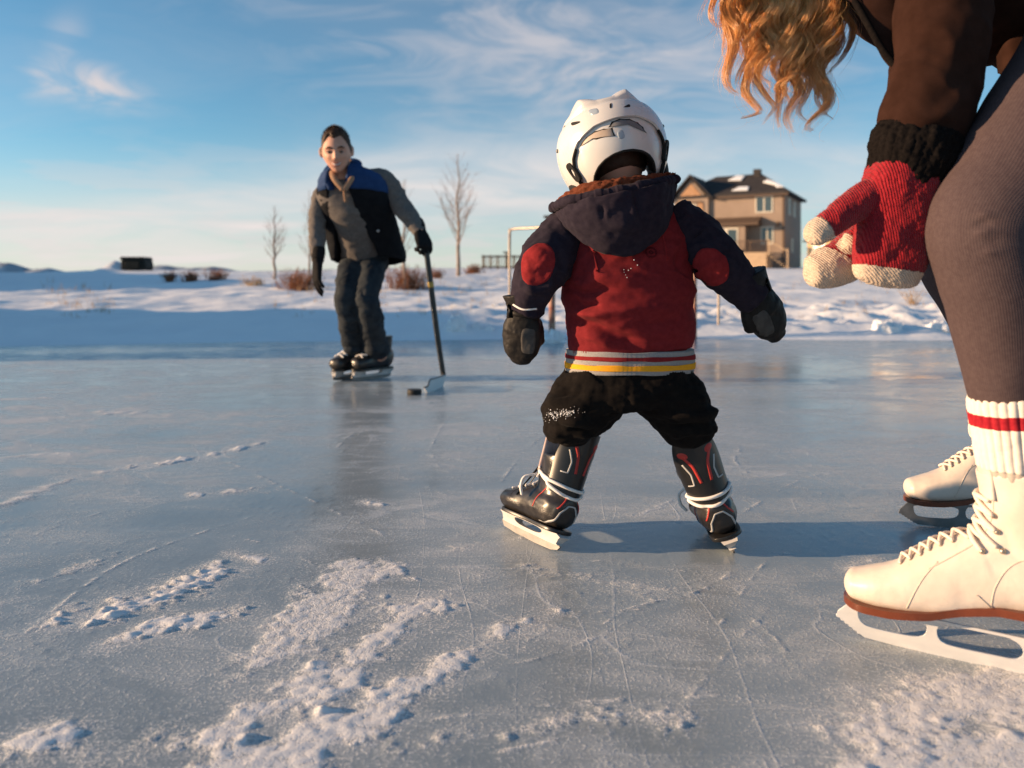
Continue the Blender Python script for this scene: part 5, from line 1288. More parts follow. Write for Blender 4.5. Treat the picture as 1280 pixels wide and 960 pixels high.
lip_m = mat('lips', (0.42, 0.14, 0.11), 0.45, 0.4, var=0.15); teeth_m = mat('teeth', (0.62, 0.56, 0.50), 0.3, 0.4, var=0.05)
wood = mat('stick_composite', (0.012, 0.016, 0.018), 0.35, 0.5, (0.03, 0.034, 0.036), scale=30); tape_w = mat('white_stick_tape', (0.70, 0.70, 0.70), 0.8, 0.2, (0.78, 0.78, 0.78), scale=120, bump=0.5, bscale=300)
tape_y = mat('yellow_print', (0.42, 0.27, 0.06), 0.5, 0.4, var=0.2); rubber = mat('puck_rubber', (0.012, 0.012, 0.012), 0.6, 0.3, (0.02, 0.02, 0.02), scale=90, bump=0.4, bscale=400)

def glove(parent, wrist, tdir, back, thumb_side, s, curl, mt, name='glove', thumb=0.7):
    """five-fingered glove: palm from the wrist along tdir, back is the outward side; curl per finger in radians per joint"""
    w_ = np.array(wrist, float); t = np.array(tdir, float); t /= np.linalg.norm(t)
    bk = np.array(back, float); bk -= t * (bk @ t); bk /= np.linalg.norm(bk); sd = np.cross(t, bk) * thumb_side
    q = lambda a, b_, c: w_ + (t * a + sd * b_ + bk * c) * s
    parts = [limb([(*q(-0.06, 0, 0), 0.034 * s, 0.027 * s), (*q(-0.01, 0, 0), 0.032 * s, 0.025 * s), (*q(0.03, 0, 0), 0.041 * s, 0.022 * s), (*q(0.075, -0.002, 0), 0.046 * s, 0.019 * s), (*q(0.098, -0.002, -0.002), 0.042 * s, 0.015 * s)], 24, 20, ref=bk, cap1=0.8, power=2.4)]
    lens = (0.072, 0.080, 0.074, 0.058)
    for k in range(4):
        b0 = (0.090 - 0.006 * abs(k - 1), 0.033 - 0.0225 * k, -0.002)
        pts = [q(b0[0] - 0.03, b0[1], b0[2]), q(*b0)]; ang = curl[k] * 0.6; p_ = np.array(b0, float)
        for j, f in enumerate((0.45, 0.32, 0.25)):
            p_ = p_ + np.array((math.cos(ang), 0, -math.sin(ang))) * lens[k] * f; ang += curl[k]; pts.append(q(*p_))
        rr = np.array([0.0105, 0.0108, 0.0100, 0.0092, 0.0082]) * s
        parts.append(limb([(*p, r, r) for p, r in zip(pts, rr)], 12, 18, ref=bk, cap1=1.0))
    ct = thumb
    d = np.array((math.cos(ct), math.sin(ct), -0.25)); b0 = np.array((0.022, 0.026, -0.004)); d2 = np.array((math.cos(ct * 0.6), math.sin(ct * 0.6), -0.6)); d2 /= np.linalg.norm(d2)
    parts.append(limb([(*q(*b0), 0.016 * s, 0.015 * s), (*q(*(b0 + d * 0.03)), 0.0135 * s, 0.013 * s), (*q(*(b0 + d * 0.03 + d2 * 0.028)), 0.011 * s, 0.011 * s), (*q(*(b0 + d * 0.03 + d2 * 0.045)), 0.009 * s, 0.009 * s)], 12, 14, ref=bk, cap1=1.0))
    u = union(parts, 0.0022 * s, 3); u.disp(lambda V, n: 0.0006 * fbm(V * 70, 2, 3))
    o = obj(name, u, mt, parent)
    cf = limb([(*q(-0.075, 0, 0), 0.040 * s, 0.033 * s), (*q(-0.045, 0, 0), 0.041 * s, 0.034 * s), (*q(-0.015, 0, 0), 0.037 * s, 0.030 * s)], 40, 14, ref=bk, ringfn=lambda th, tt: 1 + 0.02 * np.cos(th * 20))
    obj('glove_cuff', cf, mt, o)
    return o

def face_parts(parent, HFm, s, hair_m, smile=True, dark=1.0):
    for sx in (-1, 1):
        e = obj('eye', ball((sx * 0.031 * s, 0.0810 * s, 0.004 * s), 0.0105 * s, 18, 12).xf(HFm), eye_m, parent)
        obj('iris', ball((sx * 0.031 * s, 0.0895 * s, 0.0045 * s), (0.0062 * s * dark, 0.003 * s, 0.0056 * s * dark), 14, 8).xf(HFm), iris_m, e)
        obj('eyelid', limb([(sx * 0.018 * s, 0.088 * s, 0.009 * s, 0.003 * s, 0.004 * s), (sx * 0.031 * s, 0.0905 * s, 0.0140 * s, 0.0035 * s, 0.0045 * s), (sx * 0.045 * s, 0.084 * s, 0.009 * s, 0.003 * s, 0.004 * s)], 10, 14, ref=(0, 1, 0.01), cap0=1, cap1=1).xf(HFm), skin, parent)
        obj('eyebrow', limb([(sx * 0.014 * s, 0.099 * s, 0.026 * s, 0.003 * s, 0.003 * s), (sx * 0.031 * s, 0.099 * s, 0.031 * s, 0.0052 * s, 0.0035 * s), (sx * 0.049 * s, 0.086 * s, 0.025 * s, 0.0022 * s, 0.003 * s)], 10, 14, ref=(0, 1, 0.01), cap0=1, cap1=1).xf(HFm), hair_m, parent)
    up = 0.008 if smile else 0.0
    K = lambda z, r, d: [(-0.024 * s, 0.081 * s, (z + up) * s, 0.0015 * s, 0.002 * s), (-0.012 * s, 0.093 * s, z * s, r * s, d * s), (0, 0.0965 * s, (z - 0.001) * s, r * s, d * s), (0.012 * s, 0.093 * s, z * s, r * s, d * s), (0.024 * s, 0.081 * s, (z + up) * s, 0.0015 * s, 0.002 * s)]
    m_ = obj('lips', limb(K(-0.0535, 0.0026, 0.0035), 10, 24, ref=(0, 1, 0.01)).join(limb(K(-0.0665, 0.0033, 0.0042), 10, 24, ref=(0, 1, 0.01))).xf(HFm), lip_m, parent)
    if smile: obj('teeth', limb(K(-0.0598, 0.0036, 0.0012), 10, 24, ref=(0, 1, 0.01)).xf(HFm), teeth_m, m_)

def man():
    c = thing('person', 'man in black and blue vest over grey sweater skating with a hockey stick', 'person', G(456, 473))
    HS = 1.02
    HF = head_frame(P(421, 189, 4.22), R(180 + 8), R(-15), R(4))
    hd = head_mesh(0.23 * HS, 80, 60, 0.007); hd.V[:, 0] *= 1.06; hd.xf(HF)
    neck = limbp([(424, 200, 4.26, 12, 0.056), (429, 214, 4.32, 13, 0.06), (434, 226, 4.36, 22, 0.07)], 20, 12)
    torK = [(455, 325, 4.72, 26, 0.105), (452, 300, 4.62, 25, 0.105), (443, 262, 4.46, 32, 0.112), (438, 240, 4.40, 39, 0.115), (435, 226, 4.36, 34, 0.09), (433, 217, 4.33, 18, 0.06)]
    tor = limbp(torK, 28, 30)
    aL = [(406, 238, 4.43, 10, 0.062), (400, 252, 4.44, 11, 0.060), (396.5, 282, 4.43, 10.5, 0.054), (396.5, 305, 4.39, 9.5, 0.047), (397, 326, 4.35, 8, 0.04)]
    aR = [(462, 224, 4.40, 13, 0.075), (479, 228, 4.42, 15.5, 0.072), (497, 251, 4.44, 13.5, 0.060), (512, 271, 4.40, 11.5, 0.05), (525, 291, 4.36, 9, 0.042)]
    sh = lambda K, f: [(a, b_, y, h * f, d * f) for a, b_, y, h, d in K]
    lL = [(446, 318, 4.73, 18, 0.09), (438, 345, 4.60, 17.5, 0.085), (433, 374, 4.50, 15, 0.074), (437, 396, 4.56, 14.5, 0.07), (441, 420, 4.66, 14.5, 0.068), (443, 441, 4.72, 13.5, 0.066)]
    lR = [(466, 320, 4.73, 18, 0.09), (462, 348, 4.58, 17.5, 0.085), (459, 377, 4.48, 15.5, 0.074), (464, 398, 4.54, 15, 0.07), (468, 422, 4.63, 15.5, 0.068), (473, 442, 4.70, 16, 0.072)]
    S_ = 1.52
    M1 = place(np.array(P(448, 0, 4.79)) * (1, 1, 0), R(152)); M2 = place(np.array(P(478, 0, 4.76)) * (1, 1, 0), R(140))
    def ft(Mx): return [limb([(*np.array(Mx @ Vector((0, y * S_, z * S_))), r * S_, q * S_) for y, z, r, q in ((0.0, 0.10, 0.02, 0.024), (0.05, 0.088, 0.022, 0.02), (0.11, 0.078, 0.02, 0.013))], 12, 10, ref=(0, 0, 1), cap0=1, cap1=1),
                        limb([(*np.array(Mx @ Vector((0, 0.006 * S_, z * S_))), 0.02 * S_, 0.026 * S_) for z in (0.17, 0.13, 0.09)], 12, 8, cap1=1)]
    hands = [ball(P(397, 331, 4.335), (0.018, 0.014, 0.035), 14, 10), ball(P(526.5, 293, 4.35), (0.017, 0.014, 0.03), 14, 10)]
    obj('body', union([hd, neck, tor, limbp(sh(aL, 0.75), 16, 20, cap1=1), limbp(sh(aR, 0.75), 16, 20, cap1=1), limbp(sh(lL, 0.75), 16, 20, cap1=1), limbp(sh(lR, 0.75), 16, 20, cap1=1)] + ft(M1) + ft(M2) + hands, 0.0046, 2), skin, c)
    face_parts(c, HF @ Matrix.Translation((0, 0.001, 0)), HS, man_hair, True, 1.35)
    # hair cap: full on top, short at the sides, clear of the face
    m = ball((0, 0, 0), 1, 90, 70); V = m.V
    hl = np.interp(np.degrees(np.abs(np.arctan2(V[:, 0], V[:, 1]))), [0, 16, 30, 42, 52, 60, 68, 78, 92, 120, 180], [0.66, 0.70, 0.78, 0.70, 0.42, 0.12, -0.10, -0.20, 0.04, -0.40, -0.52]) + 0.05 * fbm(V * 11, 2, 5)
    off = np.where(V[:, 2] > hl, 1.0, 0.0); k_ = sstep(-0.06, 0.06, V[:, 2] - hl)
    rr = 0.92 + k_ * (0.088 + 0.125 * sstep(0.3, 0.9, V[:, 2]) * (V[:, 1] > -0.5)) + 0.018 * fbm(V * np.array([9, 9, 3]), 3, 3) * k_
    m.V = np.stack([V[:, 0] * 0.0815, V[:, 1] * 0.098, V[:, 2] * 0.112], 1) * rr[:, None] * HS + (0, 0, 0.003)
    rnh = np.random.default_rng(5); nn = m.normals(); ids = rnh.choice(np.where(k_ > 0.4)[0], 2600)
    A0 = m.V[ids]; up = sstep(0.2, 0.9, V[ids, 2])[:, None]
    Dh = nn[ids] * (0.35 + 0.5 * up) + np.stack([0.25 * np.sign(A0[:, 0]) * (1 - up[:, 0]), 0.5 * up[:, 0] - 0.3 * (1 - up[:, 0]), 0.3 - 1.0 * (1 - up[:, 0])], 1) + rnh.normal(0, 0.28, (2600, 3)); Dh /= np.linalg.norm(Dh, axis=1, keepdims=True)
    ln_ = (rnh.uniform(0.008, 0.016, 2600) * (0.55 + 0.75 * up[:, 0]))[:, None]; Wd = np.cross(Dh, (0.3, 0.5, 0.8)); Wd /= np.linalg.norm(Wd, axis=1, keepdims=True); Wd *= 0.0013
    A0 = A0 - nn[ids] * 0.003; hs = np.stack([A0 - Wd, A0 + Wd, A0 + Dh * ln_ * 0.6 + Wd * 0.5, A0 + Dh * ln_], 1).reshape(-1, 3)
    q4 = np.arange(2600)[:, None] * 4; m.add(hs, None, np.vstack([q4 + np.array([0, 1, 2]), q4 + np.array([0, 2, 3])]))
    obj('hair', m.xf(HF), man_hair, c)
    # sweater
    sw = limbp([(a, b_, y, h * 1.08, d * 1.12) for a, b_, y, h, d in torK], 80, 90)
    sw.disp(lambda V, n: 0.006 * fbm(V * np.array([7, 7, 12]), 3, 3) + wrinkle(V, (9, 9, 7), 0.010, 33))
    s_ = obj('sweater', sw, sweater, c)
    for K, nm, sd in ((aL, 'sleeve', 4), (aR, 'sleeve', 5)):
        m = limbp(K, 48, 80, cap0=0.9); m.disp(lambda V, n: 0.008 * fbm(V * np.array([10, 10, 14]), 3, sd) + wrinkle(V, (12, 12, 16), 0.014, sd + 60)); obj(nm, m, sweater, s_)
    for a in ([(415, 211, 4.27), (417, 222, 4.22), (428, 236, 4.21)], [(441, 208, 4.29), (441, 220, 4.23), (431, 236, 4.21)]):
        obj('collar', limb([(*P(*q), 0.016, 0.011) for q in a], 16, 20, ref=(0, -1, 0), cap0=1, cap1=1), tan_cloth, s_)
    obj('collar', limb([(*P(441, 208, 4.29), 0.012, 0.02), (*P(436, 203, 4.38), 0.012, 0.024), (*P(424, 204, 4.38), 0.012, 0.024), (*P(415, 211, 4.27), 0.012, 0.02)], 16, 24, ref=(0, 0, 1)), tan_cloth, s_)
    obj('placket', limb([(*P(430, 236, 4.235), 0.008, 0.006), (*P(432, 252, 4.27), 0.008, 0.006)], 10, 10, ref=(0, -1, 0)), tan_cloth, s_)
    # vest: puffy shell open at the front
    ys = np.array([208, 213, 219, 228, 240, 262, 290, 314, 330])
    cxs = np.array([434, 436, 438, 440, 441, 446, 453, 459, 461.0]); hws = np.array([17, 25, 36, 42, 44.5, 46, 47.5, 48, 46]); dps = np.array([0.085, 0.105, 0.132, 0.155, 0.168, 0.175, 0.175, 0.17, 0.16]); Ysv = np.array([4.32, 4.33, 4.35, 4.375, 4.40, 4.46, 4.58, 4.67, 4.71])
    xR = np.array([443, 441, 440, 440, 441, 449, 462, 475, 481.0]); xL = np.array([421, 419, 416, 415, 415, 419, 424, 425, 422.0])
    def vest(y0, y1, nrow, extra, seed):
        rows = []
        for y_ in np.linspace(y0, y1, nrow):
            I = lambda a: np.interp(y_, ys, a)
            cx_, hw_, d_, Yc = I(cxs), I(hws) + extra / 4.4 * FPX, I(dps) + extra, I(Ysv)
            tR = math.acos(np.clip((I(xR) - cx_) / hw_, -1, 1)); tL = math.acos(np.clip((I(xL) - cx_) / hw_, -1, 1))
            row = []
            for t in np.linspace(tR, tL - 2 * math.pi, 110):
                row.append(P(cx_, y_, Yc) + np.array((math.cos(t) * hw_ * Yc / FPX, -math.sin(t) * d_, 0.02 * math.sin(t))))
            rows.append(row)
        m = shell(np.array(rows), 0.024, None)
        cen = m.V.mean(0)
        if ((m.normals() * (m.V - cen)).sum(1)[: nrow * 110]).sum() < 0: m = shell(np.array(rows)[:, ::-1], 0.024, None)
        m.disp(lambda V, n: 0.008 * fbm(V * np.array([7, 7, 9]), 3, seed) + wrinkle(V, (9, 9, 12), 0.005, seed + 30))
        return m
    v = obj('vest', vest(240, 326, 70, 0.0, 8), vest_black, c)
    obj('vest_yoke', vest(210, 244, 30, 0.004, 9), vest_blue, v)
    cr = limb([(*P(446, 206, 4.25), 0.03, 0.014), (*P(444, 203, 4.38), 0.034, 0.014), (*P(432, 203, 4.44), 0.036, 0.014), (*P(417, 209, 4.40), 0.032, 0.014), (*P(412, 217, 4.28), 0.026, 0.014)], 16, 40, ref=(0, 0, 1), cap0=0.5, cap1=0.5)
    obj('vest_collar', limb([(*P(444, 232, 4.245), 0.022, 0.012), (*P(444, 216, 4.24), 0.026, 0.014), (*P(446, 206, 4.27), 0.030, 0.016), (*P(443, 202, 4.38), 0.03, 0.018), (*P(432, 202, 4.45), 0.03, 0.018), (*P(416, 208, 4.40), 0.03, 0.018), (*P(409, 219, 4.30), 0.028, 0.016), (*P(414, 236, 4.26), 0.02, 0.012)], 18, 70, ref=(0.1, -0.3, 1), cap0=0.6, cap1=0.6), vest_blue, v)
    snap = mat('metal_snap', (0.5, 0.5, 0.5), 0.3, 0.5, metal=0.8, var=0.1)
    vb = bpy_bvh(v)
    for px, py in ((454, 281), (485, 287)):
        h, n_ = cast(vb, P(px, py, 4.0), (0, 1, 0))
        if h is not None: obj('snap', ball(h, 0.009, 12, 8), snap, v)
    # jeans
    pel = limbp([(455, 306, 4.66, 27, 0.13), (456, 318, 4.71, 30, 0.135), (457, 332, 4.74, 29, 0.125), (457, 345, 4.74, 20, 0.10)], 40, 20)
    u = union([pel, limbp(lL, 40, 70), limbp(lR, 40, 70)], 0.0052, 4)
    W = lambda px, py, Y=4.5: P(px, py, Y)
    u.disp(lambda V, n: 0.008 * fbm(V * np.array([7, 7, 11]), 3, 23) + wrinkle(V, (8, 8, 15), 0.018, 53) + folds(V, [([W(425, 384), W(447, 388, 4.45)], 0.02, -0.012), ([W(426, 398), W(450, 402)], 0.02, 0.010), ([W(448, 388), W(476, 392)], 0.02, -0.012), ([W(452, 404), W(480, 408)], 0.02, 0.010), ([W(430, 436, 4.65), W(458, 438, 4.65)], 0.02, 0.014), ([W(456, 438, 4.6), W(486, 440, 4.6)], 0.02, 0.014)]))
    obj('jeans', u, jeans, c)
    hockey_skate(c, M1, S_, False, black_leather, tongue_tan); hockey_skate(c, M2, S_, False, black_leather, tongue_tan)
    glove(c, P(397, 328, 4.34), P(396, 345, 4.32) - P(397, 328, 4.34), (-0.8, -0.5, 0), 1, 1.12, (0.35, 0.3, 0.28, 0.3), glove_m)
    st0 = P(533, 313, 4.33)
    glove(c, P(525, 290, 4.36), P(531, 305, 4.31) - P(525, 290, 4.36), (0.55, -0.75, 0.35), -1, 1.12, (1.15, 1.15, 1.15, 1.1), glove_m, thumb=0.5)
man()

def hockey_stick():
    Yh = 4.36; heel = np.array(((554 - 640) / FPX * Yh, Yh, 0.03)); toe = np.array((-0.425, 4.10, 0.03)); top = P(532, 306, 4.32)
    r = thing('hockey_stick', 'black hockey stick with pale taped blade held upright on the ice', 'hockey stick', (heel[0], heel[1], 0))
    d = (heel - top)
    pts = np.array([top, top + d * 0.33, top + d * 0.66, heel + np.array((0, 0.0, 0.04))])
    A = cat_rom(np.hstack([pts, np.array([[0.0155, 0.0125]] * 3 + [[0.014, 0.010]])]), 40)
    obj('shaft', tubeM(A[:, :3], A[:, 3], A[:, 4], 16, ref=(0.3, -1, 0), power=4, cap0=0.4), wood, r)
    obj('butt_end', limb([(*(top - d * 0.012), 0.019, 0.017), (*(top + d * 0.03), 0.019, 0.016)], 16, 8, ref=(0.3, -1, 0), cap0=0.5, cap1=0.3), tape_w, r)
    obj('shaft_print', limb([(*(top + d * 0.27), 0.0166, 0.0136), (*(top + d * 0.31), 0.0166, 0.0136)], 16, 6, ref=(0.3, -1, 0), power=4), tape_y, r)
    bl = toe - heel; rows = []
    for t in np.linspace(-0.06, 1, 24):
        c_ = heel + bl * t + np.array((-0.035, 0, 0)) * max(0, t) ** 2.2
        hh = 0.034 * (1 - 0.9 * max(0, (t - 0.88) / 0.12) ** 2)
        rows.append([c_ + np.array((0.010 * q, 0, hh * q + 0.004)) for q in np.linspace(-1, 1, 7)])
    b_ = obj('blade', shell(np.array(rows), 0.006, (-1, 0, 0)), tape_w, r, smooth=40)
    e = np.array(rows); obj('blade_edge', wire(np.vstack([e[::3, 6] + (0, 0, 0.001), e[-1, ::2][::-1]]), 0.004, 6, 40), wood, b_)
hockey_stick()
def puck():
    g = G(518, 493) ; m = M(); s = 1.0
    A = [(0.0375, 0), (0.0381, 0.002), (0.0381, 0.0234), (0.0375, 0.0254)]
    k = 40; V = [(g[0] + r * math.cos(2 * math.pi * i / k), g[1] + r * math.sin(2 * math.pi * i / k), z_ + 0.001) for r, z_ in A for i in range(k)]
    Q = [(j * k + i, j * k + (i + 1) % k, (j + 1) * k + (i + 1) % k, (j + 1) * k + i) for j in range(3) for i in range(k)]
    m.add(V, Q, None, [list(range(k))[::-1], list(range(3 * k, 4 * k))])
    tag(obj('hockey_puck', m, rubber, smooth=40), 'black hockey puck lying on the ice beside the stick blade', 'puck')
puck()
# ================================================================ the woman bending in from the right
boot_white = mat('cream_skate_leather', (0.62, 0.545, 0.475), 0.42, 0.4, (0.70, 0.62, 0.55), scale=14, bump=0.25, bscale=70, rvar=0.08)
def scuffed(m, col, amt):
    nt = m.node_tree; b = nt.nodes['Principled BSDF']; src = b.inputs['Base Color'].links[0].from_socket
    tc = nt.nodes.new('ShaderNodeTexCoord'); mp = nt.nodes.new('ShaderNodeMapping'); mp.inputs['Scale'].default_value = (1, 1, 2.2); nz = nt.nodes.new('ShaderNodeTexNoise'); nz.inputs['Scale'].default_value = 38; nz.inputs['Detail'].default_value = 8; nz.inputs['Roughness'].default_value = 0.75; nz.inputs['Distortion'].default_value = 1.5
    mr = nt.nodes.new('ShaderNodeMapRange'); mr.inputs['From Min'].default_value = 0.60; mr.inputs['From Max'].default_value = 0.72; mr.inputs['To Max'].default_value = amt
    mx = nt.nodes.new('ShaderNodeMix'); mx.data_type = 'RGBA'; mx.inputs[7].default_value = (*col, 1)
    nt.links.new(tc.outputs['Object'], mp.inputs[0]); nt.links.new(mp.outputs[0], nz.inputs['Vector']); nt.links.new(nz.outputs['Fac'], mr.inputs['Value']); nt.links.new(mr.outputs[0], mx.inputs[0]); nt.links.new(src, mx.inputs[6]); nt.links.new(mx.outputs[2], b.inputs['Base Color'])
scuffed(boot_white, (0.36, 0.29, 0.23), 0.35)
sole_brown = mat('brown_skate_sole', (0.11, 0.028, 0.012), 0.32, 0.5, (0.155, 0.04, 0.017), scale=25)
blade_white = mat('pale_skate_blade', (0.62, 0.64, 0.66), 0.34, 0.5, (0.72, 0.73, 0.74), scale=30, metal=0.35, rvar=0.1, stretch=(0.3, 0.3, 1))
blade_dark = mat('worn_skate_blade', (0.16, 0.17, 0.18), 0.4, 0.5, (0.24, 0.25, 0.26), scale=30, metal=0.6)
seam_m = mat('boot_stitching', (0.52, 0.44, 0.37), 0.7, 0.2, (0.66, 0.58, 0.50), scale=400)
lace_cream = mat('cream_lace', (0.72, 0.62, 0.53), 0.85, 0.2, (0.79, 0.69, 0.60), scale=120, bump=0.6, bscale=500)
eyelet = mat('eyelet_metal', (0.45, 0.38, 0.30), 0.3, 0.5, metal=0.8, var=0.2)
legging = mat('mauve_ribbed_leggings', (0.066, 0.046, 0.050), 0.85, 0.12, (0.082, 0.059, 0.062), scale=150)
def ribbed(m, n, dist):
    nt = m.node_tree; b = nt.nodes['Principled BSDF']; a = nt.nodes.new('ShaderNodeAttribute'); a.attribute_name = 'rib'
    m1 = nt.nodes.new('ShaderNodeMath'); m1.operation = 'MULTIPLY'; m1.inputs[1].default_value = n; m2 = nt.nodes.new('ShaderNodeMath'); m2.operation = 'SINE'
    tc = nt.nodes.new('ShaderNodeTexCoord'); nz = nt.nodes.new('ShaderNodeTexNoise'); nz.inputs['Scale'].default_value = 260; nz.inputs['Detail'].default_value = 2; ad = nt.nodes.new('ShaderNodeMath'); ad.operation = 'MULTIPLY_ADD'; ad.inputs[1].default_value = 1.6
    bp = nt.nodes.new('ShaderNodeBump'); bp.inputs['Strength'].default_value = 0.4; bp.inputs['Distance'].default_value = dist
    nt.links.new(a.outputs['Fac'], m1.inputs[0]); nt.links.new(m1.outputs[0], m2.inputs[0]); nt.links.new(tc.outputs['Object'], nz.inputs['Vector']); nt.links.new(nz.outputs['Fac'], ad.inputs[0]); nt.links.new(m2.outputs[0], ad.inputs[2]); nt.links.new(ad.outputs[0], bp.inputs['Height']); nt.links.new(bp.outputs[0], b.inputs['Normal'])
ribbed(legging, 128, 0.0003)
sock_white = mat('cream_sock', (0.70, 0.63, 0.56), 0.95, 0.1, (0.76, 0.69, 0.62), scale=150, bump=0.5, bscale=500)
sock_red = mat('red_sock_stripe', (0.27, 0.012, 0.022), 0.95, 0.1, (0.34, 0.02, 0.03), scale=150, bump=0.5, bscale=500)
sock_grey = mat('grey_sock', (0.40, 0.35, 0.31), 0.95, 0.1, (0.47, 0.42, 0.37), scale=200, bump=0.5, bscale=500)
brown_fleece = mat('dark_brown_fleece', (0.024, 0.011, 0.008), 0.98, 0.04, (0.034, 0.016, 0.012), scale=30, bump=0.4, bscale=700, sheen=0.01)
black_rib = mat('black_rib_cuff', (0.006, 0.005, 0.005), 0.95, 0.04, (0.011, 0.009, 0.0085), scale=200, bump=0.6, bscale=600)
mitt_red = knit('red_knit_mitten', (0.22, 0.007, 0.014), (0.31, 0.014, 0.023), (1, 0, 0.16), 88, 0.8, 0.95, 1.6)
mitt_cream = knit('cream_knit_mitten', (0.52, 0.41, 0.32), (0.62, 0.50, 0.40), (1, 0, 0.9), 95, 0.7, 0.95, 1.6)

def figure_skate(parent, mtx, s, blade_m, bow, hi):
    X_ = Matrix(mtx) @ Matrix.Scale(s, 4)
    foot = limb([(0, 0.008, 0.137, 0.028, 0.046), (0, 0.035, 0.142, 0.035, 0.054), (0, 0.08, 0.142, 0.036, 0.060), (0, 0.125, 0.128, 0.038, 0.058), (0, 0.165, 0.110, 0.042, 0.049), (0, 0.205, 0.0955, 0.044, 0.038), (0, 0.245, 0.088, 0.042, 0.030), (0, 0.272, 0.085, 0.034, 0.024)], 40, 60, ref=(0, 0, 1), cap0=0.5, cap1=0.8, power=2.2)
    cuff = limb([(0, 0.045, 0.12, 0.033, 0.05), (0, 0.040, 0.165, 0.034, 0.053), (0, 0.042, 0.205, 0.037, 0.054), (0, 0.048, 0.245, 0.045, 0.058), (0, 0.053, 0.292, 0.052, 0.062)], 40, 40, ref=(0, -1, 0), power=2.2)
    inst = limb([(0, 0.085, 0.14, 0.031, 0.055), (0, 0.080, 0.185, 0.030, 0.036), (0, 0.078, 0.225, 0.033, 0.030), (0, 0.082, 0.268, 0.036, 0.028)], 24, 20, ref=(0, -1, 0))
    u = union([foot, cuff, inst], 0.0028, 6)
    def solez(y): return np.interp(y, [-0.05, 0.0, 0.085, 0.13, 0.17, 0.22, 0.26, 0.32], [0.0985, 0.0985, 0.0965, 0.086, 0.073, 0.066, 0.0645, 0.068])
    u.V[:, 2] = np.maximum(u.V[:, 2], solez(u.V[:, 1]))
    ridge_pts = [(0, 0.215, 0.135), (0, 0.17, 0.16), (0, 0.14, 0.185), (0, 0.13, 0.22), (0, 0.135, 0.26)]
    u.disp(lambda V, n: folds(V, [([(sx * 0.022, y, z_) for y, z_ in ((0.205, 0.12), (0.165, 0.145), (0.132, 0.175), (0.122, 0.215), (0.128, 0.26))], 0.005, -0.0016) for sx in (-1, 1)] + [([(sx * 0.045, 0.07, 0.17), (sx * 0.04, 0.10, 0.155)], 0.012, -0.0018) for sx in (-1, 1)] + [([(sx * 0.045, 0.10, 0.19), (sx * 0.035, 0.12, 0.18)], 0.008, 0.0012) for sx in (-1, 1)]) + 0.0007 * fbm(V * 28, 3, 5))
    bv = u.bvh()
    b_ = obj('skate_boot', u.copy().xf(X_), boot_white, parent)
    for sx in (-1, 1):
        sm_ = [[(sx * 0.2, 0.20, 0.075), (sx * 0.2, 0.188, 0.105), (sx * 0.2, 0.176, 0.128), (sx * 0.2, 0.160, 0.150)], [(sx * 0.2, 0.095, 0.09), (sx * 0.2, 0.088, 0.13), (sx * 0.2, 0.066, 0.165), (sx * 0.2, 0.02, 0.185), (sx * 0.2, -0.02, 0.19)], [(sx * 0.2, 0.172, 0.138), (sx * 0.2, 0.140, 0.162), (sx * 0.2, 0.108, 0.19), (sx * 0.2, 0.092, 0.23), (sx * 0.2, 0.094, 0.285)]]
        for q in sm_: obj('seam', lay_strip(bv, q, (-sx, 0, 0), 0.0016, 0.0006, 50).xf(X_), seam_m, b_)
    # sole with its raised heel
    outl = [(0.0, -0.012), (0.028, 0.0), (0.035, 0.035), (0.033, 0.09), (0.034, 0.14), (0.043, 0.19), (0.044, 0.235), (0.034, 0.275), (0.0, 0.292)]
    outl = smooth_poly(outl + [(-x, y) for x, y in outl[-2:0:-1]], 90)
    m = M(); n = len(outl); o_ = np.array(outl)
    zt = solez(o_[:, 1]) + 0.001; zb = zt - 0.011
    bot = np.hstack([o_ * (0.985, 1), zb[:, None]]); top = np.hstack([o_, zt[:, None]])
    cen = lambda A: np.stack([A[:, 0] * 0.0, A[:, 1], A[:, 2]], 1)
    V = np.vstack([bot, top, cen(bot), cen(top)]); Q = []
    for i in range(n):
        j = (i + 1) % n; Q += [(i, j, n + j, n + i), (j, i, 2 * n + i, 2 * n + j), (n + i, n + j, 3 * n + j, 3 * n + i)]
    m.add(V, Q); so_ = obj('sole', m.xf(X_), sole_brown, b_, smooth=50)
    hl = [p for p in outl if p[1] < 0.045]; hl = sorted(hl, key=lambda p: math.atan2(p[1] - 0.03, p[0]))
    m = M().prism([(x * 0.96, y, 0.0525) for x, y in hl], (0, 0, 0.036)); obj('heel', m.xf(X_), sole_brown, b_, smooth=50)
    # blade
    outer = smooth_poly([(0.004, 0.051), (0.268, 0.0535), (0.284, 0.052), (0.300, 0.036)], 14, False) + [(0.303, 0.028)]
    for k in range(6):
        y = 0.302 - 0.006 * k; z_ = 0.026 - 0.0038 * k; outer += [(y, z_), (y - 0.0045, z_ - 0.0005)]
    outer += [(0.262, 0.003), (0.22, 0.0008), (0.14, 0.0), (0.06, 0.001), (0.0, 0.004), (-0.012, 0.008), (-0.013, 0.014), (-0.004, 0.022)]
    h1 = smooth_poly([(0.186, 0.046), (0.262, 0.047), (0.272, 0.040), (0.262, 0.022), (0.215, 0.019), (0.185, 0.022), (0.176, 0.034)], 40)
    h2 = smooth_poly([(0.072, 0.048), (0.140, 0.058), (0.158, 0.048), (0.163, 0.032), (0.150, 0.019), (0.09, 0.018), (0.062, 0.020), (0.055, 0.034)], 40)
    outer = [(y, z_) for y, z_ in outer]
    pl = plate2d(outer, [h1, [(y, min(z_, 0.0485)) for y, z_ in h2]], 0.0021, 0.0004); W = np.stack([pl.V[:, 2], pl.V[:, 0], pl.V[:, 1]], 1); pl.V = W
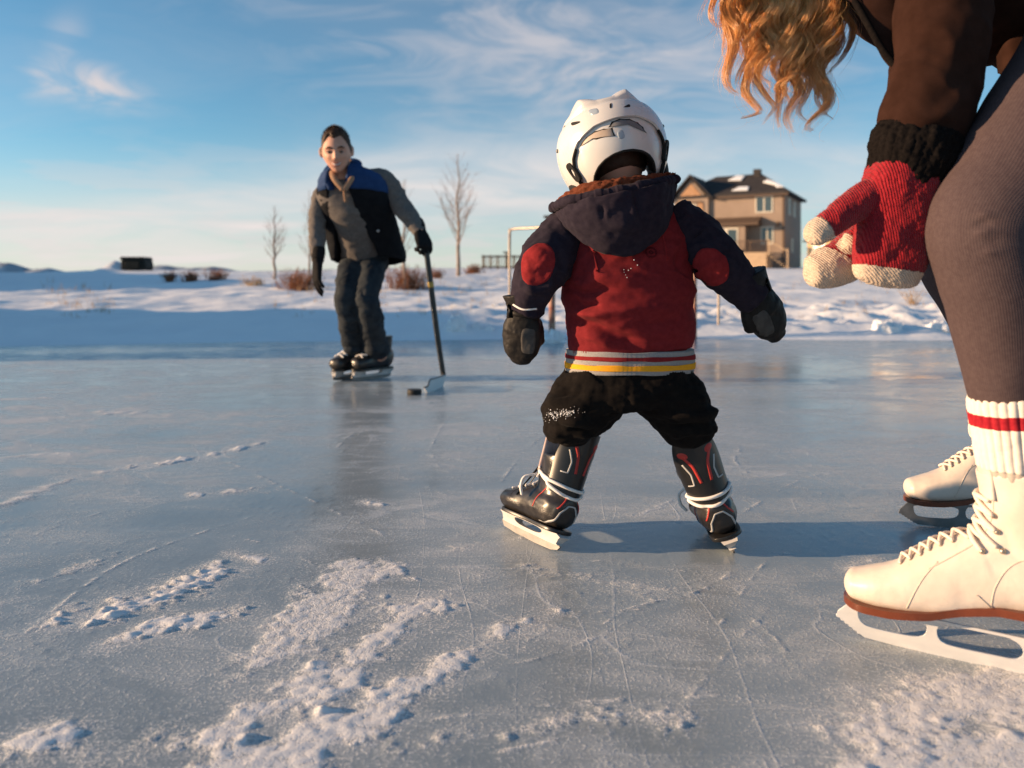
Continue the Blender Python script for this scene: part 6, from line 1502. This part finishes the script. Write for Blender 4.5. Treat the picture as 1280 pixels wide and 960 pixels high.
    bl = obj('blade', pl.xf(X_), blade_m, b_, smooth=30)
    [obj('blade_plate', M().box(q0, q1).xf(X_), blade_m, b_, smooth=False) for q0, q1 in (((0, 0.225, 0.0535), (0.036, 0.085, 0.003)), ((0, 0.022, 0.0512), (0.034, 0.045, 0.003)))]
    # tongue
    tg = []
    for t in np.linspace(0, 1, 18):
        y = np.interp(t, [0, 0.5, 1], [0.104, 0.106, 0.114]); z_ = 0.250 + 0.068 * t; wd = 0.043 * math.sqrt(max(0.02, 1 - max(0, (t - 0.62) / 0.38) ** 2.4))
        tg.append([(wd * math.sin(a), y - 0.026 + 0.026 * math.cos(a) + 0.004, z_) for a in np.linspace(-1.25, 1.25, 15)])
    obj('tongue', shell(np.array(tg), 0.005, (0, 1, 0)).xf(X_), boot_white, b_)
    # laces: crossed over the instep, hooks up the cuff
    fr = [(0.206, 0.131), (0.192, 0.139), (0.178, 0.148), (0.165, 0.157), (0.152, 0.167), (0.140, 0.178), (0.128, 0.191), (0.118, 0.206), (0.111, 0.223), (0.109, 0.241), (0.111, 0.259)]
    lz = M(); ey = M()
    def surf(x, y, z_, lift):
        h, n_ = cast(bv, (x, y + 0.10, z_ + 0.07), (0, -1, -0.7))
        if h is None: h, n_ = near(bv, (x, y, z_))
        return h + n_ * lift
    for k in range(len(fr) - 1):
        (y, z_), (y2, z2) = fr[k], fr[k + 1]
        wd = 0.017 if k < 6 else 0.029
        for sx in (-1, 1):
            pts = [surf(sx * wd * (1 - 2 * t), y + (y2 - y) * t, z_ + (z2 - z_) * t, 0.0026 + 0.0022 * math.sin(math.pi * t) + 0.001 * (sx > 0)) for t in np.linspace(0, 1, 9)]
            lz.join(wire(pts, 0.0027 if k < 6 else 0.0036, 8, 18))
        for sx in (-1, 1):
            p = surf(sx * (wd + 0.001), y, z_, 0.001); obj('eyelet', ball(p, 0.0044 if k >= 6 else 0.0026, 10, 8).xf(X_), eyelet, b_)
    for kk in range(bow):
        for sx in (-1, 1):
            o = surf(sx * 0.004, 0.112, 0.235, 0.004)
            lp = [o, o + (sx * 0.022, 0.02, 0.012), o + (sx * 0.036, 0.028, -0.004), o + (sx * 0.03, 0.026, -0.028), o + (sx * 0.012, 0.016, -0.016), o]
            if sx * hi > 0: lp = [o, o + (sx * 0.014, 0.03, 0.022), o + (sx * 0.018, 0.046, 0.026), o + (sx * 0.02, 0.05, 0.012), o + (sx * 0.012, 0.026, 0.002), o]
            lz.join(wire(lp, 0.0034, 7, 40))
        o = surf(0.0, 0.112, 0.235, 0.004); lz.join(wire([o, o + (hi * 0.02, 0.026, -0.03), o + (hi * 0.035, 0.03, -0.055), o + (hi * 0.045, 0.04, -0.07)], 0.003, 7, 24)); lz.join(ball(o, 0.006, 10, 8))
    obj('lace', lz.xf(X_), lace_cream, b_)
    return b_

def woman():
    c = thing('person', 'woman in brown jacket and mauve leggings bending over the ice in red mittens', 'person', (0.95, 1.4, 0))
    def fwd(a): return R(90 - a)       # toe points left and a little away
    f1 = np.array((-math.cos(R(32)), math.sin(R(32)), 0)); f2 = np.array((-0.98, 0.2, 0))
    S1 = Matrix.Translation((0.813, 1.117, 0)) @ Matrix.Rotation(math.atan2(-f1[0], f1[1]), 4, 'Z')
    S2 = Matrix.Translation((1.250, 1.80, 0)) @ Matrix.Rotation(math.atan2(-f2[0], f2[1]), 4, 'Z')
    sc = 1.05
    at = lambda S, y, z_: np.array(S @ Vector((0, y * sc, z_ * sc)))
    legK = [(1388, 62, 1.20, 98, 0.115), (1366, 98, 1.19, 95, 0.105), (1305, 178, 1.155, 87, 0.094), (1258, 245, 1.128, 77, 0.084), (1230, 286, 1.115, 68, 0.077), (1237, 332, 1.118, 63, 0.072), (1247, 370, 1.125, 60, 0.070), (1253, 412, 1.135, 57, 0.066), (1258, 458, 1.142, 51, 0.058), (1264, 500, 1.148, 46, 0.051), (1276, 548, 1.146, 42, 0.048)]
    L1 = [(*P(a, b_, y), h * y / FPX, d) for a, b_, y, h, d in legK]
    hip2 = np.array((1.12, 1.52, 0.97))
    L2 = [(*hip2, 0.105, 0.105), (1.07, 1.61, 0.86, 0.088, 0.090), (1.00, 1.68, 0.72, 0.074, 0.078), (0.965, 1.70, 0.64, 0.064, 0.068), (1.03, 1.73, 0.54, 0.058, 0.064), (1.09, 1.75, 0.43, 0.048, 0.052), (1.145, 1.77, 0.33, 0.04, 0.042)]
    an2 = at(S2, 0.054, 0.25)
    L2[-1] = (*an2, 0.042, 0.044); L2[-2] = tuple(np.array(L2[-3][:3]) * 0.45 + an2 * 0.55) + (0.050, 0.054)
    pelv = np.array((1.03, 1.37, 1.01))
    torK = [(*pelv, 0.155, 0.115), (0.93, 1.38, 1.09, 0.140, 0.10), (0.80, 1.385, 1.15, 0.165, 0.12), (0.69, 1.38, 1.225, 0.165, 0.11), (0.62, 1.375, 1.26, 0.10, 0.07)]
    tor = limb(torK, 32, 30, ref=(0, 0, 1), cap0=0.7, cap1=0.6)
    HC = np.array((0.475, 1.37, 1.275)); HFw = head_frame(HC, R(92), R(-62), R(0))
    hd = head_mesh(0.222).xf(HFw)
    neck = limb([(0.64, 1.375, 1.25, 0.06, 0.055), (0.57, 1.372, 1.26, 0.052, 0.05), (0.50, 1.37, 1.275, 0.05, 0.05)], 20, 12, ref=(0, 0, 1))
    aL = [(*P(1185, -110, 1.22), 0.075, 0.075), (*P(1180, -30, 1.20), 0.070, 0.070), (*P(1176, 40, 1.19), 0.068, 0.066), (*P(1170, 95, 1.185), 0.068, 0.064), (*P(1158, 140, 1.18), 0.066, 0.060), (*P(1148, 178, 1.178), 0.062, 0.055)]
    wr1 = P(1129, 224, 1.175)
    aR = [(*P(1205, -90, 1.52), 0.075, 0.075), (*P(1186, 20, 1.47), 0.064, 0.064), (*P(1172, 110, 1.40), 0.056, 0.056), (*P(1166, 190, 1.33), 0.052, 0.050), (*P(1150, 240, 1.28), 0.045, 0.042)]
    sh = lambda K, f: [(*k[:3], k[3] * f, k[4] * f) for k in K]
    ftm = lambda S: [limb([(*at(S, y, z_), r, q) for y, z_, r, q in ((0.03, 0.14, 0.026, 0.03), (0.12, 0.125, 0.028, 0.03), (0.2, 0.098, 0.03, 0.02), (0.25, 0.09, 0.024, 0.014))], 14, 12, ref=(0, 0, 1), cap0=1, cap1=1), limb([(*at(S, 0.055, 0.27), 0.03, 0.034), (*at(S, 0.046, 0.18), 0.026, 0.034), (*at(S, 0.05, 0.13), 0.026, 0.03)], 14, 10, cap1=1)]
    h1 = limb([(*wr1, 0.03, 0.024), (*P(1118, 280, 1.172), 0.036, 0.018), (*P(1110, 325, 1.17), 0.034, 0.014)], 16, 10, cap1=1)
    h2 = limb([(*P(1150, 240, 1.28), 0.028, 0.024), (*P(1100, 290, 1.25), 0.03, 0.018), (*P(1050, 322, 1.235), 0.022, 0.014)], 16, 10, cap1=1)
    pelb = limb([(1.02, 1.24, 0.975, 0.08, 0.10), (1.09, 1.37, 0.985, 0.09, 0.10), (1.13, 1.52, 0.975, 0.075, 0.095)], 24, 20, ref=(0, 0, 1), cap0=0.9, cap1=0.9)
    obj('body', union([hd, neck, sh_tor(tor, 0.8), pelb, limb(sh(aL, 0.55), 16, 16), limb([(*aL[-1][:3], 0.036, 0.034), (*wr1, 0.03, 0.026)], 12, 8), limb(sh(aR, 0.5), 16, 16, cap1=1), limb(sh(L1, 0.93), 20, 24), limb(sh(L2, 0.93), 20, 24)] + ftm(S1) + ftm(S2) + [h1, h2], 0.0055, 3), skin, c)
    face_parts(c, HFw, 0.222 / 0.23, hair_brown)
    # leggings
    u = union([limb(L1, 72, 130), limb(L2, 56, 80), limb(sh([(1.02, 1.24, 0.975, 0.095, 0.115), (1.09, 1.37, 0.985, 0.105, 0.12), (1.13, 1.52, 0.975, 0.09, 0.11)], 1.03), 40, 30, ref=(0, 0, 1), cap0=0.9, cap1=0.9)], 0.0036, 5)
    B = lambda px, py, Y=1.05: P(px, py, Y)
    kf = [([B(1218, 268), B(1250, 268), B(1285, 252)], 0.006, 0.0028), ([B(1206, 281), B(1245, 277), B(1288, 268)], 0.005, -0.0030), ([B(1212, 293), B(1250, 287), B(1290, 282)], 0.006, 0.003), ([B(1235, 303), B(1270, 296), B(1295, 293)], 0.006, -0.003), ([B(1225, 318), B(1265, 310), B(1295, 305)], 0.006, 0.002), ([B(1190, 232), B(1182, 290), B(1200, 340)], 0.004, -0.001), ([B(1208, 350), B(1225, 430), B(1235, 490)], 0.004, -0.0012), ([B(1250, 120), B(1215, 200), B(1200, 250)], 0.004, -0.0010)]
    u.disp(lambda V, n: 1.0 * folds(V, kf) + 0.0014 * fbm(V * 12, 2, 3))
    ax_ = cat_rom(np.array(L1), 160)[:, :3]; _, S_x, F_x = frames(ax_, np.array((0, -1.0, 0)))
    ix = np.concatenate([np.linalg.norm(u.V[i:i + 4000, None, :] - ax_[None], axis=2).argmin(1) for i in range(0, len(u.V), 4000)])
    dv = u.V - ax_[ix]; rib = np.arctan2((dv * F_x[ix]).sum(1), (dv * S_x[ix]).sum(1))
    obj('leggings', u, legging, c, attr={'rib': rib})
    # ribbed sock of the near leg
    def sock(K, nm, mt, par, ribs, amp=0.05, f=1.0):
        m = limb([(*k[:3], k[3] * f, k[4] * f) for k in K], ribs * 8, 40, ringfn=lambda th, t: 1 + amp * (np.abs(np.cos(th * ribs / 2)) ** 0.7 - 0.6))
        m.disp(lambda V, n: 0.0010 * fbm(V * 60, 2, 4)); return obj(nm, m, mt, par)
    pa = np.array(L1[9][:3]); pb = at(S1, 0.058, 0.262); ax = lambda t: pa * (1 - t) + pb * t
    so_ = sock([(*ax(-0.06), 0.0565, 0.0545), (*ax(0.02), 0.0585, 0.0565), (*ax(0.4), 0.056, 0.054), (*ax(0.72), 0.0545, 0.0525)], 'sock', sock_white, c, 30)
    sock([(*ax(0.11), 0.0588, 0.0568), (*ax(0.18), 0.0584, 0.0564), (*ax(0.25), 0.0580, 0.0560)], 'sock_stripe', sock_red, so_, 30)
    sock([(*ax(0.70), 0.0535, 0.0515), (*ax(0.80), 0.0515, 0.0500), (*ax(0.92), 0.046, 0.047), (*ax(1.15), 0.043, 0.045)], 'sock_foot', sock_grey, so_, 30, 0.02)
    pa2 = np.array(L2[-2][:3]); ax2 = lambda t: pa2 * (1 - t) + an2 * t
    sock([(*ax2(-0.1), 0.058, 0.060), (*ax2(0.5), 0.052, 0.053), (*ax2(0.85), 0.045, 0.046), (*ax2(1.1), 0.043, 0.044)], 'sock', sock_white, c, 30)
    figure_skate(c, S1, sc, blade_white, 0, -1)
    figure_skate(c, S2, sc, blade_dark, 1, -1)
    # jacket
    jk = limb([(1.14, 1.38, 1.01, 0.175, 0.13), (1.06, 1.38, 1.05, 0.18, 0.13), (0.94, 1.38, 1.115, 0.18, 0.13), (0.80, 1.385, 1.13, 0.19, 0.145), (0.70, 1.38, 1.205, 0.19, 0.135), (0.63, 1.376, 1.24, 0.13, 0.10), (0.59, 1.374, 1.255, 0.085, 0.075)], 80, 80, ref=(0, 0, 1), cap0=0.1)
    jk.disp(lambda V, n: 0.008 * fbm(V * 8, 3, 3) + wrinkle(V, (9, 12, 9), 0.012, 12))
    j = obj('jacket', jk, brown_fleece, c)
    sm = limb(aL, 80, 120); FQ = lambda px, py: P(px, py, 1.12)
    sm.disp(lambda V, n: folds(V, [([FQ(1128, 10), FQ(1138, 40), FQ(1135, 80)], 0.012, 0.006), ([FQ(1112, 140), FQ(1150, 165), FQ(1200, 150)], 0.010, 0.005), ([FQ(1118, 90), FQ(1150, 120)], 0.014, -0.004), ([FQ(1225, 60), FQ(1190, 110), FQ(1150, 150)], 0.014, 0.004)]) + 0.004 * fbm(V * 14, 3, 8) + wrinkle(V, (14, 14, 18), 0.006, 22))
    s1 = obj('sleeve', sm, brown_fleece, j)
    sm = limb(aR, 60, 80); sm.disp(lambda V, n: 0.004 * fbm(V * 14, 3, 9) + wrinkle(V, (14, 14, 18), 0.006, 25)); s2 = obj('sleeve', sm, brown_fleece, j)
    def cuff(K, par, seed):
        m = limb(K, 34 * 8, 44, ringfn=lambda th, t: 1 + 0.024 * (np.abs(np.cos(th * 15)) ** 0.7 - 0.6))
        m.disp(lambda V, n: 0.0034 * fbm(V * 26, 3, seed) + 0.0016 * fbm(V * 130, 2, seed)); return obj('cuff', m, black_rib, par)
    cuff([(*P(1151, 166, 1.178), 0.064, 0.056), (*P(1147, 180, 1.178), 0.069, 0.060), (*P(1139, 205, 1.177), 0.066, 0.056), (*P(1131, 226, 1.175), 0.058, 0.048), (*P(1129, 231, 1.175), 0.052, 0.043)], s1, 3)
    cuff([(*P(1172, 180, 1.345), 0.056, 0.054), (*P(1162, 212, 1.31), 0.058, 0.054), (*P(1146, 248, 1.275), 0.050, 0.046)], s2, 4)
    # open front of the jacket hanging below the chest, with its zip
    fl = [[P(1058, -40, 1.27), P(1052, -10, 1.26), P(1066, 2, 1.25)], [P(1085, -45, 1.25), P(1080, 0, 1.235), P(1084, 34, 1.225)], [P(1110, -50, 1.24), P(1104, 10, 1.22), P(1100, 62, 1.21)], [P(1140, -50, 1.235), P(1130, 20, 1.215), P(1118, 84, 1.20)]]
    A = np.array([cat_rom(np.array(r), 20) for r in fl]); A = np.array([cat_rom(A[:, k], 24) for k in range(20)]).transpose(1, 0, 2)
    fm = shell(A, 0.012, (0, -1, 0)); fm.disp(lambda V, n: 0.002 * fbm(V * 20, 2, 2)); fo = obj('jacket_front', fm, brown_fleece, j)
    obj('zip', wire(A[:, -1] + (0.0, -0.008, -0.003), 0.0055, 8, 50), black_rib, fo)
    bk = [[P(1232, -30, 1.36), P(1239, 30, 1.35), P(1247, 92, 1.34)], [P(1264, -40, 1.32), P(1262, 30, 1.30), P(1257, 90, 1.29)], [P(1300, -60, 1.30), P(1296, 0, 1.29), P(1290, 50, 1.28)]]
    A = np.array([cat_rom(np.array(r), 16) for r in bk]); A = np.array([cat_rom(A[:, k], 18) for k in range(16)]).transpose(1, 0, 2)
    obj('jacket_hem', shell(A, 0.014, (0, -1, 0)), brown_fleece, j)
    # mittens
    def knit_mitt(K, thumbK, seed, tips, nm='mitten', power=2.6):
        body = limb([(*P(a, b_, y), h * y / FPX, d) for a, b_, y, h, d in K], 48, 60, cap1=0.42, power=power)
        th = limb([(*P(a, b_, y), h * y / FPX, d) for a, b_, y, h, d in thumbK], 28, 30, cap1=0.9)
        u = union([body, th], 0.0018, 5)
        u.disp(lambda V, n: 0.0022 * fbm(V * 30, 3, seed) + 0.0007 * pnoise(V * 210, seed))
        # cream tips: split the surface by closeness to the finger ends
        cut_ = np.zeros(len(u.V), bool)
        for (p0, d0, *rad) in tips:
            cut_ |= ((u.V - np.array(p0)) @ (np.array(d0) / np.linalg.norm(d0)) + 0.0012 * fbm(u.V * 160, 2, 3) > 0) & (np.linalg.norm(u.V - np.array(p0), axis=1) < (rad[0] if rad else 0.11))
        fq = cut_[u.Q].any(1)
        red = M(); red.V = u.V; red.Q = u.Q[~fq]
        cr = M(); cr.V = u.V + u.normals() * 0.0006; cr.Q = u.Q[fq]
        def compact(m):
            idx = np.unique(m.Q); mp = -np.ones(len(m.V), int); mp[idx] = np.arange(len(idx)); r = M(); r.V = m.V[idx]; r.Q = mp[m.Q]; return r
        o = obj(nm, compact(red), mitt_red, c); obj('mitten_tip', compact(cr), mitt_cream, o)
        rn = np.random.default_rng(seed); nn = u.normals()
        for fz, mt, sel in ((1800, mitt_red, ~cut_), (500, mitt_cream, cut_)):
            ids = rn.choice(np.where(sel)[0], fz); f = M(); D = nn[ids] + rn.normal(0, 0.8, (fz, 3)); D /= np.linalg.norm(D, axis=1, keepdims=True)
            ln = rn.uniform(0.0015, 0.0060, fz)[:, None]; A0 = u.V[ids]; B0 = A0 + D * ln; Wd = np.cross(D, (0.3, 0.5, 0.8)); Wd /= np.linalg.norm(Wd, axis=1, keepdims=True); Wd *= 0.00022
            Vv = np.stack([A0 - Wd, A0 + Wd, B0 + rn.normal(0, 0.0006, (fz, 3))], 1).reshape(-1, 3); f.add(Vv, None, np.arange(fz * 3).reshape(-1, 3)); obj('wool_fuzz', f, mt, o)
        return o
    d1 = P(1106, 355, 1.17) - P(1124, 250, 1.17); dth = P(1016, 297, 1.15) - P(1076, 250, 1.16)
    knit_mitt([(1133, 212, 1.176, 44, 0.045), (1128, 232, 1.175, 47, 0.047), (1124, 262, 1.174, 48.5, 0.044), (1117, 300, 1.172, 46.5, 0.040), (1110, 332, 1.17, 43, 0.034), (1107, 349, 1.17, 38, 0.027)],
              [(1108, 240, 1.175, 26, 0.030), (1078, 252, 1.165, 22, 0.024), (1050, 271, 1.155, 19, 0.021), (1020, 293, 1.15, 15.5, 0.018)], 3,
              [(P(1108, 337, 1.17), d1 + np.array((0.0, 0, -0.02))), (P(1031, 286, 1.15), dth)])
    d2 = P(1005, 338, 1.225) - P(1090, 306, 1.25)
    knit_mitt([(1150, 244, 1.275, 34, 0.042), (1122, 272, 1.262, 34, 0.040), (1090, 300, 1.25, 31, 0.037), (1056, 325, 1.238, 28, 0.034), (1030, 336, 1.23, 25, 0.030), (1016, 339, 1.226, 20, 0.024)],
              [(1100, 280, 1.24, 20, 0.024), (1076, 292, 1.215, 14, 0.016), (1062, 302, 1.205, 10.5, 0.013)], 7,
              [(P(1046, 321, 1.235), np.array((-0.55, 0.0, -0.85))), (P(1064, 301, 1.207), np.array((-0.6, 0, -0.5)), 0.022)], 'mitten', 2.2)
    # hair
    hair_g = bpy.data.materials.new('golden_hair'); hair_g.use_nodes = True; nt = hair_g.node_tree; b = nt.nodes['Principled BSDF']
    at_ = nt.nodes.new('ShaderNodeAttribute'); at_.attribute_name = 'tone'; rp = nt.nodes.new('ShaderNodeValToRGB')
    rp.color_ramp.elements[0].color = (0.28, 0.11, 0.035, 1); rp.color_ramp.elements[1].color = (1.0, 0.68, 0.34, 1); e = rp.color_ramp.elements.new(0.5); e.color = (0.88, 0.44, 0.145, 1)
    nt.links.new(at_.outputs['Fac'], rp.inputs[0]); nt.links.new(rp.outputs[0], b.inputs['Base Color']); b.inputs['Roughness'].default_value = 0.34; b.inputs['Specular IOR Level'].default_value = 0.7
    rn = np.random.default_rng(11)
    locks = []
    def lock(pts, r, n, tone=0.55, Y=1.37): locks.append((np.array([P(a, b_, Y + (rest[0] if rest else 0)) for a, b_, *rest in pts]), r, n, tone))
    top = lambda x: [(0.62 * x + 0.38 * 985, -105), (0.85 * x + 0.15 * 985, -55)]
    lock(top(900) + [(894, -5), (888, 16), (893, 30), (906, 35)], 0.007, 60, 0.5)
    lock(top(915) + [(914, 0), (911, 28), (917, 56), (908, 90), (912, 110), (930, 121)], 0.012, 150, 0.6)
    lock(top(925) + [(928, 0), (930, 40), (937, 66), (924, 92), (920, 110)], 0.011, 130, 0.55)
    lock(top(950) + [(946, 20), (948, 56), (935, 94), (932, 116), (950, 138), (938, 145), (921, 148)], 0.011, 130, 0.6)
    lock(top(955) + [(962, 30), (955, 71), (945, 97), (958, 120), (968, 133), (958, 148), (950, 161)], 0.009, 110, 0.65)
    lock(top(965) + [(946, 8), (968, 14), (982, 28), (980, 46), (959, 64), (940, 62)], 0.012, 150, 0.65)
    lock(top(985) + [(990, 20), (985, 56), (976, 105), (973, 135), (972, 150), (975, 166)], 0.010, 130, 0.35)
    lock(top(1000) + [(1000, 19), (1010, 51), (991, 84), (1000, 112), (984, 142), (987, 160), (996, 170)], 0.013, 170, 0.55)
    lock(top(1012) + [(1008, 26), (1040, 56), (1019, 81), (1036, 116), (1032, 134), (1012, 152), (1010, 162), (1024, 163)], 0.015, 200, 0.65)
    lock(top(1020) + [(1018, 10), (1030, 40), (1040, 62), (1026, 84), (1022, 110), (1034, 128), (1030, 150)], 0.012, 150, 0.6)
    lock(top(1045) + [(1050, 4), (1066, 34), (1057, 64), (1038, 88), (1030, 96)], 0.007, 80, 0.3)
    lock(top(1030) + [(1038, 4), (1044, 30), (1052, 48), (1046, 66), (1034, 82)], 0.009, 90, 0.3)
    lock(top(1005) + [(1014, 60), (1028, 90), (1020, 120), (1030, 140), (1046, 153)], 0.007, 70, 0.4)
    lock(top(995) + [(996, 70), (1012, 96), (1006, 122), (998, 140), (1016, 158)], 0.009, 100, 0.5)
    lock(top(905) + [(902, -10), (907, 20), (905, 44), (903, 64), (907, 78)], 0.004, 24, 0.55)
    for k in range(60):
        x0 = rn.uniform(905, 1056); en = np.interp(x0, [900, 930, 985, 1020, 1060], [70, 110, 150, 135, 50]) * rn.uniform(0.55, 1.0); ph = rn.uniform(0, 6.28); am = rn.uniform(5, 12); wl = rn.uniform(46, 66); pts = top(x0)
        for y_ in np.arange(-20, en, 14): pts.append((x0 + (965 - x0) * 0.10 * max(0, y_) / 100 + am * min(1, (y_ + 30) / 60) * math.sin(y_ / wl * 6.28 + ph), y_, 0.035 * math.cos(y_ / wl * 6.28 + ph) * 0.4 + rn.uniform(0.0, 0.004)))
        lock(pts, rn.uniform(0.006, 0.012), int(rn.uniform(50, 110)), rn.uniform(0.2, 0.7), 1.37 + rn.uniform(-0.035, 0.06))
    V, Q, TN = [], [], []; nv = 0; NP = 44
    for cpts, r, n, tone in locks:
        C_ = cat_rom(cpts, NP); t = np.linspace(0, 1, NP)
        prof = np.interp(t, [0, 0.2, 0.6, 0.85, 1], [1.6, 1.0, 0.95, 0.7, 0.30])[:, None]
        sl_ = np.minimum(1, (1 - t))[:, None]
        for k in range(int(n * 1.5)):
            a = rn.uniform(0, 6.28); rr = r * math.sqrt(rn.uniform(0.02, 1)); tw = rn.uniform(0.5, 1.6); endk = int(NP * rn.uniform(0.80, 1.0)); fly = rn.uniform(0, 1) < 0.14
            ang = a + tw * t * 2.2
            off = np.stack([np.cos(ang), np.sin(ang) * 0.8, 0.45 * np.sin(ang * 1.3 + a)], 1) * rr * prof
            off += np.stack([np.sin(t * rn.uniform(9, 17) + a), np.cos(t * rn.uniform(9, 17) + 2 * a), 0.5 * np.sin(t * 12 + a)], 1) * 0.0012 * rn.uniform(0.3, 1)
            if fly: off += np.outer(t ** 2, rn.normal(0, 1, 3)) * 0.016
            S_ = (C_ + off)[:max(endk, 10)]; m_ = len(S_)
            w0 = rn.uniform(0.00020, 0.00042); ww = w0 * np.interp(np.linspace(0, 1, m_), [0, 0.75, 1], [1, 0.9, 0.25])
            Td = np.gradient(S_, axis=0); Td /= np.maximum(np.linalg.norm(Td, axis=1, keepdims=True), 1e-9)
            e1 = np.cross(Td, (0.31, 0.8, 0.2)); e1 /= np.maximum(np.linalg.norm(e1, axis=1, keepdims=True), 1e-9); e2 = np.cross(Td, e1)
            ring = np.stack([S_ + (e1 * math.cos(q) + e2 * math.sin(q)) * ww[:, None] for q in (0, 2.094, 4.189)], 1)
            V.append(ring.reshape(-1, 3)); i = nv + np.arange(m_ - 1)[:, None] * 3; jx = np.arange(3)[None]; j2 = (jx + 1) % 3
            Q.append(np.stack([i + jx, i + j2, i + 3 + j2, i + 3 + jx], -1).reshape(-1, 4)); nv += m_ * 3
            TN.append(np.repeat(np.clip(tone + rn.normal(0, 0.16) + 0.12 * np.linspace(-1, 1, m_), 0, 1), 3))
    m = M(); m.V = np.vstack(V); m.Q = np.vstack(Q)
    ho = obj('hair', m, hair_g, c, attr={'tone': np.concatenate(TN)})
    sk = ball((0, -0.006, 0.012), (0.088, 0.108, 0.118), 48, 32); sk.V = sk.V[:]; kk = sk.V[:, 1] > 0.045; sk.V[kk, 2] = np.maximum(sk.V[kk, 2], 0.05); sk.disp(lambda V, n: 0.003 * fbm(V * np.array([60, 14, 30]), 3, 3))
    obj('scalp_hair', sk.xf(HFw), hair_g, ho, attr={'tone': np.full(len(sk.V), 0.12)})
    # combed strands over the crown
    V, Q, TN = [], [], []; nv = 0; cw = np.array((0.0, -0.45, 0.89)); cw /= np.linalg.norm(cw); e1 = np.cross(cw, (1, 0, 0)); e1 /= np.linalg.norm(e1); e2 = np.cross(cw, e1)
    for k in range(1500):
        ph = rn.uniform(0, 6.28); a1 = rn.uniform(0.9, 2.1); tt = np.linspace(0.03, 1, 22) * a1; ph2 = ph + 0.22 * np.sin(tt * 3 + rn.uniform(0, 6)) * tt
        dr = np.cos(tt)[:, None] * cw + np.sin(tt)[:, None] * (np.cos(ph2)[:, None] * e1 + np.sin(ph2)[:, None] * e2)
        S_ = dr * np.array((0.090, 0.110, 0.120)) * (1 + rn.uniform(0.0, 0.09) * np.sin(np.minimum(tt, 1.6))[:, None]) + (0, -0.006, 0.012)
        ok = ~((S_[:, 1] > 0.050) & (S_[:, 2] < 0.045)); m_ = len(ok) if ok.all() else int(np.argmin(ok))
        if m_ < 6: continue
        S_ = S_[:m_]; Td = np.gradient(S_, axis=0); Td /= np.linalg.norm(Td, axis=1, keepdims=True); n1 = np.cross(Td, S_); n1 /= np.maximum(np.linalg.norm(n1, axis=1, keepdims=True), 1e-9); n2 = np.cross(Td, n1)
        ring = np.stack([S_ + (n1 * math.cos(q) + n2 * math.sin(q)) * 0.0009 for q in (0, 2.094, 4.189)], 1); V.append(ring.reshape(-1, 3))
        i = nv + np.arange(m_ - 1)[:, None] * 3; jx = np.arange(3)[None]; j2 = (jx + 1) % 3; Q.append(np.stack([i + jx, i + j2, i + 3 + j2, i + 3 + jx], -1).reshape(-1, 4)); nv += m_ * 3; TN.append(np.full(m_ * 3, np.clip(rn.normal(0.42, 0.18), 0, 1)))
    m = M(); m.V = np.vstack(V); m.Q = np.vstack(Q); obj('crown_hair', m.xf(HFw), hair_g, ho, attr={'tone': np.concatenate(TN)})
def sh_tor(m, f):
    c_ = m.V.mean(0); q = m.copy(); q.V = c_ + (q.V - c_) * np.array((1, f, f)); return q
woman()
